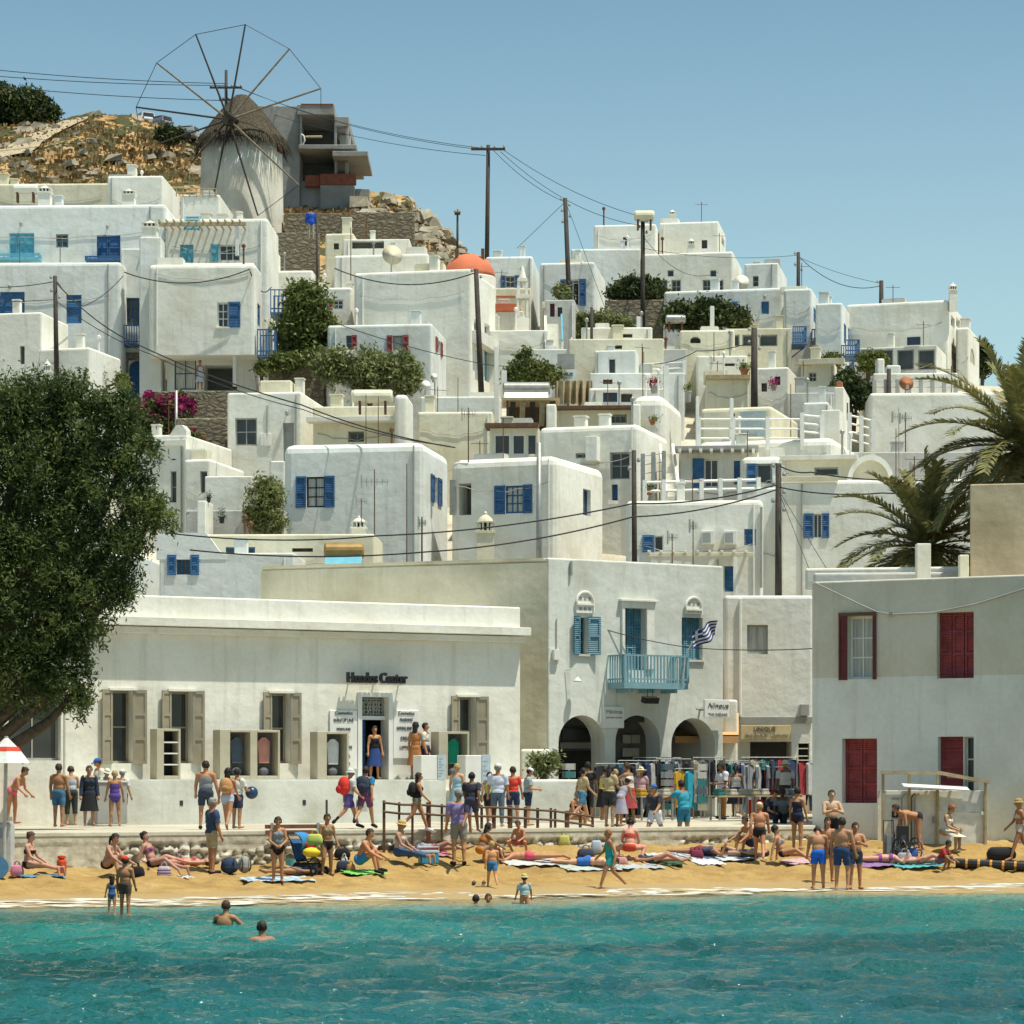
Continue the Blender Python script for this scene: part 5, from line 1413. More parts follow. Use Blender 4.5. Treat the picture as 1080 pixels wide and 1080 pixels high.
def gable():
 h = H['K1']; mb = MB(); pts = [(178,460),(183,452),(186,448),(192,448),(196,453),(196.5,462)]
 a = [h.uz(x, y) for x, y in pts]; n = len(a)
 mb.add([(p[0], .02, p[1]) for p in a]+[(p[0], .6, p[1]) for p in a], [tuple(range(n-1,-1,-1)), tuple(range(n, 2*n))]+[(i,(i+1)%n,n+(i+1)%n,n+i) for i in range(n)])
 mb.build('gable', [M['white']], h.root)
gable()
hs('K7', 'upper white house mostly hidden behind the large tree crown', -60, 112, 478, 600, 125.5, 6, 6, mat='white', r=.15, deep=5, front=[('w',30,520,46,545,'gframe',{})])
hs('K8', 'lower white house mostly hidden behind the large tree crown', -90, 150, 585, 680, 109.5, 3, 5, mat='cool', r=.12, deep=5)
hs('K2', 'small sunlit house with grey door beside the curling gable house', 194, 222, 484, 570, 125, 12, 5, mat='white', r=.12, deep=4, front=[('w',211,497,219,520,'gframe',{'nv':0,'nh':0})])
hs('K3', 'plain cream courtyard wall with pots along its foot', 216, 266, 502, 560, 122.5, 4, 1, mat='white', r=.05, name='courtyard_wall', cat='wall', deep=3)
hs('K4', 'low grey stained wall beneath the cream courtyard wall', 196, 300, 538, 580, 118, 3, 1, mat='grey', r=.04, name='courtyard_wall', cat='wall', deep=3)
hs('K5', 'square white chimney pier with a small cap left of the dark green climber', 208, 217, 528, 580, 116, 5, 1.0, x2=225, mat='white', r=.04, name='pier', cat='pier', deep=2)
hs('K6', 'short white terrace stair parapet beside the dark green climber', 284, 300, 486, 560, 123, 4, 3, mat='white', r=.06, name='terrace_wall', cat='wall', deep=3)
wallbox('garden_wall', 'rubble stone garden wall under the recessed veranda', 'stone wall', 160, 240, 412, 470, 141, 1.0, 'stone', 3, 3, r=.05)
wallbox('garden_wall', 'stone terrace wall below the dark green tree', 'stone wall', 283, 342, 384, 440, 147, 1.0, 'stone', 3, 3, r=.05)
wallbox('garden_wall', 'low stone wall crossing the slope below the concrete building', 'stone wall', 300, 437, 224, 236, 186, .8, 'stone', 2, 2, r=.05)
wallbox('garden_wall', 'grey stone wall beneath the foot of the windmill', 'stone wall', 286, 336, 245, 300, 166, .8, 'stone', 2, 2, r=.05)
wallbox('garden_wall', 'grey stone wall with pale coping beside the round tree on the ridge', 'stone wall', 638, 700, 316, 350, 162, .8, 'stone', 2, 2, r=.05)
wallbox('garden_wall', 'pale stepped rockery wall among the pink flowers', 'stone wall', 185, 240, 440, 500, 135, 1.2, 'stone', 8, 3, r=.1)
def clutter():
 r = random.Random(21)
 for k, h in H.items():
  if k in ('K3','K4','K5','K6','J3','J3b','L4t','D2b','D1r','L4b'): continue
  for _ in range(r.choice((1,2,2,3))):
   a = r.uniform(.12,.88)*h.W; d = r.uniform(.5, max(.6, min(2.5, h.D-.6))); z = h.H; c = r.random(); m = MB()
   if c < .35:
    w_ = r.uniform(.14,.3); hh = r.uniform(.4,1.0); m.box(a-w_, a+w_, d-w_, d+w_, z-.1, z+hh); m.box(a-w_*1.2, a+w_*1.2, d-w_*1.2, d+w_*1.2, z+hh+.002, z+hh+.08); m.build('chimney', [h.mat], h.root, bevel=.03)
   elif c < .6:
    hh = r.uniform(.5,1.3); m.cyl((a,d,z-.1),(a,d,z+hh),.05,n=7); m.lathe([(.10,0),(.11,.12),(.02,.2)], (a,d,z+hh), 8); m.build('vent_pipe', [M[r.choice(('metal','rust','wframe'))]], h.root)
   elif c < .8:
    w_ = r.uniform(.3,.8); m.box(a-w_, a+w_, d, d+.7, z-.1, z+r.uniform(.25,.6)); m.build('roof_box', [M[r.choice(('cream','grey','white'))]], h.root, bevel=.05)
   else:
    hh = r.uniform(.9,1.9); m.cyl((a,d,z-.1),(a,d,z+hh),.022,n=5); m.cyl((a-.4,d,z+hh*.9),(a+.4,d,z+hh*.86),.014,n=4); m.build('roof_mast', [M['rust']], h.root)
  if r.random() < .7 and h.H > 3:
   a = r.choice((.08,.93))*h.W; m = MB(); m.cyl((a,-.05,.5),(a,-.05,h.H-.15),.035,n=6); m.build('drain_pipe', [M[r.choice(('gframe','wframe'))]], h.root)
  if r.random() < .6:
   z = h.H*r.uniform(.72,.9); n = 9; m = MB(); m.tube([(h.W*(.06+.88*i/n), -.035, z-.3*math.sin(math.pi*i/n)+.05*math.sin(i*2.3)) for i in range(n+1)], .016, 4); m.build('wall_cable', [M['gframe']], h.root)
clutter()
# ------------------------------------------------------------------ vegetation
FOL = {
 'tamarisk': foliage('tamarisk_leaves', (.05,.085,.025), (.115,.16,.045), (.25,.29,.085), 1.0, .35),
 'green':    foliage('green_leaves', (.08,.11,.027), (.16,.195,.05), (.27,.29,.09), 1.0, .25),
 'dark':     foliage('dark_leaves', (.04,.062,.02), (.075,.10,.03), (.13,.15,.045), .8, .15),
 'olive':    foliage('olive_leaves', (.13,.155,.05), (.23,.26,.09), (.36,.38,.19), 1.3, .25),
 'pink':     foliage('pink_bracts', (.30,.02,.10), (.42,.03,.17), (.25,.04,.09), 1.5, .3),
 'redf':     foliage('red_flowers', (.30,.03,.04), (.42,.06,.06), (.20,.06,.03), 1.5, .3),
 'white':    foliage('white_flowers', (.5,.5,.4), (.62,.62,.5), (.4,.42,.3), 1.5, .2),
 'palm':     foliage('palm_leaves', (.16,.17,.06), (.29,.28,.10), (.44,.39,.18), .9, .18),
}
def leaf_mesh(name, blobs, n, size, aspect=.35, droop=0.0, clump=.42, shell=.55, seed=0):
 """blobs: (centre, (rx,ry,rz)); leaves sit in clumps spread through each blob"""
 r = np.random.default_rng(seed+11)
 vol = np.array([max(.05, b[1][0]*b[1][2]) for b in blobs]); share = vol/vol.sum()
 C = []
 for b, sh in zip(blobs, share):
  k = max(3, int(n*sh/46))
  d = r.normal(size=(k, 3)); d /= np.linalg.norm(d, axis=1)[:, None]
  rad = (shell+(1-shell)*r.random(k)**.7)*np.where(r.random(k) < .3, r.random(k)**.4, 1)
  rad = rad*(1+.16*r.normal(size=k))
  c = np.array(b[0])[None]+d*rad[:, None]*np.array(b[1])[None]
  m = 46
  cs = clump*min(b[1])**.5*(.6+.8*r.random(k))
  off = r.normal(size=(k, m, 3))*.5*cs[:, None, None]
  C.append((c[:, None, :]+off).reshape(-1, 3))
 C = np.concatenate(C); N = len(C)
 a = r.normal(size=(N, 3)); a[:, 2] -= droop; a /= np.linalg.norm(a, axis=1)[:, None]
 b_ = np.cross(a, r.normal(size=(N, 3))); b_ /= np.linalg.norm(b_, axis=1)[:, None]
 L = size*(.6+.8*r.random(N))[:, None]; W = L*aspect
 V = np.stack([C-a*L*.5, C+b_*W*.5, C+a*L*.5, C-b_*W*.5], 1).reshape(-1, 3)
 fc = np.arange(4*N).reshape(N, 4)
 return np_mesh(name, V, fc)
def pxblobs(lst, Y, depth=.8):
 out = []
 for cx, cy, rx, ry in lst:
  c = P(cx, cy, Y); s_ = Y/F
  out.append(((c.x, c.y, c.z), (rx*s_, max(.25, (rx+ry)/2*s_*depth), ry*s_)))
 return out
def plant(name, cat, label, Y, blobs, n, size, mat, trunk=None, group=None, aspect=.4, droop=0, flowers=None, clump=.42, seed=0, trunk_r=.12, depth=.8):
 B = pxblobs(blobs, Y, depth); n = n if name == 'tamarisk_tree' else int(n*2.2); size = size if name == 'tamarisk_tree' else size*.68
 base = P(trunk[0], trunk[1], Y) if trunk else Vector((B[0][0][0], B[0][0][1], min(b[0][2]-b[1][2] for b in B)))
 t = empty(name, base, 0, label, cat, group)
 B2 = [((b[0][0]-base.x, b[0][1]-base.y, b[0][2]-base.z), b[1]) for b in B]
 me = leaf_mesh('crown', B2, n, size, aspect, droop, clump, seed=seed)
 link_mesh('crown', me, FOL[mat], t)
 if flowers:
  me = leaf_mesh('blossom', [(b[0], tuple(x*1.04 for x in b[1])) for b in B2], flowers[1], flowers[2], .8, 0, clump*.6, .8, seed+5)
  link_mesh('blossom', me, FOL[flowers[0]], t)
 mb = MB(); r_ = random.Random(seed)
 zlow = -.6
 for b in B2:
  c = Vector(b[0]); mid = Vector((c.x*.25, c.y*.25, c.z*.45))
  mb.tube([(0,0,zlow), mid, c*.85+Vector((r_.uniform(-.1,.1),0,0)), c+Vector((0,0,b[1][2]*.5))], [trunk_r, trunk_r*.7, trunk_r*.4, trunk_r*.12], 7)
 mb.build('trunk', [M['bark']], t, smooth=True)
 return t
plant('tamarisk_tree', 'tree', 'large dark feathery green tree leaning over the promenade at the left edge', 73.2,
   [(-10,440,52,44),(35,428,40,38),(72,418,30,24),(98,450,42,44),(128,432,26,24),(140,480,30,30),(30,490,60,46),(95,510,46,40),(150,525,26,26),(164,550,24,20),(60,560,60,44),(125,575,36,30),(15,600,60,48),(90,625,44,36),(125,618,24,24),(40,665,52,42),(86,672,26,30),(10,715,52,44),(62,716,34,34),(80,738,18,20),(-70,560,100,150)],
   165000, .135, 'tamarisk', trunk=(-75,885), aspect=.30, droop=.35, clump=.30, seed=1, trunk_r=.32, depth=.7)
plant('broadleaf_tree', 'tree', 'green tree growing between the blue balcony wing and the red shutter house', 147.5, [(322,316,21,20),(316,348,22,26),(341,350,15,19),(308,368,14,12)], 7000, .42, 'green', trunk=(318,390), seed=2, trunk_r=.2)
plant('flowering_hedge', 'hedge', 'long grey green hedge with pale blossom in front of the red shuttered house', 143.5, [(352,386,20,15),(388,392,30,20),(424,394,20,21)], 9000, .36, 'olive', trunk=(390,415), flowers=('white', 700, .2), seed=3)
plant('shrub', 'shrub', 'dark green hedge shrub on the stone terrace right of the green tree', 145.5, [(300,382,18,8),(330,378,18,8)], 2200, .35, 'green', seed=4)
plant('climbing_shrub', 'climber', 'green climber with pale blossom against the left side of the round roofed house', 117.5, [(281,522,15,17),(284,547,14,16),(269,545,8,14)], 4200, .26, 'olive', trunk=(282,562), flowers=('white', 200, .14), seed=5)
plant('bougainvillea', 'flowering shrub', 'bright pink flowering shrub beside the blue arched door', 139.5, [(163,434,18,14),(188,432,14,14)], 1800, .3, 'green', trunk=(175,455), flowers=('pink', 5200, .3), seed=6)
plant('bougainvillea', 'flowering shrub', 'smaller red flowering shrub on the rockery below the pink one', 134, [(205,470,11,14)], 900, .26, 'green', flowers=('redf', 800, .24), seed=7)
plant('shrub', 'shrub', 'dark shrub at the foot of the pole among the pink flowers', 138.8, [(158,452,20,12),(195,452,16,12)], 2000, .3, 'dark', seed=8)
plant('round_tree', 'tree', 'dark round tree on the ridge in front of the wide shaded wall', 163, [(662,308,18,14),(684,308,18,13)], 4200, .42, 'dark', trunk=(672,330), seed=9)
plant('round_tree', 'tree', 'long dark bushy tree in front of the long blue shuttered ridge house', 157.5, [(722,334,18,13),(750,331,20,13),(778,337,14,9)], 6500, .42, 'dark', trunk=(750,352), seed=10)
plant('shrub', 'shrub', 'olive green shrubs climbing the slope below the blue balcony house', 159, [(614,345,12,16),(636,340,16,10),(655,343,12,8)], 3000, .36, 'olive', seed=11)
plant('shrub', 'shrub', 'small green balcony plant at the roof edge beside the tall pole', 160, [(593,309,9,6)], 600, .3, 'olive', seed=12)
plant('shrub', 'shrub', 'dense green shrub behind the solar water heater', 145.5, [(552,392,18,12),(575,396,14,10),(553,378,6,8)], 3200, .34, 'green', seed=13)
plant('round_tree', 'tree', 'pair of dark trees left of the white parapet with the rust dish', 144, [(893,412,12,18),(910,418,10,14)], 3600, .36, 'dark', trunk=(900,445), seed=14)
plant('shrub', 'shrub', 'bright green bush under the glazed veranda on the right ridge', 150.5, [(915,382,10,8),(928,378,8,6)], 1500, .32, 'green', seed=15)
plant('shrub', 'shrub', 'small green bush beside the middle blue flank balcony', 150.5, [(876,381,9,7)], 900, .32, 'green', seed=16)
plant('cypress_tree', 'tree', 'dark upright tree on the skyline right of the big plain house', 168, [(1035,372,7,14),(1036,385,8,10)], 2200, .36, 'dark', trunk=(1036,400), seed=17)
plant('juniper_bush', 'bush', 'big dark round bush on the hilltop at the left edge of the sky', 217, [(14,112,34,20),(-6,104,20,16),(38,117,14,13)], 7000, .6, 'dark', trunk=(10,134), seed=18)
plant('juniper_bush', 'bush', 'small dark round bush on the hilltop beside the bigger one', 216.5, [(50,120,10.5,10)], 1800, .5, 'dark', trunk=(50,133), seed=19)
plant('shrub', 'shrub', 'low dark scrub on the dry slope just left of the mill cap', 206, [(178,142,14,8)], 1600, .45, 'dark', seed=20)
plant('potted_plant', 'plant', 'dry tangled plant behind the low wall between the shop and the left arch', 86.5, [(572,806,10,13),(584,803,6,8)], 900, .2, 'olive', seed=21)
plant('shrub', 'shrub', 'green garden shrub at the foot of the white sunlit annex', 139, [(100,402,12,8),(128,404,8,8)], 1200, .3, 'green', seed=22)
plant('shrub', 'shrub', 'small shrub on the right edge of the veranda wall', 144.8, [(276,388,6,7)], 500, .3, 'green', seed=23)
def palm(px, py, Y, n, length, label, seed, base_z, lean=0):
 c = P(px, py, Y); r = random.Random(seed)
 t = empty('palm_tree', (c.x, c.y, base_z), 0, label, 'palm tree')
 hc = c.z-base_z
 m = MB(); pts = [(lean*(1-k/12), 0, hc*k/12) for k in range(13)]
 m.tube(pts, [.26+.03*(i % 2)+(.12 if i > 10 else 0) for i in range(13)], 12); m.build('trunk', [M['bark']], t)
 top = Vector((0,0,hc))
 for i in range(n):
  az = 2*math.pi*(i*.381966 % 1)+r.uniform(-.2,.2); el = R(88-(i/n)**.8*118+r.uniform(-6,6))
  L = length*r.uniform(.8,1.08)*(.85 if el > 1.1 else 1); k = 16
  p = top.copy(); d = Vector((math.cos(az)*math.cos(el), math.sin(az)*math.cos(el), math.sin(el)))
  pts = [p.copy()]; dirs = [d.copy()]
  for j in range(k):
   d = (d+Vector((0,0,-.055-.045*j/k))).normalized(); p = p+d*L/k; pts.append(p.copy()); dirs.append(d.copy())
  mb = MB(); mb.tube(pts, [.035*(1-j/(k+1))+.006 for j in range(k+1)], 5)
  V = []; Fc = []
  nl = 84
  for j in range(nl):
   u_ = .12+.88*j/nl; q = u_*k; i0 = min(k-1, int(q)); pp = pts[i0].lerp(pts[i0+1], q-i0); dd = dirs[i0]
   sd = dd.cross(Vector((0,0,1)));
   if sd.length < 1e-3: sd = Vector((1,0,0))
   sd.normalize(); up = sd.cross(dd).normalized()
   ll = .62*(1-.75*abs(u_-.42)**1.3*1.3)*r.uniform(.8,1.15)
   for s_ in (-1, 1):
    ld_ = (dd*.75+sd*s_*.75+up*.28+Vector((r.uniform(-.15,.15),r.uniform(-.15,.15),r.uniform(-.3,.05)))).normalized()
    wv = ld_.cross(up).normalized()*.034
    b = len(V); mid = pp+ld_*ll*.5; e = pp+ld_*ll+Vector((0,0,-.10*ll))
    V += [pp-wv*.6, pp+wv*.6, mid+wv, mid-wv, e]; Fc += [(b,b+1,b+2,b+3),(b+3,b+2,b+4)]
  mb.add(V, Fc)
  mb.build('frond', [FOL['palm']], t)
 m = MB()
 for i in range(14):
  a = r.uniform(0, 6.28); m.tube([top+Vector((0,0,-.1)), top+Vector((math.cos(a)*.3, math.sin(a)*.3, -.35)), top+Vector((math.cos(a)*.36, math.sin(a)*.36, -1.3+r.uniform(0,.5)))], [.04,.05,.015], 5)
 m.build('dry_skirt', [M['lwood']], t)
 return t
palm(1079, 474, 88, 54, 4.2, 'large date palm rising behind the tan block at the right edge', 3, 2)
palm(978, 578, 90, 44, 3.6, 'smaller date palm in front of the plain blue shuttered house', 5, 2)
# ------------------------------------------------------------------ windmill
def windmill():
 c = P(255, 243, 187); s_ = 187/F
 t = empty('windmill', c, 0, 'round white windmill with thatched cap and bare spoked wheel on the hilltop', 'windmill')
 Rr = 44*s_; ht = (243-146)*s_
 m = MB(); m.lathe([(Rr*1.02,-3),(Rr*1.0,0),(Rr*.985,ht*.5),(Rr*.96,ht)], (0,0,0), 56); w_ = m.build('tower', [M['mill']], t, smooth=True)
 zc = ht-.1; prof = [(Rr*1.03,-.35),(Rr*1.05,.0),(Rr*.90,.5),(Rr*.72,1.15),(Rr*.50,1.9),(Rr*.30,2.5),(Rr*.15,2.9),(.02,3.0)]
 m = MB(); m.lathe(prof, (0,0,zc), 40); cap = m.build('thatched_cap', [M['thatch']], t)
 V = []; Fc = []; r = np.random.default_rng(4)
 rs = [p[0] for p in prof][::-1]; zs = [p[1] for p in prof][::-1]
 for i in range(3600):
  f = r.random()**.6; zz = 3.0-3.35*f; rad = float(np.interp(-zz, [-z for z in zs], rs)); a = r.uniform(0, 6.283)
  d = Vector((math.cos(a), math.sin(a), 0)); tn = Vector((-d.y, d.x, 0))
  p = d*(rad+.02)+Vector((0,0,zc+zz)); L = r.uniform(.3,.95)*(1.3 if zz < .2 else .8); e = p+(d*r.uniform(.25,.6)+tn*r.uniform(-.25,.25)+Vector((0,0,-.8)))*L
  b = len(V); V += [p-tn*.03, p+tn*.03, e+tn*.012, e-tn*.012]; Fc.append((b,b+1,b+2,b+3))
 m = MB(); m.add(V, Fc); m.build('straw', [M['thatch']], cap)
 q = MB(); q.box(Rr*.80, Rr*.99, -Rr*.42, -Rr*.15, ht-1.1, ht-.4); q.build('window', [M['maroon']], t)
 hub = P(241, 126, 187-Rr-.55)-c
 m = MB(); m.cyl(hub+Vector((0,-1.7,0)), hub+Vector((.8,Rr+.6,.25)), .17, .2, 8); ax = m.build('axle', [M['pole']], t)
 m = MB(); m.cyl(hub+Vector((0,-.2,0)), hub+Vector((0,.2,0)), .42, n=12); wh = m.build('hub', [M['pole']], t)
 tips = []
 for a, L in ((173,96),(142,94),(111,94),(80,100),(49.5,97),(19,101),(-43,99),(-73,104),(-101,76),(-130,60),(-160,74)):
  L *= s_; e = hub+Vector((math.cos(R(a))*L, .25*math.cos(R(a)), math.sin(R(a))*L)); tips.append(e)
  m = MB(); m.cyl(hub+(e-hub)*.04, e, .072, .05, 6)
  if a > 0 or a < -40 and L > 95*s_: m.cyl(hub+(e-hub)*.3+Vector((0,-.09,0)), e+Vector((0,-.08,0)), .05, .05, 5)
  m.build('spoke', [M['spar'] if a in (49.5,19,-43,142) else M['pole']], t)
 for i in range(6):
  if i < 5:
   m = MB(); m.cyl(tips[i], tips[i+1], .022, n=4); m.build('rim_rope', [M['wire']], t)
 m = MB(); m.cyl(tips[0], tips[0]+Vector((.15,0,-1.0)), .02, n=4); m.build('rim_rope', [M['wire']], t)
 m = MB(); m.cyl(tips[5], tips[5]+Vector((0,0,-1.3)), .02, n=4); m.build('rim_rope', [M['wire']], t)
 m = MB(); m.cyl(tips[7], tips[6], .02, n=4); m.build('rim_rope', [M['wire']], t)
windmill()
# ------------------------------------------------------------------ unfinished concrete building
def skeleton():
 Y = 199; a = P(278, 221, Y); s_ = Y/F
 t = empty('concrete_building', a, 0, 'unfinished grey concrete building with open floors beside the windmill', 'building')
 X = lambda px: (px-278)*s_
 Z = lambda py: (221-py)*s_
 cm = M['concrete']
 def blk(name, x0, x1, y0, y1, d0, d1, m=cm):
  b = MB(); b.box(X(x0), X(x1), d0, d1, Z(y1), Z(y0)); return b.build(name, [m], t, bevel=.03, seg=1)
 blk('wall', 260, 316, 111.5, 222, .05, 9); blk('base_wall', 316.1, 338, 190, 222, .3, 9); blk('base_wall', 338.1, 374, 196.5, 222, -.4, 9)
 blk('base_wall', 374.1, 389, 196, 222, 1, 8)
 blk('brick_parapet', 322, 338, 185, 197, -.1, .25, paint('red_brick', (.26,.085,.05), .9, .7, 3)); blk('brick_parapet', 338.1, 376, 184.5, 196.4, -.42, -.15, M['brick'] if 'brick' in M else bpy.data.materials['red_brick'])
 blk('roof_slab', 314, 353, 112, 122.5, -.5, 9); blk('roof_slab', 353.1, 368, 124, 134, -.3, 9)
 blk('roof_tiles', 318, 352, 110.8, 112.1, -.55, 2, M['terracotta'])
 blk('floor_slab', 316.2, 377, 156.5, 161, -1.2, 9); blk('floor_slab', 352, 389, 164.5, 170, -1.6, 5)
 blk('column', 316.3, 318.5, 122.6, 156.4, -.3, .3); blk('column', 352.6, 355.3, 122.6, 156.4, -.25, .3); blk('column', 365, 368, 134.1, 164.4, -.25, .3)
 blk('column', 353, 355.5, 161.1, 184, -.2, .35); blk('column', 364, 367.5, 170.1, 184, -.15, .3)
 blk('back_wall', 316.4, 356, 122.7, 156.3, 4.5, 4.8, M['dim']); blk('back_wall', 316.4, 367, 161.2, 196, 3.5, 3.8, M['dim']); blk('back_wall', 356.2, 367.8, 134.2, 164, 2.2, 2.5, M['grey'])
 r = MB(); r.cyl((X(322),-.2,Z(145)),(X(340),-.4,Z(145.5)),.09,n=6); r.build('plank', [M['lwood']], t)
 r = MB(); r.tube([(X(318.5),-.4,Z(143)),(X(321),-.5,Z(145)),(X(322),-.5,Z(150)),(X(319),-.4,Z(155))], .06, 6); r.build('pipe', [M['wframe']], t)
skeleton()
# ------------------------------------------------------------------ poles, lines and aerials
def pole(px, yt, yb, Y, label, r=.13, dx=0, mat='pole', arms=(), ins=0, group='utility poles on the hill'):
 a = P(px+dx, yb, Y); b = P(px, yt, Y)
 t = empty('utility_pole', a, 0, label, 'utility pole', group)
 m = MB(); m.cyl((0,0,-2), b-a, r, r*.75, 8); m.build('shaft', [M[mat]], t, smooth=True)
 for (py, w_, d_) in arms:
  z = (b-a).z-(py-yt)*Y/F; hw_ = w_*Y/F/2; f = z/max(.1, (b-a).z); x = (b-a).x*f
  m = MB(); m.box(x-hw_, x+hw_, -r-.1, -r+.02, z-.07, z+.07); ar = m.build('crossarm', [M[mat]], t)
  for k in (-1,-.4,.4,1):
   q = MB(); q.lathe([(.05,0),(.07,.08),(.03,.2)], (x+k*hw_*.93,-r-.04,z+.07), 8); q.build('insulator', [M['gframe']], ar)
 for i in range(ins):
  z = (b-a).z-.15-.32*i; q = MB(); x = (b-a).x*z/max(.1,(b-a).z); q.lathe([(.06,0),(.08,.08),(.04,.18)], (x+(r+.06)*(1 if i % 2 else -1),-.05,z), 8); q.build('insulator', [M['gframe']], t)
 return t
pole(58, 291, 366, 137, 'wooden cable pole standing on the sunlit white annex at the left', .13, 2, ins=4)
pole(334.5, 224, 305, 158, 'thin dark pole beside the small house under the mill', .08)
pole(515, 153, 285, 170, 'tall wooden pole with crossarm on the skyline', .15, -2, arms=((158,36,0),))
pole(482.5, 221, 262, 190, 'short pole with bracket on the rocky slope edge', .09, 0, arms=((226,6,0),))
pole(596, 209, 345, 162, 'tall wooden pole in front of the blue balcony house', .16, 7, ins=5)
pole(502, 284, 406, 146, 'leaning dark pole in front of the teal gallery house', .16, 7, ins=2)
pole(678, 226, 350, 161, 'tall pole carrying a solar heater box in front of the ridge houses', .15, 0, ins=4)
pole(795.5, 346, 418, 143, 'stout dark pole with insulators in the middle of the jumble', .2, 0, ins=5)
pole(842, 266, 310, 166, 'small pole on the skyline behind the row of blue balconies', .13, 0, ins=4)
pole(929.5, 296, 320, 165, 'short dark pole on the skyline above the big plain house', .16, 0, ins=1)
pole(937.5, 389, 420, 142, 'short dark post left of the rust dish', .14, 0)
pole(892.5, 425, 465, 138, 'dark post in the gap behind the white pipe railing', .13, 0)
pole(668.5, 475, 595, 112, 'slim dark pole right of the blue corner door', .12, 1, ins=3)
pole(821, 489, 628, 103.5, 'wooden distribution pole behind the white shop', .14, 0, ins=6)
pole(238.5, 74, 150, 206, 'crossarm pole behind the windmill cap', .14, 0, arms=((93,34,0),(106,14,0)))
pole(624, 324, 372, 152, 'thin brown post on the shrub slope', .10, 0)
pole(186, 412, 470, 137.5, 'grey cable pole among the pink flowers', .09, 0, mat='metal')
pole(568.5, 467, 592, 115.3, 'thick galvanised flue pipe in front of the round cornered house', .13, 0, mat='metal', group=None)
def whitepost(px, yt, yb, Y, w, label):
 a = P(px, yb, Y); m = MB(); h = (yb-yt)*Y/F; w_ = w*Y/F/2; m.box(-w_, w_, -w_, w_, -.5, h)
 tag(m.build('post', [M['wframe']], None, a, bevel=.02), label, 'post')
whitepost(523.5, 366, 450, 140, 4.5, 'tall white post left of the brown timber pergola')
whitepost(531.5, 391, 420, 140, 6, 'short cream pier beside the solar water heater')
whitepost(702.5, 386, 420, 140.5, 6, 'tall pale square pillar above the curved white wall')
whitepost(735.5, 418, 478, 131, 3.5, 'white terrace post at the left end of the pipe railing')
whitepost(771.5, 420, 468, 131.5, 4, 'white terrace post in the middle of the pipe railing')
whitepost(751, 323, 350, 156.5, 4.5, 'slim white flue post in front of the dark ridge bush')
whitepost(673.5, 334, 352, 157.5, 4.5, 'short white flue left of the ridge bush')
def cable(label, pts, sag=0.0, r=.022, name='power_cable', n=18, group=None):
 """pts: (px, py, Y); a hanging curve between the first and last, through the others"""
 W = [P(*p) for p in pts]; out = []
 for a, b in zip(W[:-1], W[1:]):
  for i in range(n):
   u_ = i/n; p = a.lerp(b, u_); p.z -= sag*a.y/F*4*u_*(1-u_); out.append(p)
 out.append(W[-1])
 m = MB(); m.tube(out, r, 5)
 return tag(m.build(name, [M['wire']], smooth=True), label, 'cable', group or 'overhead cables')
cable('black cable entering from the left edge to the leftmost pole', [(-30,302,136.5),(57,297,136.5)], 3)
cable('second black cable entering from the left edge lower on the pole', [(-30,318,136.5),(57,316,136.5)], 1, .018)
cable('cable looping from the leftmost pole to the blue balcony link', [(60,297,136.5),(88,323,143),(130,291,145.6)], 4)
cable('thick black cable sagging across the one window house', [(131,287,145),(263,284,145),(286,303,150)], 13, .03)
cable('thick cable running down from the leftmost pole across the slope to the round roofed house', [(60,299,136.5),(132,357,132),(318,427,122),(480,472,116)], 5, .03)
cable('thin cable just below the thick one from the leftmost pole', [(60,318,136.5),(160,374,132),(320,432,121),(470,470,115)], 5, .02)
cable('sagging cable before the big blank cream wall', [(353,283,149),(503,287,146)], 15, .03)
cable('thin cable running past the red shuttered house', [(352,340,144.5),(500,382,143),(560,384,142)], 3, .02)
cable('upper black cable low over the long cream house', [(175,562,105),(400,565,104),(668,531,104),(820,511,103.2)], 6, .028)
cable('lower black cable over the long cream house', [(200,580,103),(450,582,102),(668,545,102.5),(820,516,103.2)], 6, .028)
cable('cable from the distribution pole towards the large palm', [(822,491,103.2),(855,498,103),(960,506,101),(1100,505,98)], 3, .026)
cable('second cable from the distribution pole passing the smaller palm', [(822,514,103.2),(930,520,101),(1100,512,98)], 4, .026)
cable('pale guy wire slanting down left from the distribution pole', [(822,520,103),(858,612,100)], 0, .012)
cable('guy wire slanting down right from the distribution pole', [(823,520,103),(872,600,100)], 0, .012)
for i, (a, b) in enumerate((((-30,71),(237,88)), ((-30,78),(239,90)), ((-30,88),(238,106)))):
 cable(('topmost','middle','lowest')[i]+' thin wire in the sky left of the windmill', [(*a,206),(*b,206)], 3, .028)
for i, (a, b) in enumerate((((247,90),(500,157)), ((250,92),(515,157)), ((246,106),(512,164)))):
 cable(('upper','middle','lower')[i]+' thin wire from the mill pole to the tall crossarm pole', [(*a,206),(*b,170)], 9, .018)
cable('wire from the tall crossarm pole down to the next tall pole', [(520,158,170),(596,213,162)], 6, .017)
cable('upper long wire from the tall crossarm pole to the solar heater pole', [(531,158,170),(678,229,161)], 8, .017)
cable('lower long wire from the tall crossarm pole to the solar heater pole', [(528,160,170),(676,238,161)], 14, .017)
cable('thin wire falling from the second tall pole across the blue balcony house', [(597,214,161.5),(640,330,158)], 0, .015)
cable('thin wire falling from the second tall pole to the left', [(595,214,161.5),(545,262,165)], 0, .015)
cable('wire sagging between the two skyline poles on the right', [(842,270,166),(930,301,165)], 14, .022)
cable('upper thin wire between the two skyline poles', [(842,271,166),(930,299,165)], 3, .014)
cable('thin wire from the solar heater pole to the skyline pole', [(679,262,161),(842,269,166)], 6, .014)
cable('sagging cable on the wall of the two glazed doors house', [(679,250,160.8),(757,287,169)], 18, .016)
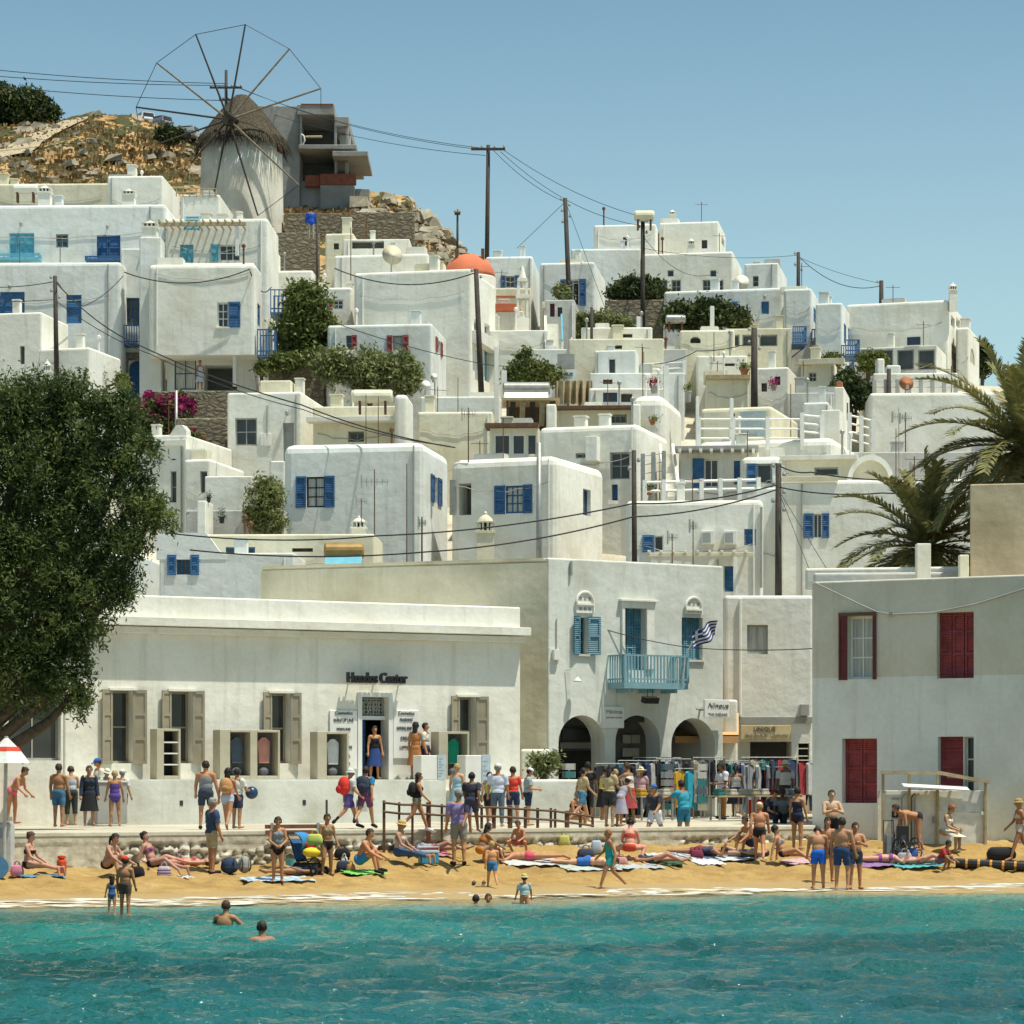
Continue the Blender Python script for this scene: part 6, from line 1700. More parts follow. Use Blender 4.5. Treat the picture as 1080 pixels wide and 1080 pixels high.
cable('cable dropping from the stout dark pole to the left', [(795,360,142.5),(735,370,143),(690,384,144)], 3, .022)
cable('thin wire strung from the blue balcony house to the red shuttered house', [(632,662,91.5),(727,683,92.2),(858,684,82)], 2, .015)
def wall_cable():
 pts = []
 for px_, py_ in ((857,613),(880,624),(905,636),(925,645),(941,648),(985,646),(1030,637),(1100,615)):
  a, z = rb.uz(px_, py_); pts.append(rb.world(a, -.05, z))
 m = MB(); m.tube(pts, .022, 5); tag(m.build('power_cable', [M['gframe']]), 'grey cable drooping across the top of the red shuttered house', 'cable', 'overhead cables')
wall_cable()
def aerial(px, yt, yb, Y, label, kind='yagi', w=12, r=.02):
 a = P(px, yb, Y); h = (yb-yt)*Y/F; s_ = Y/F
 t = empty('tv_aerial', a, 0, label, 'aerial', 'television aerials on the roofs')
 m = MB(); m.cyl((0,0,-.3), (0,0,h), r*1.1, r*.8, 6); m.build('mast', [M['rust' if kind != 'pale' else 'metal']], t)
 if kind != 'stick':
  z = h*.86; W = w*s_/2
  m = MB(); m.cyl((-W,0,z),(W,0,z),r*.7,n=5); bo = m.build('boom', [M['metal']], t)
  for i in range(6):
   x = -W+2*W*i/5; q = MB(); L = .35*(1-.07*i); q.cyl((x,-.06,z-L/2),(x,-.06,z+L/2),r*.5,n=4); q.build('element', [M['metal']], bo)
  q = MB(); q.box(-W-.01, -W+.03, -.2, .2, z-.25, z+.25); q.build('reflector', [M['gframe']], bo)
 return t
aerial(395, 495, 590, 113, 'tall aerial with wide reflector before the round roofed house', 'yagi', 28, .025)
aerial(429, 489, 592, 112.5, 'plain thin mast before the right part of the round roofed house', 'stick', 0, .022)
aerial(381, 526, 546, 115.6, 'small aerial on the turreted chimney', 'yagi', 11)
aerial(445, 545, 592, 112, 'rusty bracket mast at the corner of the round roofed house', 'yagi', 8, .035)
aerial(386, 416, 468, 128, 'thin mast in front of the long water tank', 'stick', 0, .02)
aerial(399, 418, 468, 128, 'second thin mast in front of the long water tank', 'stick', 0, .02)
aerial(494, 430, 480, 120, 'dark stub aerial on the roof of the house with the loggia', 'yagi', 14, .025)
aerial(483, 398, 436, 139, 'thin mast above the bluish parapet wall', 'stick', 0, .02)
aerial(731, 549, 590, 109, 'small aerial standing before the two air conditioner boxes', 'yagi', 8)
aerial(709, 563, 590, 109, 'lower aerial left of the two air conditioner boxes', 'yagi', 10)
aerial(948, 430, 500, 132, 'white aerial with cross bars behind the smaller palm', 'pale', 14, .022)
aerial(945, 452, 515, 120, 'thin grey mast crossing the pale terrace wall', 'stick', 0, .02)
aerial(834, 405, 478, 131, 'rusty thin mast behind the pipe railing', 'stick', 0, .022)
aerial(678, 366, 420, 140, 'thin black mast right of the small bluish house', 'stick', 0, .022)
aerial(753, 350, 375, 150, 'thin mast in front of the cream roof house with the arch', 'stick', 0, .022)
aerial(370, 240, 290, 155, 'thin mast beside the big blank cream wall house', 'stick', 0, .025)
aerial(963, 490, 512, 131, 'small bent aerial above the vaulted roof', 'yagi', 6, .02)
aerial(955, 435, 480, 137, 'tall brown stick with a side arm behind the palms', 'yagi', 12, .03)
def tank(x0, x1, yt, yb, Y, mat, label, panel=None, name='water_tank'):
 a = P((x0+x1)/2, yb, Y); s_ = Y/F; L = (x1-x0)*s_; h = (yb-yt)*s_; r = h*.36
 t = empty(name, a, 0, label, 'water tank', 'water tanks on the roofs')
 m = MB(); z = h-r; k = 12
 m.tube([(-L/2,0,z),(-L/2+r*.25,0,z),(L/2-r*.25,0,z),(L/2,0,z)], [r*.8,r,r,r*.8], 16); m.build('cylinder', [M[mat]], t, smooth=False)
 for x in (-L*.32, L*.32):
  q = MB(); q.box(x-.05, x+.05, -r*.7, r*.7, -.25, z-r*.7); q.build('stand', [M['rust']], t)
 if panel:
  q = MB(); q.obox((0,-r*1.2,h*.22),(L*.46,0,0),(0,r*.9,h*.3),(0,-.03,.04)); q.build('solar_panel', [M[panel]], t)
 return t
tank(372, 414, 411, 431, 129, 'cream', 'long cream water tank on the roof of the flat annex')
tank(530, 580, 403, 422, 139, 'metal', 'long grey solar water heater above the brown timber pergola', 'wframe')
tank(342, 384, 572, 597, 108.5, 'copper', 'copper coloured water tank with solar panel behind the parapet of the long cream house', 'cyan')
tank(702, 723, 332, 345, 156.5, 'metal', 'grey water tank left of the ridge bush')
tank(669, 690, 222, 238, 160.8, 'cream', 'boxy cream solar heater perched at the top of a pole')
tank(14, 40, 194, 209, 163, 'white', 'white ribbed water tank on the roof at the upper left')
def dish(px, py, wpx, Y, mat, label, face=0.0):
 c = P(px, py, Y); r = wpx*Y/F/2
 t = empty('satellite_dish', c-Vector((0,0,r+.4)), face, label, 'satellite dish')
 m = MB(); n = 6
 prof = [(.001,0)]+[(r*i/n, r*.28*(i/n)**2) for i in range(1, n+1)]
 m.lathe(prof, (0,0,0), 24)
 o = m.build('reflector', [M[mat]], t, (0,0,r+.4)); o.rotation_euler = (R(78),0,0)
 for p in o.data.polygons: p.use_smooth = True
 q = MB(); q.cyl((0,.1,-.3),(0,.05,r+.4),.04,n=6); q.build('mast', [M['metal']], t)
 q = MB(); q.cyl((0,-.05,.4),(0,-r*.9,r+.2),.018,n=5); q.box(-.07,.07,-r*.95,-r*.8,r+.12,r+.32); q.build('receiver', [M['gframe']], t)
 return t
dish(413, 270, 22, 154, 'beige', 'large cream satellite dish on the roof beside the red domed chapel', .3)
dish(782, 299, 17, 167.2, 'cream', 'tan satellite dish on the ridge roof', -.2)
dish(955.5, 405, 15.5, 141, 'terracotta', 'round rust coloured dish on the white parapet', .1)
dish(449, 407, 11, 142, 'white', 'small white dish beside the flowering hedge', .4)
dish(458, 398, 8, 143, 'white', 'tiny white dish above the other by the hedge', -.3)
# ------------------------------------------------------------------ terrace furniture on the hill
def pergola(px0, px1, yt, yb, Y, label, mats=('wood','lwood')):
 a = P(px0, yb, Y); W = (px1-px0)*Y/F; h = (yb-yt)*Y/F; D = 2.2
 t = empty('pergola', a, 0, label, 'pergola')
 for x in (0, W-.12):
  for y in (0, D):
   m = MB(); m.box(x, x+.12, y, y+.12, -.5, h-.12); m.build('post', [M[mats[0]]], t)
 m = MB(); m.box(-.2, W+.2, -.2, D+.3, h-.12, h); m.build('roof_mat', [M[mats[1]]], t)
 for i in range(5):
  x = W*(i+.3)/5; m = MB(); m.add([(x,.1,0),(x+W*.11,.25,0),(x+W*.13,.15,h-.15),(x+W*.02,.1,h-.15)], [(0,1,2,3)])
  m.add([(x,.13,0),(x+W*.11,.28,0),(x+W*.13,.18,h-.15),(x+W*.02,.13,h-.15)], [(3,2,1,0)])
  m.build('reed_screen', [M['lwood' if i % 2 else 'pole']], t)
 m = MB(); m.box(.1, W-.1, D-.1, D, 0, h-.15); m.build('back_panel', [M['wood']], t)
 return t
pergola(534, 586, 420, 449, 136.5, 'brown timber pergola with reed screens and ladders stored inside')
def panels():
 a = P(588, 389, 147); s_ = 147/F
 m = MB(); m.box(0, 18*s_, 0, .12, 0, 16*s_); tag(m.build('panel', [M['gframe']], None, a, bevel=.02), 'dark grey upright panel on the terrace in the middle of the slope', 'panel')
 a = P(587, 401, 145.8)
 t = empty('roof_sign', a, 0, 'white roof sign with a dark blue band above the plastic sheeting', 'sign')
 m = MB(); m.box(0, 21*s_, 0, .15, 0, 11*s_); m.build('board', [M['wframe']], t)
 m = MB(); m.box(3*s_, 17*s_, -.03, -.003, 5*s_, 8*s_); m.build('band', [M['blue']], t)
 a = P(587, 426, 144.5); t = empty('plastic_sheeting', a, 0, 'yellowish plastic sheeting hung on a wooden frame under the roof sign', 'sheeting')
 n = 16; m = MB(); V = [];
 for i in range(n+1):
  x = 36*s_*i/n; y = .25*math.sin(i*1.9)+.1*math.sin(i*4.1)
  V += [(x, y, 0), (x, y*.5, 24*s_)]
 m.add(V, [(2*i, 2*i+2, 2*i+3, 2*i+1) for i in range(n)]); m.build('sheet', [M['lwood']], t)
 for i in range(4):
  q = MB(); x = 36*s_*i/3; q.box(x-.06, x+.06, .3, .42, -.4, 25*s_); q.build('post', [M['wood']], t)
panels()
def pipe_railing(label, x0, x1, y0, y1, Y0, Y1, h, posts, rails, mat='wframe', r=.05):
 a = P(x0, y0, Y0); b = P(x1, y1, Y1); t = empty('railing', a, 0, label, 'railing', None); d = b-a
 for i in range(posts):
  m = MB(); p = d*(i/(posts-1)); m.box(p.x-.09, p.x+.09, p.y-.09, p.y+.09, p.z-.2, p.z+h); m.build('post', [M[mat]], t)
 for k in range(rails):
  z = h*(k+1)/rails-.1; m = MB(); m.cyl(Vector((0,0,z)), d+Vector((0,0,z)), r, n=6); m.build('rail', [M[mat]], t)
pipe_railing('long white pipe railing round the sunlit roof terrace', 737, 846, 470, 470, 129, 129, 1.3, 4, 3)
pipe_railing('short white pipe railing right of the rail terrace pier', 896, 921, 470, 476, 131, 131, 1.5, 3, 4)
pipe_railing('white slatted railing left of the rail terrace pier', 846, 867, 470, 472, 130, 130, 1.5, 2, 4)
pipe_railing('white railing in front of the blue shuttered terrace house', 680, 800, 525, 522, 121.5, 121.5, .75, 7, 2, r=.07)
pipe_railing('white wire mesh railing beside the outside stair', 678, 700, 525, 522, 123, 123, 1.9, 3, 5, 'metal', .02)
pipe_railing('thin white rail on the terrace of the small bluish house', 676, 722, 394, 392, 148, 148, .6, 3, 2, r=.03)
pipe_railing('thin dark railing along the parapet with the rust dish', 922, 1008, 412, 412, 142.2, 142.2, .55, 8, 2, 'gframe', .02)
hs('S0', 'cream rooftop house with pale blue screen panel behind the pipe railing', 738, 815, 428, 480, 133, 3, 4, x2=842, mat='cream', r=.2, deep=2, front=[('w',770,436,775,443,'maroon',{'nv':0,'nh':0}), ('o',762,464,770,468,'white',{'d':.4})])
H['S0'].slab('screen_panel', 781, 434, 808, 460, .05, colour('pale_blue_screen', (.36,.44,.46)))
def vault():
 a = P(896, 510, 121); s_ = 121/F; t = empty('vaulted_roof', a, R(-8), 'pale stone barrel vault roof beside the slit window house', 'vaulted roof')
 r = 22*s_; n = 14; V = []; Fc = []
 for y in (0, 2.6):
  for i in range(n+1):
   th = math.pi*i/n; V.append((r*1.0+r*-math.cos(th), y, r*1.25*math.sin(th)))
 Fc = [(i, i+1, n+2+i, n+1+i) for i in range(n)]+[tuple(range(n, -1, -1))]
 m = MB(); m.add(V, Fc); m.build('vault', [M['beige']], t)
 V = [(r-r*1.12*math.cos(math.pi*i/n), -.18, r*1.36*math.sin(math.pi*i/n)) for i in range(n+1)]+[(r-r*.9*math.cos(math.pi*i/n), -.18, r*1.1*math.sin(math.pi*i/n)) for i in range(n+1)]
 V += [(x, y+.3, z) for x, y, z in V]; k = n+1; Fc = []
 for i in range(n): Fc += [(i,i+1,k+i+1,k+i),(2*k+i,2*k+k+i,2*k+k+i+1,2*k+i+1),(i,2*k+i,2*k+i+1,i+1),(k+i,k+i+1,3*k+i+1,3*k+i)]
 m = MB(); m.add(V, Fc); m.build('rim', [M['white']], t)
vault()
def pot(px, yb, w, h, Y, label, mat='terracotta', plantmat='green'):
 a = P(px, yb, Y); s_ = Y/F; r = w*s_/2; hh = h*s_
 t = empty('flower_pot', a, 0, label, 'flower pot')
 m = MB(); m.lathe([(r*.65,0),(r*.95,hh*.5),(r*1.05,hh*.5),(r*1.05,hh*.58),(r*.9,hh*.58)], (0,0,0), 12); m.build('pot', [M[mat]], t)
 link_mesh('foliage', leaf_mesh('foliage', [((0,0,hh*.8),(r*1.1,r*1.1,hh*.3))], 260, r*.6, .4, 0, .5, seed=int(px)), FOL[plantmat], t)
pot(726, 424, 7, 20, 137, 'grey pot with a small plant on the terrace post', 'gframe')
pot(690, 415, 9, 14, 140.5, 'red flowering pot plant left of the pale pillar', 'gframe', 'redf')
pot(688, 448, 7, 8, 133, 'terracotta pot beside the right terrace pillar')
pot(785, 395, 10, 10, 145, 'green potted plant at the wooden roof edge', 'terracotta')
pot(816, 412, 7, 10, 145, 'pink flowering pot by the small two window house', 'gframe', 'pink')
pot(684, 522, 9, 9, 121.6, 'terracotta trough plant behind the mesh railing', 'terracotta')
pot(234, 552, 6, 12, 117, 'dark pointed pot on the grey courtyard ledge', 'black', 'dark')
pot(220, 530, 5, 10, 116.5, 'small dark pot on the chimney pier', 'black', 'dark')
def car(px, yb, Y, w, mat, label, rz=0.0):
 a = P(px, yb, Y); t = empty('parked_car', (a.x, a.y, hill_z(a.x, a.y)-.25), rz, label, 'car', 'cars parked on the hilltop')
 t.scale = (.66,.66,.66)
 m = MB(); b = [(-.85,.35),(-.85,.95),(-.7,1.02),(-.62,1.5),(.62,1.5),(.7,1.02),(.85,.95),(.85,.35)]; n = len(b)
 prof = [(-2.0,.3,.0),(-1.95,1,0),(1.2,1,0),(2.1,.95,0)]
 side = [(-2.1,.35),(-2.15,.8),(-2.0,.98),(-1.9,1.55),(.2,1.55),(.95,1.0),(2.0,.85),(2.1,.35)]
 V = []; k = len(side)
 for x, ins in ((-.85,0),(.85,0)):
  for y, z in side: V.append((x*(.86 if z > 1.2 else 1), y, z))
 m.add(V, [tuple(range(k-1,-1,-1)), tuple(range(k,2*k))]+[(i,(i+1)%k,k+(i+1)%k,k+i) for i in range(k)])
 m.build('body', [mat], t, bevel=.05)
 q = MB(); q.add([(-.66,-2.06,1.05),(.66,-2.06,1.05),(.62,-1.965,1.45),(-.62,-1.965,1.45)], [(0,1,2,3)]); q.build('rear_window', [M['glass']], t)
 for s_ in (-1, 1):
  q = MB(); q.add([(s_*.83,-1.7,1.02),(s_*.83,.6,1.02),(s_*.755,.1,1.48),(s_*.755,-1.7,1.48)], [(0,1,2,3)]); q.build('side_window', [M['glass']], t)
  for y in (-1.35,1.35):
   q = MB(); q.cyl((s_*.68,y,.32),(s_*.9,y,.32),.32,n=14); q.build('wheel', [M['black']], t)
  q = MB(); q.box(s_*.62, s_*.84, -2.19, -2.15, .72, .92); q.build('tail_light', [M['red']], t)
car(150, 131, 218, 24, colour('white_car_paint', (.6,.62,.62), .3), 'white van parked on the hilltop left of the windmill', .5)
car(164, 134, 217.5, 20, colour('grey_car_paint', (.22,.25,.27), .3), 'grey car parked beside the white van on the hilltop', .9)
car(190, 146, 213, 20, colour('silver_car_paint', (.40,.41,.40), .3), 'pale car half hidden by scrub close to the mill cap', 1.3)
# ------------------------------------------------------------------ people
def solve_ground(px, py, zone):
 """point where the sight line through a pixel meets the sand, the promenade or the sea"""
 def zf(X, Y): return prom_z(X, Y) if zone == 'prom' else 0.0 if zone == 'water' else float(sand_z(X, Y))
 lo, hi = 45.0, 99.0
 for _ in range(60):
  Y = (lo+hi)/2; p = P(px, py, Y)
  if p.z < zf(p.x, Y): hi = Y
  else: lo = Y
 p = P(px, py, lo); p.z = zf(p.x, lo); return p
SKIN = {'tan': (.45,.21,.10), 'fair': (.54,.31,.19), 'pink': (.55,.28,.19), 'brown': (.25,.12,.06), 'dark': (.07,.04,.03)}
HAIR = {'black': (.015,.012,.01), 'brown': (.06,.03,.015), 'blond': (.42,.29,.12), 'grey': (.25,.24,.22), 'red': (.26,.09,.03), 'dbrown': (.03,.017,.01)}
POSE = {
 'stand': dict(hL=2,hR=-2,aL=3,aR=3,kL=3,kR=3,sL=4,sR=4,bL=10,bR=10,eL=14,eR=14),
 'contra': dict(hL=-2,hR=10,aL=4,aR=6,kL=2,kR=22,sL=6,sR=2,bL=12,bR=14,eL=25,eR=18),
 'walk': dict(hL=24,hR=-20,aL=2,aR=2,kL=6,kR=26,sL=-18,sR=22,bL=8,bR=8,eL=22,eR=28,lean=4),
 'stride': dict(hL=-20,hR=26,aL=2,aR=2,kL=30,kR=8,sL=26,sR=-24,bL=8,bR=8,eL=30,eR=22,lean=5),
 'folded': dict(hL=2,hR=3,aL=4,aR=4,kL=3,kR=4,sL=30,sR=30,bL=12,bR=12,eL=95,eR=95,iL=62,iR=62),
 'hold': dict(hL=3,hR=-2,aL=3,aR=3,kL=4,kR=3,sL=14,sR=14,bL=10,bR=10,eL=72,eR=72,iL=25,iR=25,head=22),
 'clasp': dict(hL=2,hR=-2,aL=2,aR=2,kL=3,kR=3,sL=16,sR=16,bL=10,bR=10,eL=38,eR=38,iL=40,iR=40,head=15),
 'reach': dict(hL=6,hR=-4,aL=3,aR=3,kL=8,kR=4,sL=70,sR=20,bL=8,bR=10,eL=15,eR=40,lean=6,head=10),
 'bend': dict(hL=6,hR=-4,aL=5,aR=5,kL=12,kR=10,lean=78,sL=70,sR=84,bL=6,bR=6,eL=15,eR=20,head=-10),
 'stoop': dict(hL=5,hR=-5,aL=4,aR=4,kL=8,kR=6,lean=38,sL=45,sR=50,bL=6,bR=6,eL=40,eR=40,head=10),
 'bowed': dict(hL=2,hR=-2,aL=4,aR=4,kL=4,kR=4,lean=12,sL=20,sR=20,bL=8,bR=8,eL=30,eR=30,head=60),
 'armup': dict(hL=2,hR=-2,aL=4,aR=4,kL=4,kR=4,sL=5,sR=130,bL=10,bR=25,eL=15,eR=70),
 'sitlegs': dict(hL=86,hR=90,aL=6,aR=6,kL=4,kR=12,lean=4,sL=30,sR=30,bL=8,bR=8,eL=30,eR=40,head=8),
 'sitback': dict(hL=86,hR=104,aL=6,aR=8,kL=8,kR=48,lean=-22,sL=-38,sR=-38,bL=16,bR=16,eL=8,eR=8),
 'sitknees': dict(hL=124,hR=118,aL=8,aR=8,kL=112,kR=104,lean=22,sL=62,sR=62,bL=10,bR=10,eL=18,eR=22,head=5),
 'sitcross': dict(hL=92,hR=92,aL=42,aR=42,kL=128,kR=128,lean=14,sL=34,sR=34,bL=12,bR=12,eL=45,eR=45,iL=20,iR=20,head=20),
 'sitbench': dict(hL=84,hR=80,aL=6,aR=6,kL=86,kR=82,lean=16,sL=30,sR=30,bL=8,bR=8,eL=55,eR=55,iL=20,iR=20,head=22),
 'squat': dict(hL=112,hR=104,aL=14,aR=14,kL=132,kR=126,lean=30,sL=55,sR=60,bL=10,bR=10,eL=30,eR=25,head=10),
 'prone': dict(hL=0,hR=2,aL=5,aR=6,kL=2,kR=4,sL=150,sR=150,bL=35,bR=35,eL=100,eR=100,iL=20,iR=20,root=90,head=-10),
 'supine': dict(hL=2,hR=22,aL=5,aR=6,kL=3,kR=45,sL=2,sR=2,bL=18,bR=18,eL=12,eR=12,root=-90),
 'swim': dict(hL=20,hR=0,aL=8,aR=8,kL=30,kR=40,lean=10,sL=60,sR=50,bL=30,bR=30,eL=30,eR=30),
 'float': dict(hL=20,hR=0,aL=8,aR=8,kL=30,kR=40,lean=12,sL=30,sR=30,bL=35,bR=35,eL=30,eR=30),
 'child': dict(hL=4,hR=-6,aL=4,aR=4,kL=6,kR=10,sL=8,sR=12,bL=14,bR=14,eL=25,eR=20),
}
class Body:
 def __init__(s, Hm, pose, sex, child=False):
  q = dict(hL=0,hR=0,aL=3,aR=3,kL=0,kR=0,sL=0,sR=0,bL=8,bR=8,eL=10,eR=10,iL=0,iR=0,lean=0,head=0,root=0,yaw=0)
  q.update(POSE[pose] if isinstance(pose, str) else pose)
  k = s.k = Hm/1.75; f = sex == 'f'
  hs_ = 1.0 if not child else 1.0+.45*max(0, (1.5-Hm))
  prim = s.prim = []; bones = s.bones = []
  Rt = Matrix.Rotation(R(q['lean']), 3, 'X')
  pel = Vector((0,0,0)); T = lambda x, y, z: Rt @ (Vector((x,y,z))*k)
  chest = T(0,0,.33); neck = T(0,.005,.50)
  shw = .176 if f else .208
  Rh = Matrix.Rotation(R(q['yaw']), 3, 'Z') @ Matrix.Rotation(R(q['lean']*.45+q['head']), 3, 'X')
  hb = neck + Rt @ Vector((0,-.005,.06))*k
  hc = hb + Rh @ Vector((0,-.018,.125*hs_))*k
  s.hc, s.Rh, s.hs = hc, Rh, hs_
  s.j = {'pelvis': pel, 'chest': chest, 'neck': neck, 'head': hc, 'back': T(0,.17,.32)}
  ell = lambda c, r, m: prim.append(('e', Vector(c), [x*k for x in r], m))
  wd = 1.12
  cap = lambda a, b, ra, rb: prim.append(('c', Vector(a), Vector(b), ra*k*wd, rb*k*wd))
  ell(T(0,.01,.0), (.185 if f else .180,.135,.13), Rt); ell(T(0,0,.14), (.150 if f else .172,.122,.15), Rt)
  ell(T(0,0,.32), (.162 if f else .190,.128,.19), Rt)
  if f and not child:
   for x in (-.065,.065): ell(T(x,-.095,.33), (.058,.055,.06), Rt)
  cap(T(-shw*.8,0,.44), T(shw*.8,0,.44), .068, .068); cap(T(0,0,.42), neck, .085, .06)
  cap(neck, hc, .056, .056)
  ell(hc+Rh@Vector((0,.012,.02))*k*hs_, [x*hs_ for x in (.080,.098,.100)], Rh); ell(hc+Rh@Vector((0,-.012,-.035))*k*hs_, [x*hs_ for x in (.063,.080,.085)], Rh)
  cap(hc+Rh@Vector((0,-.085,.012))*k*hs_, hc+Rh@Vector((0,-.112,-.02))*k*hs_, .012, .019)
  for x in (-1, 1): ell(hc+Rh@Vector((x*.082,.012,-.005))*k*hs_, (.014,.024,.034), Rh)
  bones.append(('torso', pel, neck, .15*k, .13*k)); bones.append(('head', neck+(hc-neck)*.35, hc+Rh@Vector((0,0,.08))*k, .06*k, .1*k*hs_))
  s.hands = {}
  for sd, sg in (('L',1),('R',-1)):
   hip = T(sg*.088,0,-.02)
   fl = R(q['h'+sd]); ab = R(q['a'+sd]); kn = R(q['k'+sd])
   td = Vector((sg*math.sin(ab), -math.sin(fl)*math.cos(ab), -math.cos(fl)*math.cos(ab)))
   knee = hip+td*.43*k
   f2 = fl-kn; inw = -.25 if kn > 1.9 and ab > .5 else .35
   sd_ = Vector((sg*math.sin(ab)*inw, -math.sin(f2), -math.cos(f2))).normalized()
   ank = knee+sd_*.42*k
   foot_f = f2 if abs(math.cos(f2)) > .3 or q['root'] else R(90)*0+f2
   fd = Vector((sg*.18, -math.cos(foot_f), math.sin(foot_f)*-1.0)).normalized()
   if q['root']: fd = Vector((sg*.12, -.35, -.92)).normalized()
   heel = ank+sd_*.055*k-fd*.03*k; toe = heel+fd*.21*k
   cap(hip, knee, .090 if f else .088, .058); cap(knee, ank, .057, .036);
   calf = knee.lerp(ank, .3)+(-fd)*.018*k; ell(calf, (.050,.052,.09), Matrix.Rotation(math.acos(max(-1,min(1,-sd_.z)))*(1 if sd_.y < 0 else -1)*-1, 3, 'X'))
   cap(heel, toe, .036, .026); cap(ank, heel, .036, .036)
   bones.append(('thigh', hip, knee, .085*k, .058*k)); bones.append(('shin', knee, ank, .057*k, .038*k)); bones.append(('foot', heel, toe, .036*k, .028*k))
   sh = T(sg*shw,0,.435); sf = R(q['s'+sd]); sb = R(q['b'+sd])
   ud = Rt @ Vector((sg*math.sin(sb), -math.sin(sf)*math.cos(sb), -math.cos(sf)*math.cos(sb)))
   el = sh+ud*.285*k; ef = sf+R(q['e'+sd]); iw = R(q['i'+sd])
   fd2 = Rt @ Vector((sg*(math.sin(sb)*.6*math.cos(iw)-math.sin(iw)), -math.sin(ef)*math.cos(iw), -math.cos(ef)*math.cos(iw))).normalized()
   wr = el+fd2*.25*k
   ra = .9 if f else 1.05
   cap(sh, el, .052*ra, .041*ra); cap(el, wr, .041*ra, .028*ra)
   pd = (fd2+Rt@Vector((0,-.12,0))).normalized(); sdv = pd.cross(Rt@Vector((0,1,0)));
   if sdv.length < .2: sdv = pd.cross(Vector((1,0,0)))
   sdv.normalize(); nv = sdv.cross(pd)
   palm_e = wr+pd*.085*k
   cap(wr-fd2*.01*k, palm_e, .030, .034)
   bones.append(('uarm', sh, el, .052*k, .042*k)); bones.append(('farm', el, palm_e, .042*k, .03*k))
   s.hands[sd] = (wr, palm_e, pd, sdv, nv); s.j['hand'+sd] = palm_e; s.j['sh'+sd] = sh
  s.root = q['root']
 def fingers(s):
  m = MB(); k = s.k
  for sd, (wr, pe, pd, sv, nv) in s.hands.items():
   for i, (o, L) in enumerate(((-.027,.062),(-.009,.072),(.009,.068),(.026,.052))):
    a = pe+sv*o*k-pd*.012*k; b = a+(pd*.9+nv*.28*(1 if i else .8)).normalized()*L*.55*k; c = b+(pd*.6+nv*.75).normalized()*L*.5*k
    m.tube([a,b,c], [.0095*k,.0088*k,.006*k], 5)
   sg = -1 if sd == 'L' else 1
   a = wr.lerp(pe,.35)-sv*.024*k; b = a+(pd*.6-sv*.75+nv*.2).normalized()*.04*k; c = b+(pd*.85-sv*.25+nv*.3).normalized()*.032*k
   m.tube([a,b,c], [.012*k,.0105*k,.007*k], 5)
  return m
 def raw(s):
  m = MB()
  for p in s.prim:
   if p[0] == 'e': m.ell(p[1], p[2], 14, 9, mat=p[3])
   else:
    a, b, ra, rb = p[1:]; d = b-a; L = d.length
    if L < 1e-5: continue
    d /= L; pts = [a-d*ra*.95, a-d*ra*.6, a, a.lerp(b,.5), b, b+d*rb*.6, b+d*rb*.95]
    m.tube(pts, [ra*.3, ra*.8, ra, (ra+rb)/2, rb, rb*.8, rb*.3], 12)
  return m
CLOTH = {
 'tee': {'torso': (.08,.90), 'uarm': (-9,.66)}, 'tank': {'torso': (.10,.80)}, 'shirt': {'torso': (-.02,.92), 'uarm': (-9,.8)},
 'longshirt': {'torso': (-.9,.93), 'uarm': (-9,9), 'farm': (-9,.75), 'thigh': (-9,.25)}, 'vest': {'torso': (.05,.86)},
 'shorts': {'torso': (-9,.20), 'thigh': (-9,.80)}, 'trunks': {'torso': (-9,.17), 'thigh': (-9,.62)}, 'hotpants': {'torso': (-9,.2), 'thigh': (-9,.34)},
 'brief': {'torso': (-9,.11), 'thigh': (-9,.10)}, 'bikini_top': {'torso': (.50,.72)}, 'swimsuit': {'torso': (-9,.80), 'thigh': (-9,.09)},
 'trousers': {'torso': (-9,.2), 'thigh': (-9,9), 'shin': (-9,.95)}, 'capris': {'torso': (-9,.2), 'thigh': (-9,9), 'shin': (-9,.45)},
 'skirt': {'torso': (-9,.2)}, 'dress': {'torso': (-9,.82)}, 'shoes': {'foot': (-9,9)}, 'romper': {'torso': (-9,.84), 'thigh': (-9,.55)}}
PEOPLE = []
def person(label, px, py, hpx, rz, pose, sex, skin, hair, clothes, zone='sand', child=False, sink=0.0, hat=None, Hm=None, at=None, name='person', group=None, glasses=False, raise_=0.0):
 g = at.copy() if at is not None else solve_ground(px, py, zone)
 h = Hm or min(1.92, max(.8, hpx*g.y/F))
 g.z += raise_
 PEOPLE.append(dict(label=label, g=g, H=h, rz=rz, pose=pose, sex=sex, skin=skin, hair=hair, clothes=clothes, child=child, sink=sink, hat=hat, glasses=glasses, group=group))
 return PEOPLE[-1]
def build_people():
 tmp = []
 for q in PEOPLE:
  b = Body(q['H'], q['pose'], q['sex'], q['child']); q['b'] = b
  me = b.raw().mesh('raw'); o = bpy.data.objects.new('raw', me); COL.objects.link(o)
  md = o.modifiers.new('r', 'REMESH'); md.mode = 'VOXEL'; md.voxel_size = .0165*max(.75, b.k)
  sm = o.modifiers.new('s', 'SMOOTH'); sm.factor = .5; sm.iterations = 3
  tmp.append(o)
 dg = bpy.context.evaluated_depsgraph_get(); dg.update()
 for q, o in zip(PEOPLE, tmp):
  me = bpy.data.meshes.new_from_object(o.evaluated_get(dg)); q['me'] = me
 for o in tmp: bpy.data.objects.remove(o)
 for q in PEOPLE: finish(q)
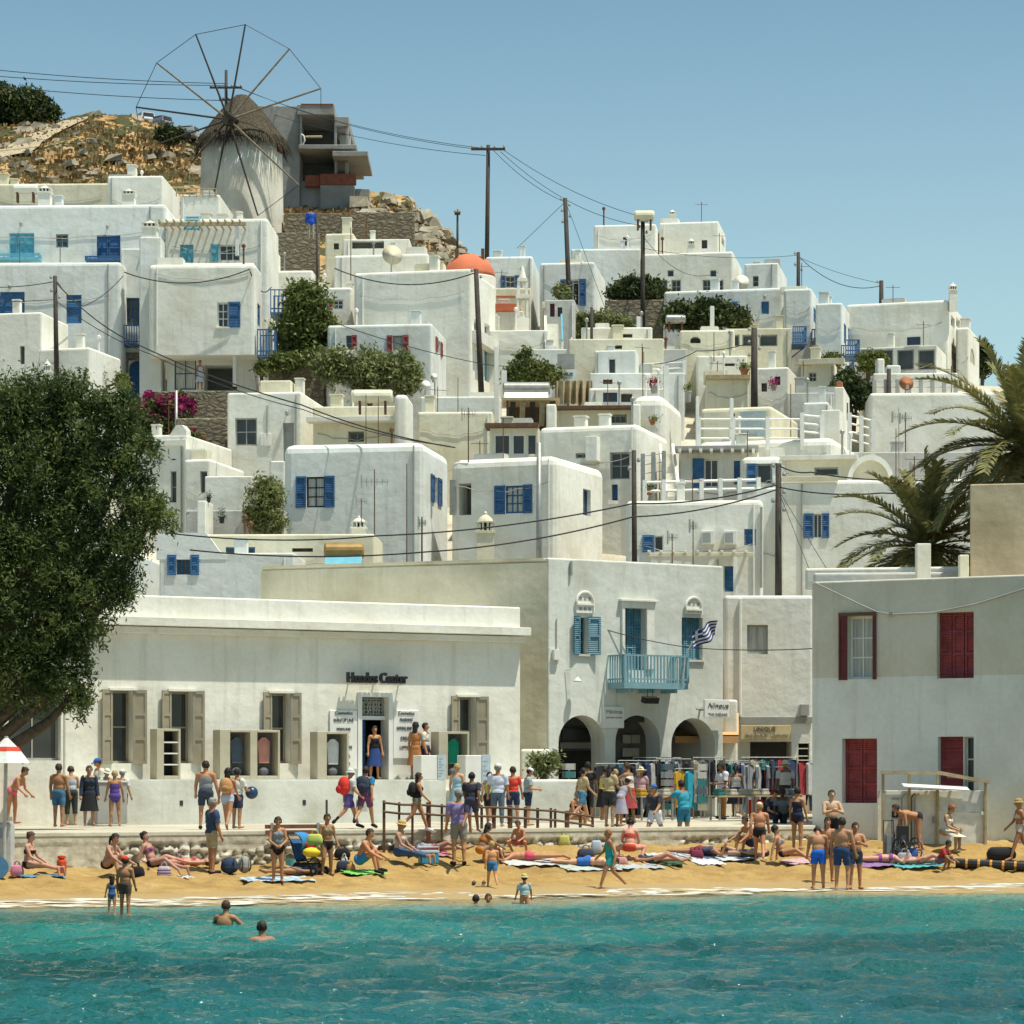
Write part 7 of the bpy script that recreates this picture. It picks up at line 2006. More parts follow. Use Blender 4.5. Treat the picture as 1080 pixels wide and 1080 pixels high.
def finish(q):
 b = q['b']; me = q['me']; k = b.k
 n = len(me.vertices)
 V = np.empty(n*3, np.float32); me.vertices.foreach_get('co', V); V = V.reshape(-1, 3).astype(float)
 Nn = np.empty(n*3, np.float32); me.vertices.foreach_get('normal', Nn); Nn = Nn.reshape(-1, 3)
 Fq = [tuple(p.vertices) for p in me.polygons]
 bpy.data.meshes.remove(me)
 best = np.full(n, 9.); lab = np.zeros(n, int); tt = np.zeros(n); names = []
 for i, (nm, a, c, ra, rb) in enumerate(b.bones):
  a = np.array(a); c = np.array(c); d = c-a; L2 = d@d
  tr = (V-a)@d/L2; t = np.clip(tr, -.15 if nm == 'torso' else 0, 1)
  dist = np.linalg.norm(V-(a+t[:, None]*d), axis=1)-(ra+(rb-ra)*t)
  m = dist < best; best[m] = dist[m]; lab[m] = i; tt[m] = tr[m]; names.append(nm)
 nmv = np.array(names)[lab]
 Rr = Matrix.Rotation(R(b.root), 3, 'X') if b.root else Matrix.Identity(3)
 Rn = np.array(Rr)
 mb = MB(); mb.add(V.tolist(), Fq); fi = b.fingers(); mb.add(fi.v, fi.f)
 allz = (np.array(mb.v)@Rn.T)[:, 2]; zmin = allz.min()
 off = Vector((0, 0, -zmin-q['sink']))
 M4 = Matrix.Translation(off) @ Rr.to_4x4()
 root = empty('person', q['g'], R(q['rz']), q['label'], 'person', q['group'])
 if b.root: root.location = q['g']
 def put(name, m, mat, smooth=True):
  o = m.build(name, [mat], root, smooth=smooth); o.data.transform(M4); return o
 jr = random.Random(q['label']); jv = jr.uniform(.72, 1.15); put('body', mb, colour('skin', tuple(c*jv*jr.uniform(.94,1.06) for c in SKIN[q['skin']]), .6))
 Fa = np.array([f for f in Fq if len(f) == 4])
 for ci, (kind, col) in enumerate(q['clothes']):
  rule = CLOTH[kind]; sel = np.zeros(n, bool)
  for bn, (t0, t1) in rule.items(): sel |= (nmv == bn) & (tt >= t0) & (tt <= t1)
  ff = Fa[sel[Fa].all(1)]
  m = MB()
  if len(ff):
   used = np.unique(ff); remap = -np.ones(n, int); remap[used] = np.arange(len(used))
   loose = {'tee': .016, 'shirt': .020, 'longshirt': .022, 'shorts': .020, 'trunks': .020, 'trousers': .016, 'capris': .016}.get(kind, .008)*k + ci*.004
   W = V[used]+Nn[used]*loose
   if kind in ('shorts','trunks','tee','shirt'):
    W += Nn[used]*(np.sin(V[used][:, 2:3]*34+V[used][:, 0:1]*21)*.004*k)
   m.add(W.tolist(), remap[ff].tolist())
  if kind in ('skirt', 'dress'):
   kn = [(bb[1], bb[2]) for bb in b.bones if bb[0] == 'thigh']; top = b.j['pelvis']+Vector((0,0,.06*k)); bot = (kn[0][1]+kn[1][1])/2+Vector((0,0,-.08*k))
   spread = abs(kn[0][1].x-kn[1][1].x)/2+abs(kn[0][1].y-kn[1][1].y)*.3
   pts = []; nn = 18; V2 = []; F2 = []
   for i in range(7):
    t = i/6; c = top.lerp(bot, t); rx = (.172+.06*t)*k+spread*t*.35; ry = (.128+.085*t)*k+spread*.2*t
    for j in range(nn):
     a = 2*math.pi*j/nn; w_ = 1+.07*t*math.sin(a*5+1)
     V2.append(c+Vector((rx*math.cos(a)*w_, ry*math.sin(a)*w_, 0)))
   for i in range(6):
    for j in range(nn): F2.append((i*nn+j, i*nn+(j+1)%nn, (i+1)*nn+(j+1)%nn, (i+1)*nn+j))
   m.add(V2, F2)
  if m.v: put({'tee':'shirt','tank':'tank_top','vest':'vest','longshirt':'shirt','hotpants':'shorts','brief':'swim_brief','capris':'trousers'}.get(kind, kind), m, colour('cloth', col, .9))
 hc, Rh, hs_ = b.hc, b.Rh, b.hs*k
 Rhn = np.array(Rh); hl = (V-np.array(hc))@Rhn/hs_
 style, hcol = q['hair']
 hm = colour('hair', HAIR[hcol], .7)
 if style != 'bald':
  sel = (nmv == 'head') & (((hl[:, 1] > .005) & (hl[:, 2] > -.075)) | (hl[:, 2] > .062) | ((np.abs(hl[:, 0]) > .068) & (hl[:, 2] > .0) & (hl[:, 1] > -.04)))
  ff = Fa[sel[Fa].all(1)]; m = MB()
  if len(ff):
   used = np.unique(ff); remap = -np.ones(n, int); remap[used] = np.arange(len(used))
   m.add((V[used]+Nn[used]*((.016 if style == 'short' else .022)*k+np.random.default_rng(len(used)).normal(size=(len(used),1))*.006*k)).tolist(), remap[ff].tolist())
  if style == 'long': m.ell(hc+Rh@Vector((0,.075,-.10))*hs_, (.085*hs_,.05*hs_,.17*hs_), 12, 8, mat=Rh); m.ell(hc+Rh@Vector((0,.06,-.22))*hs_, (.07*hs_,.04*hs_,.11*hs_), 10, 6, mat=Rh)
  if style == 'bun': m.ell(hc+Rh@Vector((0,.10,.075))*hs_, (.045*hs_,)*3, 10, 6)
  if style == 'tail': m.tube([hc+Rh@Vector((0,.10,.04))*hs_, hc+Rh@Vector((0,.16,.0))*hs_, hc+Rh@Vector((0,.15,-.14))*hs_, hc+Rh@Vector((0,.13,-.22))*hs_], [.02*hs_,.035*hs_,.03*hs_,.008*hs_], 7)
  if style == 'afro': m.ell(hc+Rh@Vector((0,.03,.05))*hs_, (.115*hs_,.115*hs_,.11*hs_), 12, 8)
  if m.v: put('hair', m, hm)
 if q['hat']:
  ht, c = q['hat']; m = MB()
  cen = hc+Rh@Vector((0,.012,.05))*hs_; ring = []
  def disc(rin, rout, z, front=1.0, nn=20, droop=0.0):
   V2 = []; F2 = []
   for i in range(nn):
    a = 2*math.pi*i/nn
    for rr, zz in ((rin, z), (rout*(front if math.sin(a) < -.2 else 1), z-droop)):
     V2.append(cen+Rh@Vector((math.cos(a)*rr, math.sin(a)*rr*1.1, zz))*hs_)
   for i in range(nn): F2.append((2*i, 2*i+1, 2*((i+1)%nn)+1, 2*((i+1)%nn)))
   m.add(V2, F2); m.add([v+Rh@Vector((0,0,.008))*hs_ for v in V2], F2)
  if ht == 'sun': m.ell(cen+Rh@Vector((0,0,.01))*hs_, (.098*hs_,.112*hs_,.095*hs_), 14, 8, mat=Rh); disc(.085, .21, .0, droop=.03)
  elif ht == 'bucket': m.ell(cen+Rh@Vector((0,0,.01))*hs_, (.098*hs_,.112*hs_,.09*hs_), 14, 8, mat=Rh); disc(.085, .14, .0, droop=.035)
  else:
   m.ell(cen+Rh@Vector((0,.002,.008))*hs_, (.092*hs_,.110*hs_,.078*hs_), 14, 8, mat=Rh)
   s_ = -1
   V2 = [cen+Rh@Vector((x,y*s_*-1,z))*hs_ for x,y,z in ((-.075,-.075,.0),(.075,-.075,.0),(.06,-.175,-.022),(0,-.195,-.026),(-.06,-.175,-.022))]
   m.add(V2, [(0,1,2,3,4)]); m.add([v+Rh@Vector((0,0,.01))*hs_ for v in V2], [(0,1,2,3,4)])
  put('hat', m, colour('cloth', c, .9))
 m = MB()
 for x in (-.031,.031): m.ell(hc+Rh@Vector((x,-.083,.012))*hs_, (.014*hs_,.010*hs_,.008*hs_), 8, 5, mat=Rh)
 if q['glasses']:
  for x in (-.034,.034): m.ell(hc+Rh@Vector((x,-.092,.012))*hs_, (.028*hs_,.012*hs_,.020*hs_), 8, 5, mat=Rh)
 put('sunglasses' if q['glasses'] else 'eyes', m, colour('eye', (.015,.012,.01), .3))
 m = MB(); m.ell(hc+Rh@Vector((0,-.088,-.055))*hs_, (.024*hs_,.010*hs_,.008*hs_), 8, 5, mat=Rh); put('mouth', m, colour('lip', (.30,.10,.08), .5))
 q['root'] = root; q['M'] = Matrix.Translation(q['g']) @ Matrix.Rotation(R(q['rz']), 4, 'Z') @ M4
WH=(.68,.68,.66); NV=(.02,.03,.07); BK=(.012,.012,.015)
# --- on the promenade, left
person('woman in pink bikini bending over behind the parasol pole', 13, 869, 58, 70, 'stoop', 'f', 'tan', ('bun','dbrown'), [('bikini_top',(.60,.16,.25)),('brief',(.75,.10,.20))], 'prom', Hm=1.68)
person('shirtless man in blue shorts standing with his back turned at the left', 62, 872, 66, 165, 'stand', 'm', 'tan', ('short','brown'), [('shorts',(.06,.16,.27))], 'prom')
person('woman in pale top and black skirt beside the shirtless man in blue shorts', 75, 870, 62, 200, 'hold', 'f', 'fair', ('short','brown'), [('tank',(.45,.50,.60)),('capris',(.03,.035,.03))], 'prom')
person('woman in loose navy blouse and dark skirt facing the sea', 94, 871, 63, 15, 'stand', 'f', 'fair', ('short','brown'), [('skirt',BK),('longshirt',(.02,.03,.05))], 'prom', glasses=True)
person('man in blue cap and white shirt standing behind the navy blouse woman', 105, 867, 67, -60, 'hold', 'm', 'tan', ('short','dbrown'), [('tee',(.55,.53,.48)),('shorts',NV)], 'prom', hat=('cap',(.02,.10,.40)))
person('woman in white sun hat half hidden behind the purple swimsuit woman', 112, 868, 57, 40, 'hold', 'f', 'fair', ('short','brown'), [('tee',(.60,.58,.50)),('shorts',(.05,.04,.04))], 'prom', hat=('bucket',(.66,.63,.52)))
person('woman in purple swimsuit standing on the promenade at the end of the left group', 121, 872, 59, 195, 'contra', 'f', 'tan', ('short','blond'), [('swimsuit',(.09,.05,.24))], 'prom')
person('man in white shirt with dark bag at the right of the left group', 129, 868, 56, 150, 'stand', 'm', 'fair', ('short','grey'), [('tee',(.58,.58,.60)),('shorts',NV)], 'prom', hat=('cap',WH))
person('man in grey tank top and dark shorts seen from behind on the promenade', 217, 874, 71, 175, 'contra', 'm', 'tan', ('short','dbrown'), [('shorts',(.04,.05,.08)),('tank',(.22,.24,.25)),('shoes',BK)], 'prom')
P8 = person('woman in coral top and pale denim shorts with a tan backpack', 240, 876, 66, 170, 'walk', 'f', 'tan', ('long','black'), [('hotpants',(.40,.45,.55)),('tank',(.55,.18,.10))], 'prom')
P9 = person('person in white tee and dark shorts carrying a dark blue ball', 250, 874, 63, 150, dict(hL=2,hR=-2,aL=3,aR=3,kL=4,kR=3,sL=5,sR=15,bL=12,bR=16,eL=15,eR=65), 'm', 'tan', ('short','black'), [('shorts',NV),('tee',(.62,.60,.56))], 'prom')
P35 = person('man in white cap and purple shorts with a big red backpack', 368, 873, 62, 110, 'walk', 'm', 'tan', ('short','grey'), [('shorts',(.10,.07,.24)),('tee',(.50,.50,.48)),('shoes',BK)], 'prom', hat=('bucket',(.55,.60,.58)))
P36 = person('man in blue tee with dark pack and plum shorts walking past the shop', 385, 873, 65, 160, 'stride', 'm', 'tan', ('short','dbrown'), [('shorts',(.16,.05,.13)),('tee',(.02,.16,.34)),('shoes',BK)], 'prom')
P37 = person('woman in black tank top with black backpack walking right', 440, 877, 62, 100, 'walk', 'f', 'tan', ('long','dbrown'), [('hotpants',(.20,.18,.12)),('tank',BK),('shoes',WH)], 'prom')
person('blonde woman in pale blue dress at the shop steps', 482, 868, 62, 160, 'stand', 'f', 'fair', ('short','blond'), [('dress',(.30,.45,.52))], 'prom')
person('man in dark navy tee and shorts at the railing by the shop steps', 497, 878, 64, 165, 'stride', 'm', 'brown', ('short','black'), [('shorts',(.05,.05,.10)),('tee',(.025,.03,.045))], 'prom')
person('person in yellow green top partly behind the white shirted man', 516, 870, 56, 170, 'walk', 'f', 'tan', ('short','dbrown'), [('shorts',BK),('tank',(.42,.42,.10))], 'prom')
person('man in white shirt white cap and grey blue jeans from behind', 525, 872, 66, 175, 'stand', 'm', 'tan', ('short','grey'), [('trousers',(.08,.12,.16)),('shirt',(.52,.55,.66))], 'prom', hat=('cap',(.72,.72,.70)))
person('woman in red tee and navy shorts seen from behind', 541, 870, 61, 180, 'contra', 'f', 'tan', ('short','dbrown'), [('shorts',(.02,.04,.10)),('tee',(.62,.05,.03))], 'prom')
person('man in white cap and grey vest looking down at his hands', 557, 871, 61, 95, 'hold', 'm', 'tan', ('short','dbrown'), [('shorts',NV),('tee',(.30,.35,.36))], 'prom', hat=('cap',WH))
def on_terrace(px, d, **k):
 a, _ = hondos.uz(px, 820); w_ = hondos.world(a, d, 0); w_.z = 2.725; return w_
person('dark haired woman in blue skirt standing in the shop doorway', 394, 0, 0, 20, 'stand', 'f', 'tan', ('long','black'), [('skirt',(.02,.05,.18)),('tank',BK)], at=on_terrace(395, .0), Hm=1.6)
person('dark haired woman standing behind the white counter beside the shop door', 431, 0, 0, 160, 'stand', 'f', 'tan', ('long','black'), [('dress',(.40,.16,.05))], at=on_terrace(430, -.55), Hm=1.72)
person('man in white shirt behind the counter looking right', 439, 0, 0, 80, 'stand', 'm', 'tan', ('short','black'), [('tee',(.6,.58,.5)),('trousers',NV)], at=on_terrace(440, -.55), Hm=1.70)
# --- market crowd
person('man in black shirt and black trousers at the corner of the low wall', 620, 862, 58, 175, 'stand', 'm', 'brown', ('short','black'), [('capris',BK),('tee',BK)], 'prom')
person('person in yellow scarf and black skirt in the market crowd', 636, 865, 56, 120, 'reach', 'f', 'tan', ('short','black'), [('skirt',BK),('tank',(.60,.50,.10))], 'prom')
P48 = person('blonde woman in orange top carrying a large black bag', 649, 866, 54, 170, 'stand', 'f', 'tan', ('bun','blond'), [('shorts',BK),('tank',(.50,.20,.10))], 'prom')
person('man in white cap and blue shirt deep in the market crowd', 660, 860, 56, 190, 'stand', 'm', 'tan', ('short','grey'), [('trousers',NV),('tee',(.10,.17,.42))], 'prom', hat=('cap',WH))
person('woman in wide white sun hat and lavender dress leaning at the promenade edge', 654, 872, 56, 140, 'stoop', 'f', 'tan', ('short','brown'), [('dress',(.34,.32,.40))], 'prom', hat=('sun',(.70,.70,.68)))
person('woman in white dress and white sun hat reaching to the clothes racks', 686, 860, 50, 170, 'reach', 'f', 'tan', ('short','brown'), [('dress',(.55,.56,.66))], 'prom', hat=('sun',(.72,.70,.55)), Hm=1.62)
person('man in dark tee white shorts and blue cap stepping down to the sand', 691, 890, 54, -40, 'stride', 'm', 'tan', ('short','dbrown'), [('shorts',(.58,.58,.64)),('tee',(.03,.035,.05)),('shoes',BK)], 'sand', hat=('cap',(.03,.13,.35)), Hm=1.62)
P53 = person('man in turquoise tee and teal shorts stretching one arm left', 721, 890, 62, -140, 'reach', 'm', 'brown', ('short','black'), [('shorts',(.02,.15,.24)),('tee',(.03,.30,.42)),('shoes',BK)], 'sand', Hm=1.72)
person('man in white shirt and brown trousers bending to goods on the market edge', 762, 864, 54, -60, 'hold', 'm', 'brown', ('short','black'), [('trousers',(.26,.12,.03)),('shirt',(.58,.58,.66)),('shoes',BK)], 'prom', Hm=1.74)
P55 = person('man in white tee with dark green backpack before the clothes shop', 814, 858, 52, 185, 'stand', 'm', 'tan', ('short','dbrown'), [('shorts',(.10,.09,.08)),('tee',(.58,.58,.54))], 'prom', Hm=1.7)
person('person in red top at the shop shelves near the corner of the red shuttered house', 853, 858, 46, 150, 'stand', 'f', 'tan', ('short','black'), [('trousers',NV),('tee',(.60,.03,.04))], 'prom', Hm=1.62)
person('woman in grey dress behind the racks in the market', 706, 852, 44, 180, 'stand', 'f', 'fair', ('long','brown'), [('dress',(.35,.33,.31))], 'prom', Hm=1.62)
person('woman in straw hat browsing at the left end of the market racks', 674, 856, 46, 150, 'hold', 'f', 'fair', ('short','brown'), [('skirt',(.4,.3,.1)),('tee',(.55,.42,.15))], 'prom', hat=('sun',(.60,.48,.20)), Hm=1.6)
_T = [(.02,.03,.05),(.55,.53,.5),(.35,.05,.06),(.06,.18,.30),(.45,.36,.2),(.03,.03,.03),(.25,.28,.2),(.5,.3,.32)]
for i, (px_, py_, rz_, po, sx, hr, a_, b_, lab) in enumerate((
 (628,857,200,'stand','m','short',5,0,'tall man in black behind the yellow scarf person'), (643,872,150,'hold','f','long',4,5,'woman in sand coloured top near the lavender dress'),
 (664,868,-120,'reach','m','short',1,2,'person in white top with wine red trousers leaning over the low market table'), (676,864,170,'walk','f','bun',7,0,'woman in dusty pink top among the racks'),
 (700,858,160,'hold','m','short',3,4,'man in blue top and sand coloured trousers by the card stand'), (712,862,-150,'stand','f','long',2,5,'woman in wine red top right of the white sun hat'),
 (736,860,180,'stand','m','short',0,6,'man in navy top at the tall card stand'), (748,858,130,'hold','f','short',6,1,'woman in moss green top left of the brown trousers man'),
 (776,862,170,'walk','f','tail',1,0,'woman in white top and navy trousers right of the brown trousers man'), (789,860,200,'reach','m','short',5,3,'man in black top bending over the long market table'),
 (801,858,160,'stand','f','long',3,5,'woman in blue top left of the green backpack man'), (828,862,190,'stand','m','short',1,5,'man in white top right of the green backpack'),
 (841,858,150,'hold','f','bun',7,6,'woman in dusty pink top by the yellow shop counter'), (614,868,120,'walk','f','short',4,3,'woman in sand coloured top at the end of the low wall'))):
 person(lab, px_, py_, 0, rz_, po, sx, ('tan','fair','brown')[i % 3], (hr, ('dbrown','black','brown','blond')[i % 4]), [('trousers' if i % 3 == 0 else 'shorts' if i % 3 == 1 else 'skirt', _T[b_]), ('tee' if i % 2 else 'tank', _T[a_])], 'prom', Hm=1.58+.16*((i*7) % 10)/10+(.1 if sx == 'm' else 0), hat=('sun',(.66,.6,.42)) if i in (3,11) else None)
# --- seated on the promenade edge
person('dark haired person in orange sitting on the promenade edge behind the railing', 604, 0, 0, 60, 'sitbench', 'f', 'tan', ('bun','black'), [('hotpants',(.35,.10,.04)),('bikini_top',BK)], at=solve_ground(603, 884, 'sand')+Vector((0,.25,.10)), Hm=1.62)
person('person in grey top sitting in the shade below the promenade edge', 828, 0, 0, -20, 'sitbench', 'm', 'dark', ('afro','black'), [('trousers',BK),('tee',(.12,.14,.16))], at=solve_ground(827, 884, 'sand')+Vector((0,.1,.12)), Hm=1.7)
person('person in navy shirt sitting beside the grey topped one', 815, 0, 0, 30, 'sitbench', 'f', 'tan', ('short','dbrown'), [('trousers',NV),('tee',NV)], at=solve_ground(814, 884, 'sand')+Vector((0,.3,.12)), Hm=1.65)
# --- sand, left to right
person('man in navy polo and khaki shorts standing on the sand facing right', 224, 922, 80, 120, 'stand', 'm', 'tan', ('short','grey'), [('shorts',(.42,.33,.19)),('shirt',(.03,.06,.12)),('shoes',BK)], 'sand')
person('woman in black patterned bikini sitting against the quay wall at the left', 30, 924, 0, 75, 'sitlegs', 'f', 'fair', ('bun','brown'), [('bikini_top',BK),('brief',BK)], 'sand', Hm=1.62, glasses=True)
person('woman with sunburnt back sitting behind the child in the red cap', 113, 926, 0, 60, 'sitknees', 'f', 'pink', ('tail','black'), [('brief',BK)], 'sand', Hm=1.65)
person('child in red cap and dark trunks wading at the waterline', 132, 962, 57, 165, 'stand', 'm', 'tan', ('short','brown'), [('trunks',(.10,.06,.04))], 'water', child=True, hat=('cap',(.70,.04,.02)), Hm=1.22, sink=.1)
person('small girl in blue swimsuit wading beside the red cap', 118, 962, 34, 190, 'child', 'f', 'tan', ('long','dbrown'), [('swimsuit',(.04,.11,.25))], 'water', child=True, Hm=.82, sink=.08)
person('tanned woman sitting beside a striped bag on the left sand', 161, 924, 0, 70, 'sitback', 'f', 'pink', ('bun','black'), [('bikini_top',(.25,.08,.15)),('brief',BK)], 'sand', Hm=1.65)
person('sunbather lying behind the striped bag at the foot of the wall', 192, 915, 0, -80, 'supine', 'f', 'pink', ('short','brown'), [('brief',(.5,.1,.1)),('bikini_top',(.5,.1,.1))], 'sand', Hm=1.6)
person('woman in grey tank top and black bikini bottom standing on the sand', 293, 931, 69, 10, 'clasp', 'f', 'tan', ('bun','dbrown'), [('brief',BK),('tank',(.20,.24,.27))], 'sand', glasses=True)
person('woman in olive bikini standing beside the stroller', 345, 924, 65, 25, 'contra', 'f', 'tan', ('bun','black'), [('brief',BK),('bikini_top',(.22,.22,.13))], 'sand')
person('person lying face up beside the stroller under a turquoise hat', 312, 924, 0, -70, 'supine', 'f', 'tan', ('short','dbrown'), [('swimsuit',(.1,.1,.12))], 'sand', Hm=1.5)
person('man in blue trunks sitting with knees raised and arms out', 380, 921, 0, 75, 'sitknees', 'm', 'tan', ('short','dbrown'), [('trunks',(.03,.20,.50)),('shoes',BK)], 'sand', Hm=1.72)
person('pale woman in straw hat and jeans sitting on the sand by the railing', 421, 911, 0, 70, 'sitlegs', 'f', 'fair', ('short','blond'), [('trousers',(.05,.10,.20)),('tank',(.55,.42,.36))], 'sand', hat=('bucket',(.55,.36,.12)), Hm=1.7)
person('sunbather lying behind the blue cool box', 458, 900, 0, 80, 'supine', 'f', 'fair', ('short','blond'), [('tee',(.30,.30,.34)),('brief',(.5,.12,.2))], 'sand', Hm=1.6)
person('tall man in purple shirt and grey shorts standing at the railing', 484, 912, 79, 190, 'stand', 'm', 'tan', ('short','grey'), [('shorts',(.22,.22,.19)),('shirt',(.24,.19,.42)),('shoes',BK)], 'sand')
person('dark haired woman crouching with an orange cloth by the railing', 507, 909, 0, 120, 'sitknees', 'f', 'tan', ('long','black'), [('brief',(.60,.22,.03)),('bikini_top',(.60,.22,.03))], 'sand', Hm=1.55)
person('small boy in blue shorts walking on the wet sand', 519, 937, 49, 190, 'walk', 'm', 'tan', ('short','blond'), [('trunks',(.03,.16,.36))], 'sand', child=True)
person('child sitting on the sand behind the fence posts', 549, 900, 0, -30, 'sitcross', 'm', 'tan', ('short','brown'), [('trunks',(.5,.1,.1))], 'sand', child=True, Hm=1.2)
person('sunbather in pink shorts lying face down behind the walking boy', 557, 909, 0, -88, 'prone', 'f', 'tan', ('short','brown'), [('hotpants',(.65,.08,.14))], 'sand', Hm=1.72)
person('sunbather in blue trunks lying face down beside the turquoise girl', 620, 915, 0, 86, 'prone', 'm', 'pink', ('short','brown'), [('trunks',(.03,.13,.42))], 'sand', Hm=1.72)
person('girl in turquoise playsuit walking left along the wet sand', 643, 938, 63, -75, 'walk', 'f', 'tan', ('short','red'), [('romper',(.02,.30,.30))], 'sand', child=True)
person('woman in red bikini sitting with her back turned on the middle sand', 664, 910, 0, 170, 'sitcross', 'f', 'pink', ('bun','black'), [('bikini_top',(.55,.07,.03)),('brief',(.55,.07,.03))], 'sand', Hm=1.65)
person('sunbather lying on a towel right of the red bikini woman', 688, 912, 0, 88, 'supine', 'f', 'pink', ('short','brown'), [('swimsuit',(.04,.05,.05))], 'sand', Hm=1.6)
person('sunbather in dark red lying in the middle of the beach', 738, 903, 0, 84, 'prone', 'm', 'tan', ('short','black'), [('trunks',(.22,.03,.05)),('tank',(.05,.05,.09))], 'sand', Hm=1.6)
person('pale sunbather lying beside the shirtless man in black trunks', 782, 905, 0, -86, 'supine', 'f', 'fair', ('short','brown'), [('swimsuit',(.05,.06,.08))], 'sand', Hm=1.6)
person('shirtless man in black trunks walking away up the beach', 801, 910, 64, 175, 'walk', 'm', 'tan', ('short','blond'), [('hotpants',BK)], 'sand', hat=('cap',(.62,.56,.44)))
person('curly haired woman in dark bikini sitting on the right sand', 826, 912, 0, 70, 'sitback', 'f', 'tan', ('afro','black'), [('brief',BK),('bikini_top',(.3,.3,.32))], 'sand', Hm=1.6)
person('person sitting low between the towels left of the curly haired woman', 793, 901, 0, -60, 'sitknees', 'm', 'tan', ('short','black'), [('trunks',NV)], 'sand', Hm=1.6)
person('woman in navy swimsuit standing by the corner of the red shuttered house', 841, 896, 58, 150, 'stand', 'f', 'tan', ('short','black'), [('swimsuit',(.015,.02,.05)),('hotpants',(.015,.02,.04))], 'sand', Hm=1.66)
person('man with folded arms and black trunks under the lower left red shutter', 877, 903, 62, 15, 'folded', 'm', 'fair', ('short','black'), [('trunks',BK)], 'sand', Hm=1.75)
person('boy in bright blue trunks with bowed head in the shallows', 863, 938, 66, 180, 'bowed', 'm', 'tan', ('short','black'), [('trunks',(.01,.11,.55))], 'sand', Hm=1.62)
person('man half hidden between the blue trunks boy and the navy trunks man', 873, 930, 70, 0, 'stand', 'm', 'tan', ('short','black'), [('trunks',(.03,.05,.10))], 'sand', Hm=1.6)
person('man in navy trunks standing in the foam with one leg forward', 888, 939, 74, 160, 'contra', 'm', 'tan', ('short','dbrown'), [('shorts',(.02,.05,.13))], 'sand', glasses=True, Hm=1.78)
person('young man with folded arms behind the navy trunks man', 902, 938, 66, 10, 'folded', 'm', 'tan', ('short','black'), [('trunks',(.04,.06,.09))], 'sand', Hm=1.64)
person('sunbather in purple lying below the right wall', 928, 911, 0, 88, 'prone', 'f', 'pink', ('short','brown'), [('brief',(.25,.06,.25)),('bikini_top',(.25,.06,.25))], 'sand', Hm=1.65)
person('man in black trunks bending down before the white hut', 968, 905, 0, -85, 'bend', 'm', 'tan', ('short','dbrown'), [('brief',BK)], 'sand', Hm=1.72, at=Vector((P(968,0,76.6).x, 76.6, float(sand_z(P(968,0,76.6).x, 76.6)))))
person('red haired woman in white sitting before the white hut', 996, 897, 0, 60, 'sitbench', 'f', 'fair', ('bun','red'), [('tank',WH),('skirt',(.62,.58,.45))], 'sand', Hm=1.62, at=Vector((P(996,0,76.6).x, 76.6, float(sand_z(P(996,0,76.6).x, 76.6)))))
person('child in red top squatting on the sand before the hut', 991, 919, 0, 60, 'squat', 'm', 'brown', ('short','black'), [('tee',(.42,.03,.03)),('trunks',(.12,.11,.16))], 'sand', child=True, Hm=1.25)
person('sunbather with raised knee lying left of the squatting child', 968, 913, 0, 88, 'supine', 'f', 'pink', ('short','blond'), [('brief',(.4,.1,.1)),('bikini_top',(.4,.1,.1))], 'sand', Hm=1.62)
person('tanned woman in sun hat at the right edge of the beach', 1076, 908, 60, -80, 'walk', 'f', 'tan', ('long','blond'), [('bikini_top',(.55,.5,.42)),('hotpants',(.58,.48,.38))], 'sand', Hm=1.66, hat=('bucket',(.40,.26,.08)))
# --- in the water
person('swimmer with bare back rising from the water at the left', 236, 969, 0, 160, 'swim', 'm', 'tan', ('short','brown'), [('trunks',BK)], 'water', Hm=1.6, sink=1.22)
person('swimmer of whom only the head shows in the left water', 278, 983, 0, 200, 'float', 'm', 'tan', ('short','dbrown'), [('trunks',NV)], 'water', Hm=1.65, sink=1.43)
person('left one of two dark swimmer heads near the walking boy', 501, 951, 0, 170, 'float', 'm', 'tan', ('short','black'), [('trunks',NV)], 'water', Hm=1.3, sink=1.14, child=True)
person('right one of two swimmer heads near the walking boy facing the beach', 515, 950, 0, 0, 'float', 'f', 'tan', ('short','brown'), [('trunks',NV)], 'water', Hm=1.3, sink=1.13, child=True)
person('small child in a sun hat and white shirt in the shallows', 553, 951, 26, 190, 'child', 'm', 'tan', ('short','brown'), [('tee',(.40,.50,.50))], 'water', Hm=1.0, sink=.42, child=True, hat=('bucket',(.55,.45,.20)))
person('man in bright blue shirt standing on the path below the mill', 328, 0, 0, 200, 'stand', 'm', 'tan', ('short','black'), [('trousers',(.3,.28,.22)),('longshirt',(.01,.07,.42))], at=Vector((P(328,252,160).x, 160, P(328,252,160).z)), Hm=1.75)
person('person in white on the veranda of the one window house', 211, 0, 0, 30, 'stand', 'f', 'tan', ('short','black'), [('dress',(.55,.56,.62))], at=Vector((P(211,411,146.2).x, 146.2, P(211,411,146.2).z)), Hm=1.5)
build_people()
def at_joint(q, j, off=(0,0,0)):
 return q['M'] @ (q['b'].j[j] + Vector(off))
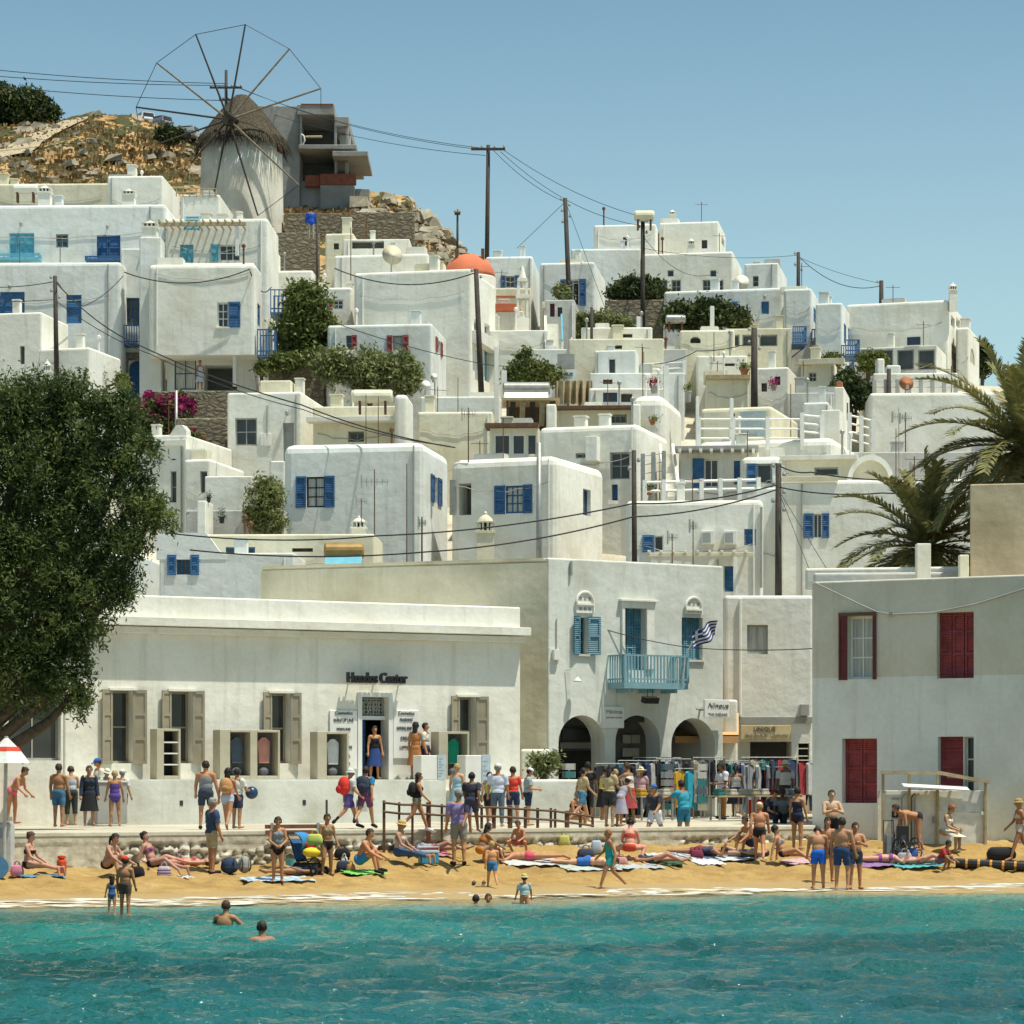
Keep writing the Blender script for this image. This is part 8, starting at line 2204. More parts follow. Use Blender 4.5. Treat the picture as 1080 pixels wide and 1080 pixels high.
# ------------------------------------------------------------------ beach and market things
def cl(c, r=.85): return colour('cloth', c, r)
def rounded(mb, w, d, h, z=0): mb.box(-w/2, w/2, -d/2, d/2, z, z+h); return mb
def backpack(loc, rz, w, h, c, label, d=.2, name='backpack'):
 t = empty(name, loc, rz, label, 'backpack')
 m = MB(); m.ell((0,0,h/2), (w/2,d/2,h/2), 14, 10); m.ell((0,0,h*.38), (w*.52,d*.52,h*.36), 14, 8); m.build('bag', [cl(c)], t, smooth=True)
 p = MB(); p.ell((0,d*.42,h*.33), (w*.33,d*.25,h*.22), 12, 8); p.build('pocket', [cl(tuple(x*.8 for x in c))], t, smooth=True)
 for s_ in (-1, 1):
  q = MB(); q.tube([(s_*w*.28,-d*.3,h*.9),(s_*w*.3,-d*.75,h*.7),(s_*w*.3,-d*.7,h*.35),(s_*w*.3,-d*.3,h*.12)], .014, 6); q.build('strap', [cl((.02,.02,.02))], t)
 return t
def worn(q, w, h, c, label, d=.22):
 p = at_joint(q, 'back'); backpack((p.x, p.y, p.z-h*.55), R(q['rz']), w, h, c, label, d)
worn(P8, .34, .42, (.50,.25,.10), 'tan backpack on the back of the woman in the coral top')
worn(P35, .46, .52, (.62,.03,.02), 'big red backpack on the man in the white cap', .34)
worn(P36, .36, .46, (.03,.04,.07), 'dark pack on the back of the man in the blue tee')
worn(P37, .30, .40, BK, 'black backpack on the woman in the black tank top')
worn(P48, .38, .55, BK, 'large black bag on the blonde woman in the orange top')
worn(P55, .40, .52, (.03,.06,.07), 'dark green backpack on the man before the clothes shop')
def ball():
 p = at_joint(P9, 'handR'); m = MB(); m.ell((0,0,0), (.17,.17,.17), 18, 12)
 o = m.build('ball', [colour('dark_ball', (.02,.05,.11), .35)], None, p+Vector((-.07,-.02,-.02)), smooth=True); tag(o, 'dark blue ball carried under the arm by the person in white tee', 'ball')
ball()
def carrier(q, j, c, label):
 p = at_joint(q, j); w = .3; m = MB(); z = -.42
 m.add([(-.14,-.06,-.1),(.14,-.06,-.1),(.14,.06,-.1),(-.14,.06,-.1),(-.17,-.09,z),(.17,-.09,z),(.17,.09,z),(-.17,.09,z),(-.02,0,-.01),(.02,0,-.01)],
          [(4,7,6,5),(0,4,5,1),(1,5,6,2),(2,6,7,3),(3,7,4,0),(0,1,9,8),(2,3,8,9)])
 tag(m.build('carrier_bag', [cl(c)], None, p), label, 'bag')
carrier(P36, 'handL', (.58,.60,.60), 'white plastic carrier bag in the hand of the man in blue tee')
def sitbag(px, py, w, h, d, c, label, name='beach_bag', handles=True, zone='sand', c2=None, rz=0.0):
 g = solve_ground(px, py, zone); t = empty(name, g, rz, label, 'bag')
 m = MB(); n = 20; prof = [(.42,0),(.5,.12),(.52,.45),(.46,.85),(.40,1.0)]
 V = []; F2 = []
 for r_, z in prof:
  for j in range(n):
   a = 2*math.pi*j/n; ca, sa = math.cos(a), math.sin(a); e = .55
   V.append((w*r_*math.copysign(abs(ca)**e, ca), d*r_*math.copysign(abs(sa)**e, sa), h*z*(1-.12*abs(ca)**6 if z > .8 else 1)))
 for i in range(len(prof)-1):
  for j in range(n): F2.append((i*n+j, i*n+(j+1)%n, (i+1)*n+(j+1)%n, (i+1)*n+j))
 F2.append(tuple(range(n-1,-1,-1))); F2.append(tuple((len(prof)-1)*n+j for j in range(n)))
 m.add(V, F2); m.build('bag', [cl(c)], t, smooth=True)
 if c2:
  for z in (.2,.42,.64):
   q = MB(); V = [];
   for zz in (z, z+.1):
    r_ = np.interp(zz, [p[1] for p in prof], [p[0] for p in prof])+.006
    for j in range(n):
     a = 2*math.pi*j/n; ca, sa = math.cos(a), math.sin(a); V.append((w*r_*math.copysign(abs(ca)**.55, ca), d*r_*math.copysign(abs(sa)**.55, sa), h*zz))
   q.add(V, [(j,(j+1)%n,n+(j+1)%n,n+j) for j in range(n)]); q.build('stripe', [cl(c2)], t)
 if handles:
  for y in (-d*.3, d*.3):
   q = MB(); q.tube([(-w*.2,y,h*.95),(-w*.16,y,h*1.25),(0,y,h*1.36),(w*.16,y,h*1.25),(w*.2,y,h*.95)], .012, 6); q.build('handle', [cl(tuple(x*.7 for x in c))], t)
 return t
sitbag(18, 924, .30, .26, .2, (.62,.22,.32), 'pink bag beside the seated woman at the left wall')
sitbag(173, 927, .32, .30, .2, (.45,.40,.45), 'purple and white striped beach bag', c2=(.16,.05,.18))
sitbag(143, 926, .42, .27, .26, BK, 'black bag between the child in the red cap and the striped bag')
sitbag(362, 919, .34, .26, .24, (.03,.04,.08), 'navy bag left of the man with raised knees')
sitbag(370, 920, .22, .20, .2, (.40,.20,.07), 'brown bag left of the man with raised knees')
sitbag(361, 905, .40, .24, .26, BK, 'black bag at the wall behind the man with raised knees')
sitbag(363, 913, .18, .22, .14, (.6,.6,.6), 'white carrier bag behind the man with raised knees', handles=True)
sitbag(516, 909, .34, .3, .2, (.62,.24,.04), 'orange bag by the railing posts')
sitbag(655, 913, .34, .22, .2, (.60,.28,.25), 'pink towel bag left of the red bikini woman')
sitbag(618, 905, .45, .25, .28, (.05,.06,.09), 'dark bag at the end of the brown railing')
sitbag(629, 900, .28, .34, .2, (.45,.52,.58), 'pale blue bag at the end of the brown railing')
sitbag(595, 893, .30, .30, .22, (.48,.46,.12), 'yellow bag beside the railing posts')
sitbag(735, 906, .34, .24, .2, (.20,.03,.06), 'wine red bag in the middle of the beach')
sitbag(1056, 906, .75, .32, .5, (.018,.018,.02), 'big black bag heaped against the wall at the right edge', handles=False)
sitbag(954, 912, .40, .32, .24, (.35,.38,.40), 'grey bag at the left post of the white hut')
sitbag(962, 908, .30, .34, .2, (.04,.12,.36), 'blue bag at the left part of the white hut')
sitbag(332, 891, .32, .22, .2, (.55,.55,.12), 'yellow green bag on the bench', 'beach_bag', True, 'prom')
backpack(solve_ground(242, 922, 'sand'), 0, .42, .42, (.03,.05,.10), 'navy backpack with pale pocket right of the khaki shorts man', .3)
backpack(solve_ground(258, 921, 'sand'), .4, .34, .42, (.30,.30,.26), 'grey striped backpack right of the navy one', .24)
def towel(px, py, w, d, c, label, c2=None, rz=.46, zone='sand'):
 w *= .82; d *= .78; c = tuple(x*.85 for x in c)
 g = solve_ground(px, py, zone); t = empty('beach_towel', g, rz, label, 'towel')
 n, k = 18, 8; V = []; F2 = []
 ca, sa = math.cos(rz), math.sin(rz)
 for i in range(n+1):
  for j in range(k+1):
   x = (i/n-.5)*w; y = (j/k-.5)*d; X = g.x+x*ca-y*sa; Y = g.y+x*sa+y*ca
   V.append((x+.02*math.sin(j*2.2), y+.02*math.sin(i*1.3), float(sand_z(X, Y))-g.z+.055+.012*math.sin(i*1.7+j)))
 for i in range(n):
  for j in range(k): F2.append((i*(k+1)+j, (i+1)*(k+1)+j, (i+1)*(k+1)+j+1, i*(k+1)+j+1))
 m = MB(); m.add(V, F2)
 if c2: m.m = [1 if (i//k) % 3 == 1 else 0 for i in range(len(F2))]
 m.build('cloth', [cl(c), cl(c2 or c)], t)
 e = MB(); e.tube([V[j] for j in range(k+1)], .012, 4); e.build('fringe', [cl(c)], t)
towel(292, 929, 2.1, .85, (.52,.58,.62), 'blue and white patterned towel under the woman in the grey tank top', (.22,.38,.52))
towel(186, 927, .9, .6, (.60,.62,.64), 'white towel by the striped bag')
towel(385, 922, 1.2, .8, (.20,.62,.12), 'bright green towel under the man with raised knees')
towel(560, 911, 1.9, .8, (.60,.58,.55), 'white towel under the sunbather in pink shorts')
towel(622, 917, 1.9, .8, (.50,.55,.48), 'pale towel under the sunbather in blue trunks')
towel(672, 915, 1.6, .8, (.45,.50,.52), 'grey towel under the red bikini woman')
towel(704, 911, 1.0, .8, (.05,.12,.06), 'dark green towel right of the red bikini woman')
towel(711, 905, 1.8, .8, (.62,.62,.58), 'white towel in the middle of the beach', (.3,.35,.4))
towel(746, 911, 1.0, .7, (.70,.70,.68), 'bright white crumpled towel on the middle sand')
towel(735, 905, 1.6, .7, (.10,.12,.22), 'navy towel under the dark red sunbather')
towel(776, 906, 1.9, .8, (.55,.58,.60), 'pale blue towel under the pale sunbather')
towel(928, 913, 1.9, .7, (.30,.16,.34), 'purple towel under the right sunbather')
towel(968, 914, 1.6, .8, (.10,.42,.45), 'turquoise towel before the white hut')
towel(846, 910, 1.3, .7, (.62,.40,.42), 'pink towel right of the curly haired woman')
towel(450, 902, 1.5, .7, (.55,.22,.26), 'pink towel behind the blue cool box')
towel(45, 926, 1.2, .6, (.10,.28,.40), 'blue towel under the seated woman at the left wall')
def coolbox():
 g = solve_ground(452, 911, 'sand'); t = empty('cool_box', g, .3, 'light blue cool box on the sand by the straw hat woman', 'cool box')
 m = MB(); m.box(-.24,.24,-.14,.14,0,.27); m.build('body', [colour('blue_plastic',(.05,.30,.48),.4)], t, bevel=.03)
 m = MB(); m.box(-.25,.25,-.15,.15,.272,.34); m.build('lid', [colour('white_plastic',(.55,.6,.62),.4)], t, bevel=.02)
 m = MB(); m.tube([(-.26,0,.2),(-.27,0,.42),(.27,0,.42),(.26,0,.2)], .014, 6); m.build('handle', [colour('white_plastic',(.55,.6,.62),.4)], t)
coolbox()
def red_can():
 g = solve_ground(65, 924, 'sand'); t = empty('red_canister', g, 0, 'upright orange red canister at the foot of the left quay wall', 'canister')
 m = MB(); m.lathe([(.11,0),(.115,.02),(.115,.34),(.10,.38),(.05,.41)], (0,0,0), 16); m.build('cylinder', [colour('orange_red_plastic',(.66,.07,.015),.4)], t, smooth=False)
 m = MB(); m.lathe([(.06,.41),(.10,.42),(.10,.47),(.03,.49)], (0,0,0), 12); m.build('cap', [colour('orange_red_plastic',(.66,.07,.015),.4)], t)
red_can()
def bucket():
 g = solve_ground(306, 917, 'sand'); t = empty('turquoise_bucket', g, 0, 'turquoise bucket left of the stroller', 'bucket')
 m = MB(); m.lathe([(.09,0),(.13,.26),(.12,.26),(.085,.02)], (0,0,0), 16); m.build('pail', [colour('turquoise_plastic',(.08,.42,.48),.4)], t)
 m = MB(); m.tube([(-.13,0,.25),(-.11,0,.36),(0,0,.41),(.11,0,.36),(.13,0,.25)], .008, 5); m.build('handle', [colour('white_plastic',(.55,.6,.62),.4)], t)
bucket()
def stroller():
 g = solve_ground(324, 923, 'sand'); t = empty('stroller', g, R(60), 'blue stroller with red and yellow things on it', 'stroller')
 fm = M['black']
 for s_ in (-1, 1):
  m = MB(); x = s_*.24; m.tube([(x,.45,1.02),(x,.30,.80),(x,-.35,.16)], .016, 6); m.build('frame_tube', [fm], t)
  m = MB(); m.tube([(x,-.10,.46),(x,.38,.14)], .014, 6); m.build('frame_tube', [fm], t)
  for y in (-.36,.38):
   w_ = MB(); w_.cyl((x-.03,y,.11),(x+.03,y,.11),.11,n=16); wh = w_.build('wheel', [fm], t)
   h_ = MB(); h_.cyl((x-.034,y,.11),(x+.034,y,.11),.04,n=10); h_.build('rim', [M['metal']], wh)
 m = MB(); m.cyl((-.24,.45,1.02),(.24,.45,1.02),.02,n=8); m.build('handle', [fm], t)
 m = MB(); m.add([(-.22,-.32,.42),(.22,-.32,.42),(.22,.16,.38),(-.22,.16,.38),(-.22,.34,.86),(.22,.34,.86)], [(0,1,2,3),(3,2,5,4)])
 m.add([(-.22,-.32,.37),(.22,-.32,.37),(.22,.18,.33),(-.22,.18,.33),(-.22,.37,.84),(.22,.37,.84)], [(3,2,1,0),(4,5,2,3)]); m.build('seat', [cl((.03,.14,.32))], t)
 V = []; F2 = []
 for i in range(7):
  a = R(i*17+20)
  for j in range(7):
   x = -.25+.5*j/6; V.append((x, .34-.42*math.sin(a)*(.9), .62+.44*math.cos(a*.72)-.08*abs(x)*4*abs(x)))
 for i in range(6):
  for j in range(6): F2.append((i*7+j, i*7+j+1, (i+1)*7+j+1, (i+1)*7+j))
 m = MB(); m.add(V, F2); m.build('canopy', [cl((.03,.20,.42))], t, smooth=True)
 m = MB(); m.box(-.2,.2,-.3,.3,.16,.3); m.build('basket', [cl((.03,.03,.035))], t, bevel=.03)
 g2 = g+Vector((-.02,-.1,.44))
 m = MB(); m.ell((0,0,.12), (.22,.18,.12), 12, 8); tag(m.build('yellow_float', [cl((.70,.55,.03))], None, g2+Vector((.14,-.12,0)), smooth=True), 'yellow cloth lying on the stroller seat', 'cloth')
 m = MB(); m.ell((0,0,.1), (.15,.13,.1), 12, 8); tag(m.build('red_float', [cl((.62,.05,.03))], None, g2+Vector((.1,.05,.2)), smooth=True), 'red cloth lying on the stroller', 'cloth')
stroller()
def bench():
 a = solve_ground(285, 893, 'prom'); t = empty('park_bench', Vector((P(285,0,70.2).x, 70.2, .80)), R(26), 'brown slatted bench at the promenade edge', 'bench')
 W = 1.55
 for z, y in ((.62,.30),(.76,.33)):
  m = MB(); m.box(0, W, y, y+.04, z-.05, z+.05); m.build('back_slat', [colour('bench_wood',(.20,.075,.045),.6)], t)
 for y in (-.05,.08,.21):
  m = MB(); m.box(0, W, y-.05, y+.05, .42, .455); m.build('seat_slat', [colour('bench_wood',(.20,.075,.045),.6)], t)
 for x in (.12, W-.2):
  m = MB(); m.box(x, x+.08, -.08, .28, .0, .418); m.box(x, x+.08, .285, .30+.0, .0, .85); m.build('leg', [M['metal']], t)
bench()
def railing_fence():
 t = empty('jetty_railing', solve_ground(405, 896, 'sand'), 0, 'brown wooden post and rail fence between sand and promenade', 'railing')
 o = t.location; spec = [(405,844,896,3),(421,846,896,2.6),(435,847,894,2.6),(452,846,895,5),(466,848,896,2.6),(508,849,896,3),(521,849,897,4),(538,850,897,5),(554,851,897,3.4),(567,852,898,3.2),(581,852,898,2.8),(585.5,853,898,2.8),(598,855,898,5),(612,857,899,3.2),(625,859,901,3)]
 tops = []
 def Yof(px): return 72.15+(px-405)/220*3.7
 for px_, yt, yb, w_ in spec:
  Y = Yof(px_); a = P(px_, yb, Y); b = P(px_, yt, Y); r = w_*Y/F/2; a.z = a.z-.06
  m = MB(); m.box(a.x-o.x-r, a.x-o.x+r, Y-o.y-r, Y-o.y+r, a.z-o.z, b.z-o.z); m.build('post', [M['rust' if w_ > 3.9 else 'wood']], t, bevel=.008, seg=1)
 for dy in (2.5, 12):
  pts = []
  for px_ in np.linspace(404, 626, 12):
   yt = np.interp(px_, [s_[0] for s_ in spec], [s_[1] for s_ in spec]); p = P(px_, yt+dy, Yof(px_)-.07); pts.append(p-o)
  m = MB(); m.tube(pts, .032, 6); m.build('rail', [M['wood']], t)
railing_fence()
def jetty_edge():
 a = solve_ground(404, 893, 'sand'); pts = [P(402, 894, 72.3), P(634, 903, 76.1)]
 d = (pts[1]-pts[0]); d.z = 0; L = d.length; ang = math.atan2(d.y, d.x)
 m = MB(); m.box(0, L, -.05, .3, -.6, .10); tag(m.build('timber_kerb', [M['wood']], None, Vector((pts[0].x, pts[0].y, EYE-76*72.3/F)), ang, bevel=.02), 'dark timber kerb along the foot of the quay behind the railing', 'kerb')
jetty_edge()
def parasol():
 c = P(4, 925, 67.2); g = float(sand_z(c.x, 67.2)); c.z = g
 t = empty('beach_parasol', c, 0, 'white parasol with red band and faded lettering at the left edge', 'parasol')
 zt = EYE+(HZ-805)*67.2/F-g; h_ = 22*67.2/F*1.3
 m = MB(); m.cyl((0,0,0),(.06,0,zt+h_),.045,n=10); m.build('pole', [colour('white_pole',(.5,.5,.46),.5)], t)
 Rr = 25*67.2/F*1.0
 n = 8; V = [(0.06,0,zt+h_)];
 for i in range(n): a = 2*math.pi*i/n+.2; V.append((.06+Rr*.55*math.cos(a), Rr*.55*math.sin(a), zt+h_*.52))
 for i in range(n): a = 2*math.pi*i/n+.2; V.append((.06+Rr*math.cos(a), Rr*math.sin(a), zt))
 m = MB(); m.add(V, [(0,1+i,1+(i+1)%n) for i in range(n)]+[(1+i,n+1+i,n+1+(i+1)%n,1+(i+1)%n) for i in range(n)])
 m.build('canopy', [colour('white_canvas',(.66,.66,.62),.9)], t)
 q = MB(); V = []
 for f0 in (.50,.62):
  for i in range(n): a = 2*math.pi*i/n+.2; V.append((.06+Rr*f0*math.cos(a)*1.012, Rr*f0*math.sin(a)*1.012, zt+h_*(1-f0)*1.0+.01+(.06 if f0 < .55 else .035)))
 q.add(V, [(i,(i+1)%n,n+(i+1)%n,n+i) for i in range(n)]); q.build('red_band', [cl((.60,.06,.03))], t)
 for i in range(n):
  a = 2*math.pi*i/n+.2; r_ = MB(); r_.cyl((.06,0,zt+h_-.05),(.06+Rr*math.cos(a)*.98,Rr*math.sin(a)*.98,zt-.02),.012,n=5); r_.build('rib', [M['metal']], t)
 w_ = 6*67.2/F
 k = empty('lifeguard_box', P(4, 925, 67.8)+Vector((0,0,0)), 0, 'white wooden box below the parasol at the left edge', 'box'); k.location.z = g
 m = MB(); m.box(-.4,.20,-.2,.35,0,1.15); m.build('body', [colour('white_board',(.55,.56,.54),.6)], k, bevel=.015)
 m = MB(); m.box(-.45,.16,-.25,.40,1.155,1.2); m.build('lid', [colour('white_board',(.55,.56,.54),.6)], k)
 m = MB(); m.box(-.38,.1,-.215,-.203,.8,1.05); m.build('panel', [colour('grey_blue_panel',(.28,.33,.42),.6)], k)
parasol()
def surf_board():
 g = solve_ground(2, 927, 'sand'); m = MB(); pts = [(.30*math.sin(math.pi*i/12)**.6*(1 if True else 1), i/12*1.0) for i in range(13)]
 V = [(-w_, 0, z) for w_, z in pts]+[(w_, 0, z) for w_, z in pts[::-1]]
 n = len(V); m.add(V+[(x, .05, z) for x, y, z in V], [tuple(range(n)), tuple(range(2*n-1,n-1,-1))]+[(i,(i+1)%n,n+(i+1)%n,n+i) for i in range(n)])
 o = m.build('bodyboard', [colour('blue_board',(.06,.16,.28),.4)], None, g+Vector((-.05,-.12,.0))); o.scale = (.7,1,.55); o.rotation_euler = (R(-12),0,0); tag(o, 'blue bodyboard leaning against the white box', 'bodyboard')
surf_board()
def hut():
 Y = 77.6; s_ = Y/F; a = P(930, 898, Y); g = float(sand_z(a.x, Y)); a.z = g-.05
 t = empty('beach_hut', a, 0, 'white boarded beach hut with timber frame roof under the red shutters', 'hut')
 X = lambda p: (p-930)*s_; Z = lambda p: EYE+(HZ-p)*s_-a.z
 bd = colour('hut_board', (.76,.74,.64), .7)
 def bxx(name, x0, x1, y0, y1, d0, d1, m, bv=.006):
  q = MB(); q.box(X(x0), X(x1), d0, d1, Z(y1), Z(y0)); return q.build(name, [m], t, bevel=bv, seg=1)
 bxx('wall_panel', 932, 958.5, 834, 897, .1, .16, bd); bxx('wall_panel', 959, 989, 834, 894, .1, .16, bd); bxx('upper_panel', 989.5, 1039, 834, 856.5, .1, .16, colour('hut_board_grey', (.66,.68,.64), .7)); bxx('lower_panel', 989.5, 1039, 857, 891, .08, .14, bd)
 bxx('side_wall', 1037, 1040, 834, 897, .2, 1.3, bd)
 bxx('back_wall', 932, 1036, 834, 897, 1.3, 1.36, bd)
 bxx('base', 990, 1040, 892, 905, .12, 1.28, M['gframe'])
 for x in (930, 957.8, 987.5, 1038): bxx('post', x, x+2.8, 815 if x < 1000 else 824, 900, -.02, .08, M['lwood'])
 q = MB(); q.add([(X(929),-.1,Z(813)),(X(990),-.1,Z(813)),(X(1043),-.1,Z(823)),(X(1043),-.1,Z(826.5)),(X(990),-.1,Z(817)),(X(929),-.1,Z(816.5)),
                     (X(929),.0,Z(813)),(X(990),.0,Z(813)),(X(1043),.0,Z(823)),(X(1043),.0,Z(826.5)),(X(990),.0,Z(817)),(X(929),.0,Z(816.5))],
     [(0,1,4,5),(1,2,3,4),(6,11,10,7),(7,10,9,8)]+[(i,(i+1)%6,6+(i+1)%6,6+i) for i in range(6)]); q.build('roof_beam', [M['lwood']], t)
 for i, x in enumerate((940, 962, 984, 1008, 1030)):
  z = Z(815 if x < 990 else 815+(x-990)*.19); q = MB(); q.box(X(x)-.03, X(x)+.03, .003, 1.3, z-.05, z+.03); q.build('rafter', [M['lwood']], t)
 q = MB(); q.obox((X(985),-.25,Z(830)),(X(986)-X(951.5),0,-.05),(0,.3,.05),(0,-.003,.018)); q.build('shelf_board', [M['wframe']], t)
 for x in (951, 961, 965):
  q = MB(); q.tube([(X(x),.0,Z(895)),(X(x),.0,Z(842)),(X(x)+.06,.0,Z(838)),(X(x)+.12,.0,Z(837))], .022, 6); q.build('shower_pipe', [M['rust' if x == 961 else 'metal']], t)
 q = bxx('notice', 941, 948, 855, 862.5, .07, .098, M['black'])
 e = MB(); e.cyl((X(944.5),.062,Z(857)),(X(944.5),.066,Z(857)),.02,n=8); e.box(X(944.5)-.015,X(944.5)+.015,.062,.068,Z(860.5),Z(857.8)); e.box(X(943),X(946),.062,.068,Z(859.3),Z(858.8)); e.build('pictogram', [M['wframe']], q)
 bxx('handle', 984, 985.5, 861, 868, .04, .098, M['gframe']); bxx('door_rail', 941, 949, 841.5, 843, .04, .098, M['gframe'])
 bxx('cup_box', 1035, 1039.5, 856, 859.5, .0, .1, M['wframe'])
hut()
def trolley(px, label, c, h):
 g = solve_ground(px, 905, 'sand'); t = empty('luggage_trolley', g, .2, label, 'trolley')
 m = MB(); m.box(-.18,.18,-.12,.12,.06,h*.62); m.build('bag', [cl(c)], t, bevel=.04)
 for x in (-.14,.14):
  q = MB(); q.tube([(x,.14,.05),(x,.16,h)], .012, 6); q.build('frame_tube', [M['black']], t)
  w_ = MB(); w_.cyl((x-.02,.14,.06),(x+.02,.14,.06),.06,n=12); w_.build('wheel', [M['black']], t)
 q = MB(); q.cyl((-.14,.16,h),(.14,.16,h),.015,n=6); q.build('handle', [M['black']], t)
trolley(939, 'upright trolley with metal frame at the left post of the hut', (.20,.22,.22), 1.0)
trolley(948, 'dark grey upright trolley bag in front of the hut door', (.05,.06,.07), 1.05)
def wheelchair():
 g = solve_ground(957, 908, 'sand'); t = empty('wheelchair', g, .5, 'folding wheelchair standing before the pipes of the hut', 'wheelchair')
 for s_ in (-1, 1):
  m = MB(); pts = [(s_*.26, .30*math.cos(2*math.pi*i/20), .31+.30*math.sin(2*math.pi*i/20)) for i in range(21)]; m.tube(pts, .018, 5); w_ = m.build('wheel', [M['black']], t)
  q = MB()
  for i in range(6):
   a = math.pi*i/6; q.cyl((s_*.26,.29*math.cos(a),.31+.29*math.sin(a)),(s_*.26,-.29*math.cos(a),.31-.29*math.sin(a)),.004,n=4)
  q.build('spokes', [M['metal']], w_)
  m = MB(); m.tube([(s_*.22,.22,.95),(s_*.22,.22,.3),(s_*.22,-.35,.3),(s_*.22,-.45,.08)], .014, 6); m.build('frame_tube', [M['metal']], t)
 m = MB(); m.box(-.2,.2,-.2,.2,.46,.5); m.build('seat', [cl(BK)], t); m = MB(); m.box(-.2,.2,.21,.24,.5,.92); m.build('backrest', [cl(BK)], t)
wheelchair()
def boom():
 a = solve_ground(1008, 914, 'sand'); b = solve_ground(1098, 919, 'sand'); d = b-a; L = d.length
 t = empty('floating_boom', a+Vector((0,0,.10)), 0, 'long black barrier roll with orange bands lying on the right sand', 'barrier')
 n = 7
 for i in range(n):
  p = d*(i/n); q = d*((i+.80)/n); r = d*((i+1)/n)
  m = MB(); m.tube([p, q], .13, 10); m.build('roll', [M['black']], t, smooth=False)
  m = MB(); m.tube([q, r], .135, 10); m.build('band', [colour('orange_band',(.62,.26,.03),.6)], t)
boom()
def sandals(px, py, label):
 g = solve_ground(px, py, 'sand'); t = empty('sandals', g+Vector((0,0,.04)), 0, label, 'sandals')
 for x in (-.12,.12):
  m = MB(); m.ell((x,0,.02),(.05,.13,.025),10,6); m.build('sole', [M['black']], t); q = MB(); q.tube([(x-.05,-.02,.03),(x,-.03,.08),(x+.05,-.02,.03)], .012, 5); q.build('strap', [M['rust']], t)
sandals(505, 934, 'dark sandals lying on the sand left of the walking boy'); sandals(1075, 918, 'sandals on the sand at the right edge')
def toys(px, py, c, label, r=.11):
 g = solve_ground(px, py, 'sand'); m = MB(); m.ell((0,0,r), (r,r,r), 14, 10); tag(m.build('beach_ball', [cl(c)], None, g, smooth=True), label, 'ball')
# ---- market: racks, tables, stands
GC = [(.02,.02,.03),(.03,.05,.12),(.28,.30,.33),(.45,.45,.44),(.55,.33,.03),(.02,.32,.46),(.36,.04,.05),(.04,.20,.20),(.40,.36,.28),(.10,.12,.15),(.58,.56,.5),(.03,.10,.34)]
GN = ['black','navy','grey','pale grey','mustard','turquoise','red','teal','sand coloured','charcoal','off white','blue']
def garment(mb, cx, cy, zt, w, L, ang):
 ca, sa = math.cos(ang), math.sin(ang); n = 8
 top = [(-.5,-.03),(-.18,.0),(.18,.0),(.5,-.03)]; V = []
 for t_, s_ in ((0,1),(1,1)):
  pass
 prof = [(-.5,-.05),(-.22,0),(.22,0),(.5,-.05),(.52,-.35),(.38,-.36),(.42,-1),(.2,-1.02),(-.05,-.98),(-.42,-1),(-.38,-.36),(-.52,-.35)]
 k = len(prof)
 for d in (-.045,.045):
  for i, (x, z) in enumerate(prof):
   dd = d+.03*math.sin(i*2.1); V.append((cx+x*w*ca-dd*sa, cy+x*w*sa+dd*ca, zt+z*L))
 mb.add(V, [tuple(range(k)), tuple(range(2*k-1,k-1,-1))]+[(i,(i+1)%k,k+(i+1)%k,k+i) for i in range(k)])
gi = 0
def rack(px, Y, W, cols, place, h=1.75, L=.85, rot=.5):
 global gi
 c = P(px, 860, Y); z = prom_z(c.x, Y); t = empty('clothes_rack', (c.x, Y, z), rot, 'metal clothes rail on wheels '+place, 'clothes rack', 'clothes rails of the market')
 for x in (0, W):
  m = MB(); m.cyl((x,0,0),(x,0,h),.02,n=6); m.box(x-.02,x+.02,-.25,.25,0,.04); m.build('upright', [M['metal']], t)
 m = MB(); m.cyl((0,0,h),(W,0,h),.018,n=6); m.build('rail', [M['metal']], t)
 n = len(cols)
 for i, k in enumerate(cols):
  x = W*(i+.5)/n; q = MB(); garment(q, 0, 0, -.08, W/n*1.25, L, R(12+17*((i*5) % 4)))
  q.tube([(0,0,-.08),(0,0,.0),(.03,0,.03)], .008, 4)
  p = Vector((x, 0, h)); p = Matrix.Rotation(rot, 3, 'Z') @ p + Vector((c.x, Y, z))
  o = q.build('hanging_garment', [cl(GC[k])], None, p, rot)
  tag(o, '%s %s garment on the rail %s' % (['first','second','third','fourth','fifth','sixth'][i], GN[k], place), 'garment', 'clothes hanging on the market rails')
rack(628, 90.3, 1.6, [0,9,1,0], 'below the left arch', 1.7)
rack(652, 91.0, 1.5, [7,0,10,1,3], 'left of the middle arch', 1.8)
rack(668, 91.8, 1.8, [1,1,0,11,9], 'under the middle arch', 1.9, 1.0)
rack(692, 90.2, 1.3, [0,2,2,0], 'between the middle and right arch', 1.85, 1.35)
rack(712, 89.6, 1.1, [4,5,5], 'with the turquoise towels under the right arch', 1.55, 1.15)
rack(731, 90.5, 1.2, [8,9,0,0], 'at the right arch pillar', 1.9, 1.2)
rack(757, 91.0, 1.2, [0,7,2], 'left of the clothes shop', 1.8, 1.1)
rack(776, 91.4, 1.4, [11,2,3,2], 'before the clothes shop window', 1.75, 1.25)
rack(797, 92.0, 1.3, [1,6,9,3], 'in front of the shop doorway', 1.6, 1.0)
rack(782, 97.6, 1.9, [0,8,7,1,6,1], 'inside the open shop front', 1.95, .9, 0)
rack(834, 97.8, .8, [7,6,3], 'at the right end of the shop front', 1.85, 1.1, 0)
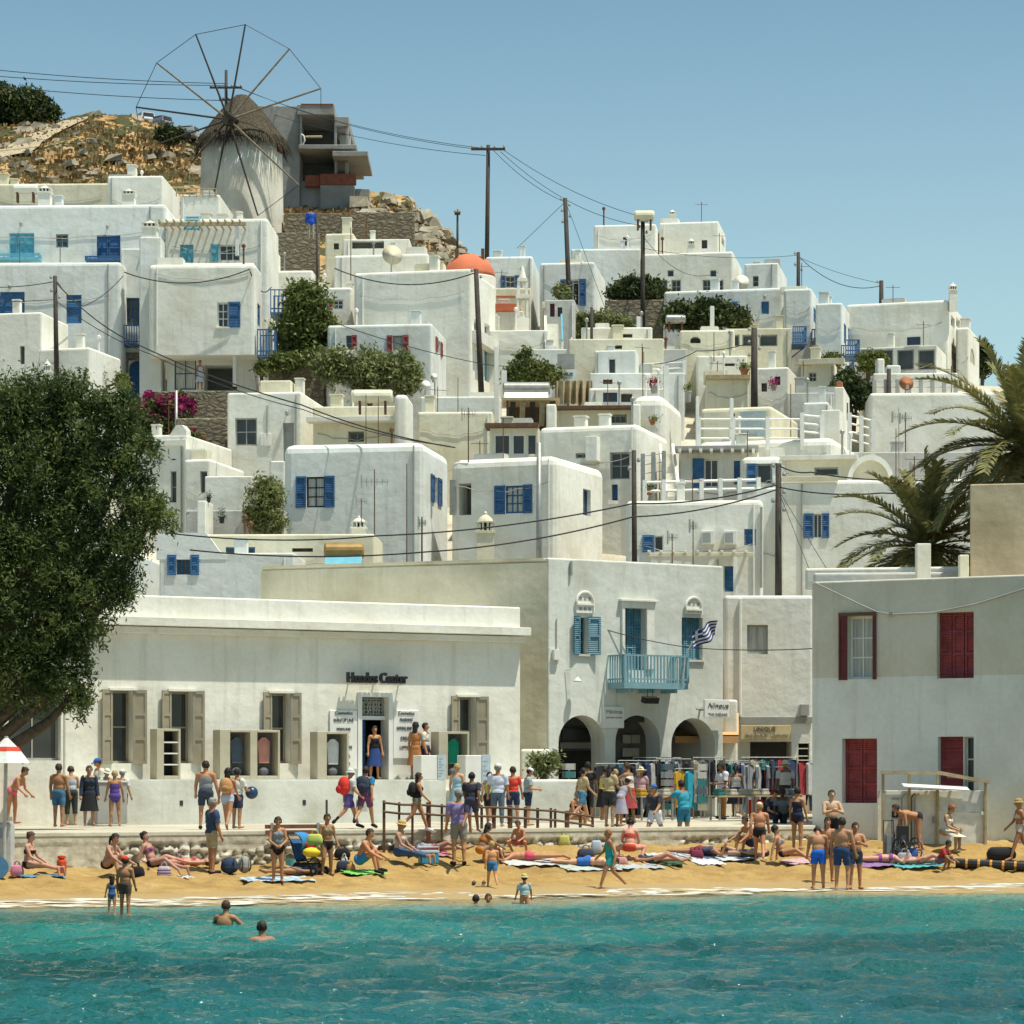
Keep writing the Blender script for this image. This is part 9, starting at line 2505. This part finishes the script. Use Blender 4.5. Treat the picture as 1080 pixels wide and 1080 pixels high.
def spinner(px, Y, label, h=1.8):
 c = P(px, 860, Y); z = prom_z(c.x, Y); t = empty('postcard_stand', (c.x, Y, z), .2, label, 'display stand', 'card stands of the market')
 m = MB(); m.cyl((0,0,0),(0,0,h),.03,n=8); m.lathe([(.25,0),(.25,.04)], (0,0,0), 12); m.build('pole', [M['metal']], t)
 r = random.Random(int(px))
 for k in range(6):
  for f in range(4):
   a = math.pi/2*f; x, y = .17*math.cos(a), .17*math.sin(a); q = MB(); q.obox((x,y,.35+.25*k), (.13*abs(math.sin(a))+.012,0,0), (0,.13*abs(math.cos(a))+.012,0), (0,0,.10))
   q.build('card_row', [cl(GC[r.choice([2,3,8,9,10,7])])], t)
spinner(739, 88.8, 'tall narrow card stand right of the turquoise towels'); spinner(704, 90, 'card stand left of the turquoise towels', 1.6); spinner(644, 92.5, 'card stand behind the yellow scarf person', 2.0); spinner(600, 89.6, 'card stand in front of the left arch', 1.7)
def stall(px, Y, W, label, cols, h=.75):
 c = P(px, 860, Y); z = prom_z(c.x, Y); t = empty('market_table', (c.x, Y, z), .45, label, 'table', 'market tables')
 m = MB(); m.box(0,W,-.35,.35,h-.05,h); m.build('table_top', [M['lwood']], t)
 for x in (.05, W-.1):
  for y in (-.3,.25):
   q = MB(); q.box(x,x+.05,y,y+.05,0,h-.052); q.build('leg', [M['metal']], t)
 for i, k in enumerate(cols):
  x = W*(i+.5)/len(cols); p = Matrix.Rotation(.45,3,'Z') @ Vector((x, 0, h)) + Vector((c.x, Y, z))
  q = MB(); q.box(-.14,.14,-.2,.2,0,.12); q.box(-.12,.13,-.17,.18,.122,.2)
  tag(q.build('folded_clothes', [cl(GC[k])], None, p, .45, bevel=.03), '%s pile of folded goods on the %s' % (GN[k], label), 'clothes pile', 'goods on the market tables')
stall(670, 85.5, 1.2, 'low market table behind the lavender dress woman', [4,8,10])
stall(752, 86.5, 1.3, 'market table beside the brown trousers man', [7,10,3])
stall(790, 87.5, 1.7, 'long right market table', [8,10,6,3,2])
def redbag_stand():
 c = P(796, 850, 88.6); m = MB(); z = prom_z(c.x, 88.6)
 t = empty('red_shopping_bag', (c.x, 88.2, z+.0), 0, 'red bag standing on the long market table end', 'bag')
 q = MB(); q.add([(-.2,-.1,0),(.2,-.1,0),(.2,.1,0),(-.2,.1,0),(-.23,-.1,.6),(.23,-.1,.6),(.23,.1,.6),(-.23,.1,.6)], [(0,3,2,1),(4,5,6,7),(0,1,5,4),(1,2,6,5),(2,3,7,6),(3,0,4,7)]); q.build('bag', [M['redbag']], t, bevel=.02)
 for y in (-.08,.08):
  h_ = MB(); h_.tube([(-.1,y,.6),(-.08,y,.78),(.08,y,.78),(.1,y,.6)], .012, 5); h_.build('handle', [M['redbag']], t)
redbag_stand()
def flag():
 a0, z0 = bal.uz(702, 693); base = bal.world(a0, -.95, z0)
 t = empty('greek_flag', base, -bal.th, 'blue and white striped flag with a cross flying from the balcony corner', 'flag')
 s_ = base.y/F
 m = MB(); m.cyl((0,0,-.9),(.05,-.1,.0),.02,n=6); m.cyl((0.05,-.1,0),(.25,-.55,.85),.018,n=6); m.build('flag_pole', [M['wframe']], t)
 nx, nz = 24, 9; bl = []; F2 = []; V = []; mm = []
 o = Vector((.06,-.55,.20)); up = Vector((-.10,-.05,.52))
 for i in range(nx+1):
  for j in range(nz+1):
   u_, v_ = i/nx, j/nz; w_ = math.sin(u_*8+v_*2)*.07*(.3+u_)
   V.append(o+up*v_+Vector((.98,.05,.46))*u_+Vector((0,w_*1.6,w_*.6)))
 for i in range(nx):
  for j in range(nz):
   F2.append((i*(nz+1)+j, (i+1)*(nz+1)+j, (i+1)*(nz+1)+j+1, i*(nz+1)+j+1))
   blue = j % 2 == 0
   if j >= 4 and i < 9: blue = not (i in (4,) or j == 6 or i == 3)
   mm.append(1 if blue else 0)
 m = MB(); m.add(V, F2); m.m = mm
 m.build('cloth', [cl((.66,.66,.64)), cl((.015,.04,.20))], t)
flag()
def cabinet_left():
 c = P(118, 866, 79.4); z = prom_z(c.x, 79.4); t = empty('grey_cabinet', (c.x-.45, 79.0, z), R(28), 'low grey cabinet at the left end of the terrace wall', 'cabinet')
 m = MB(); m.box(0,.9,-.25,.25,0,1.15); m.build('body', [M['gframe']], t, bevel=.02); m = MB(); m.box(-.03,.93,-.28,.28,1.153,1.2); m.build('top', [M['wframe']], t)
 m = MB(); m.box(.44,.46,-.262,-.252,.05,1.1); m.build('door_gap', [M['dark']], t)
cabinet_left()
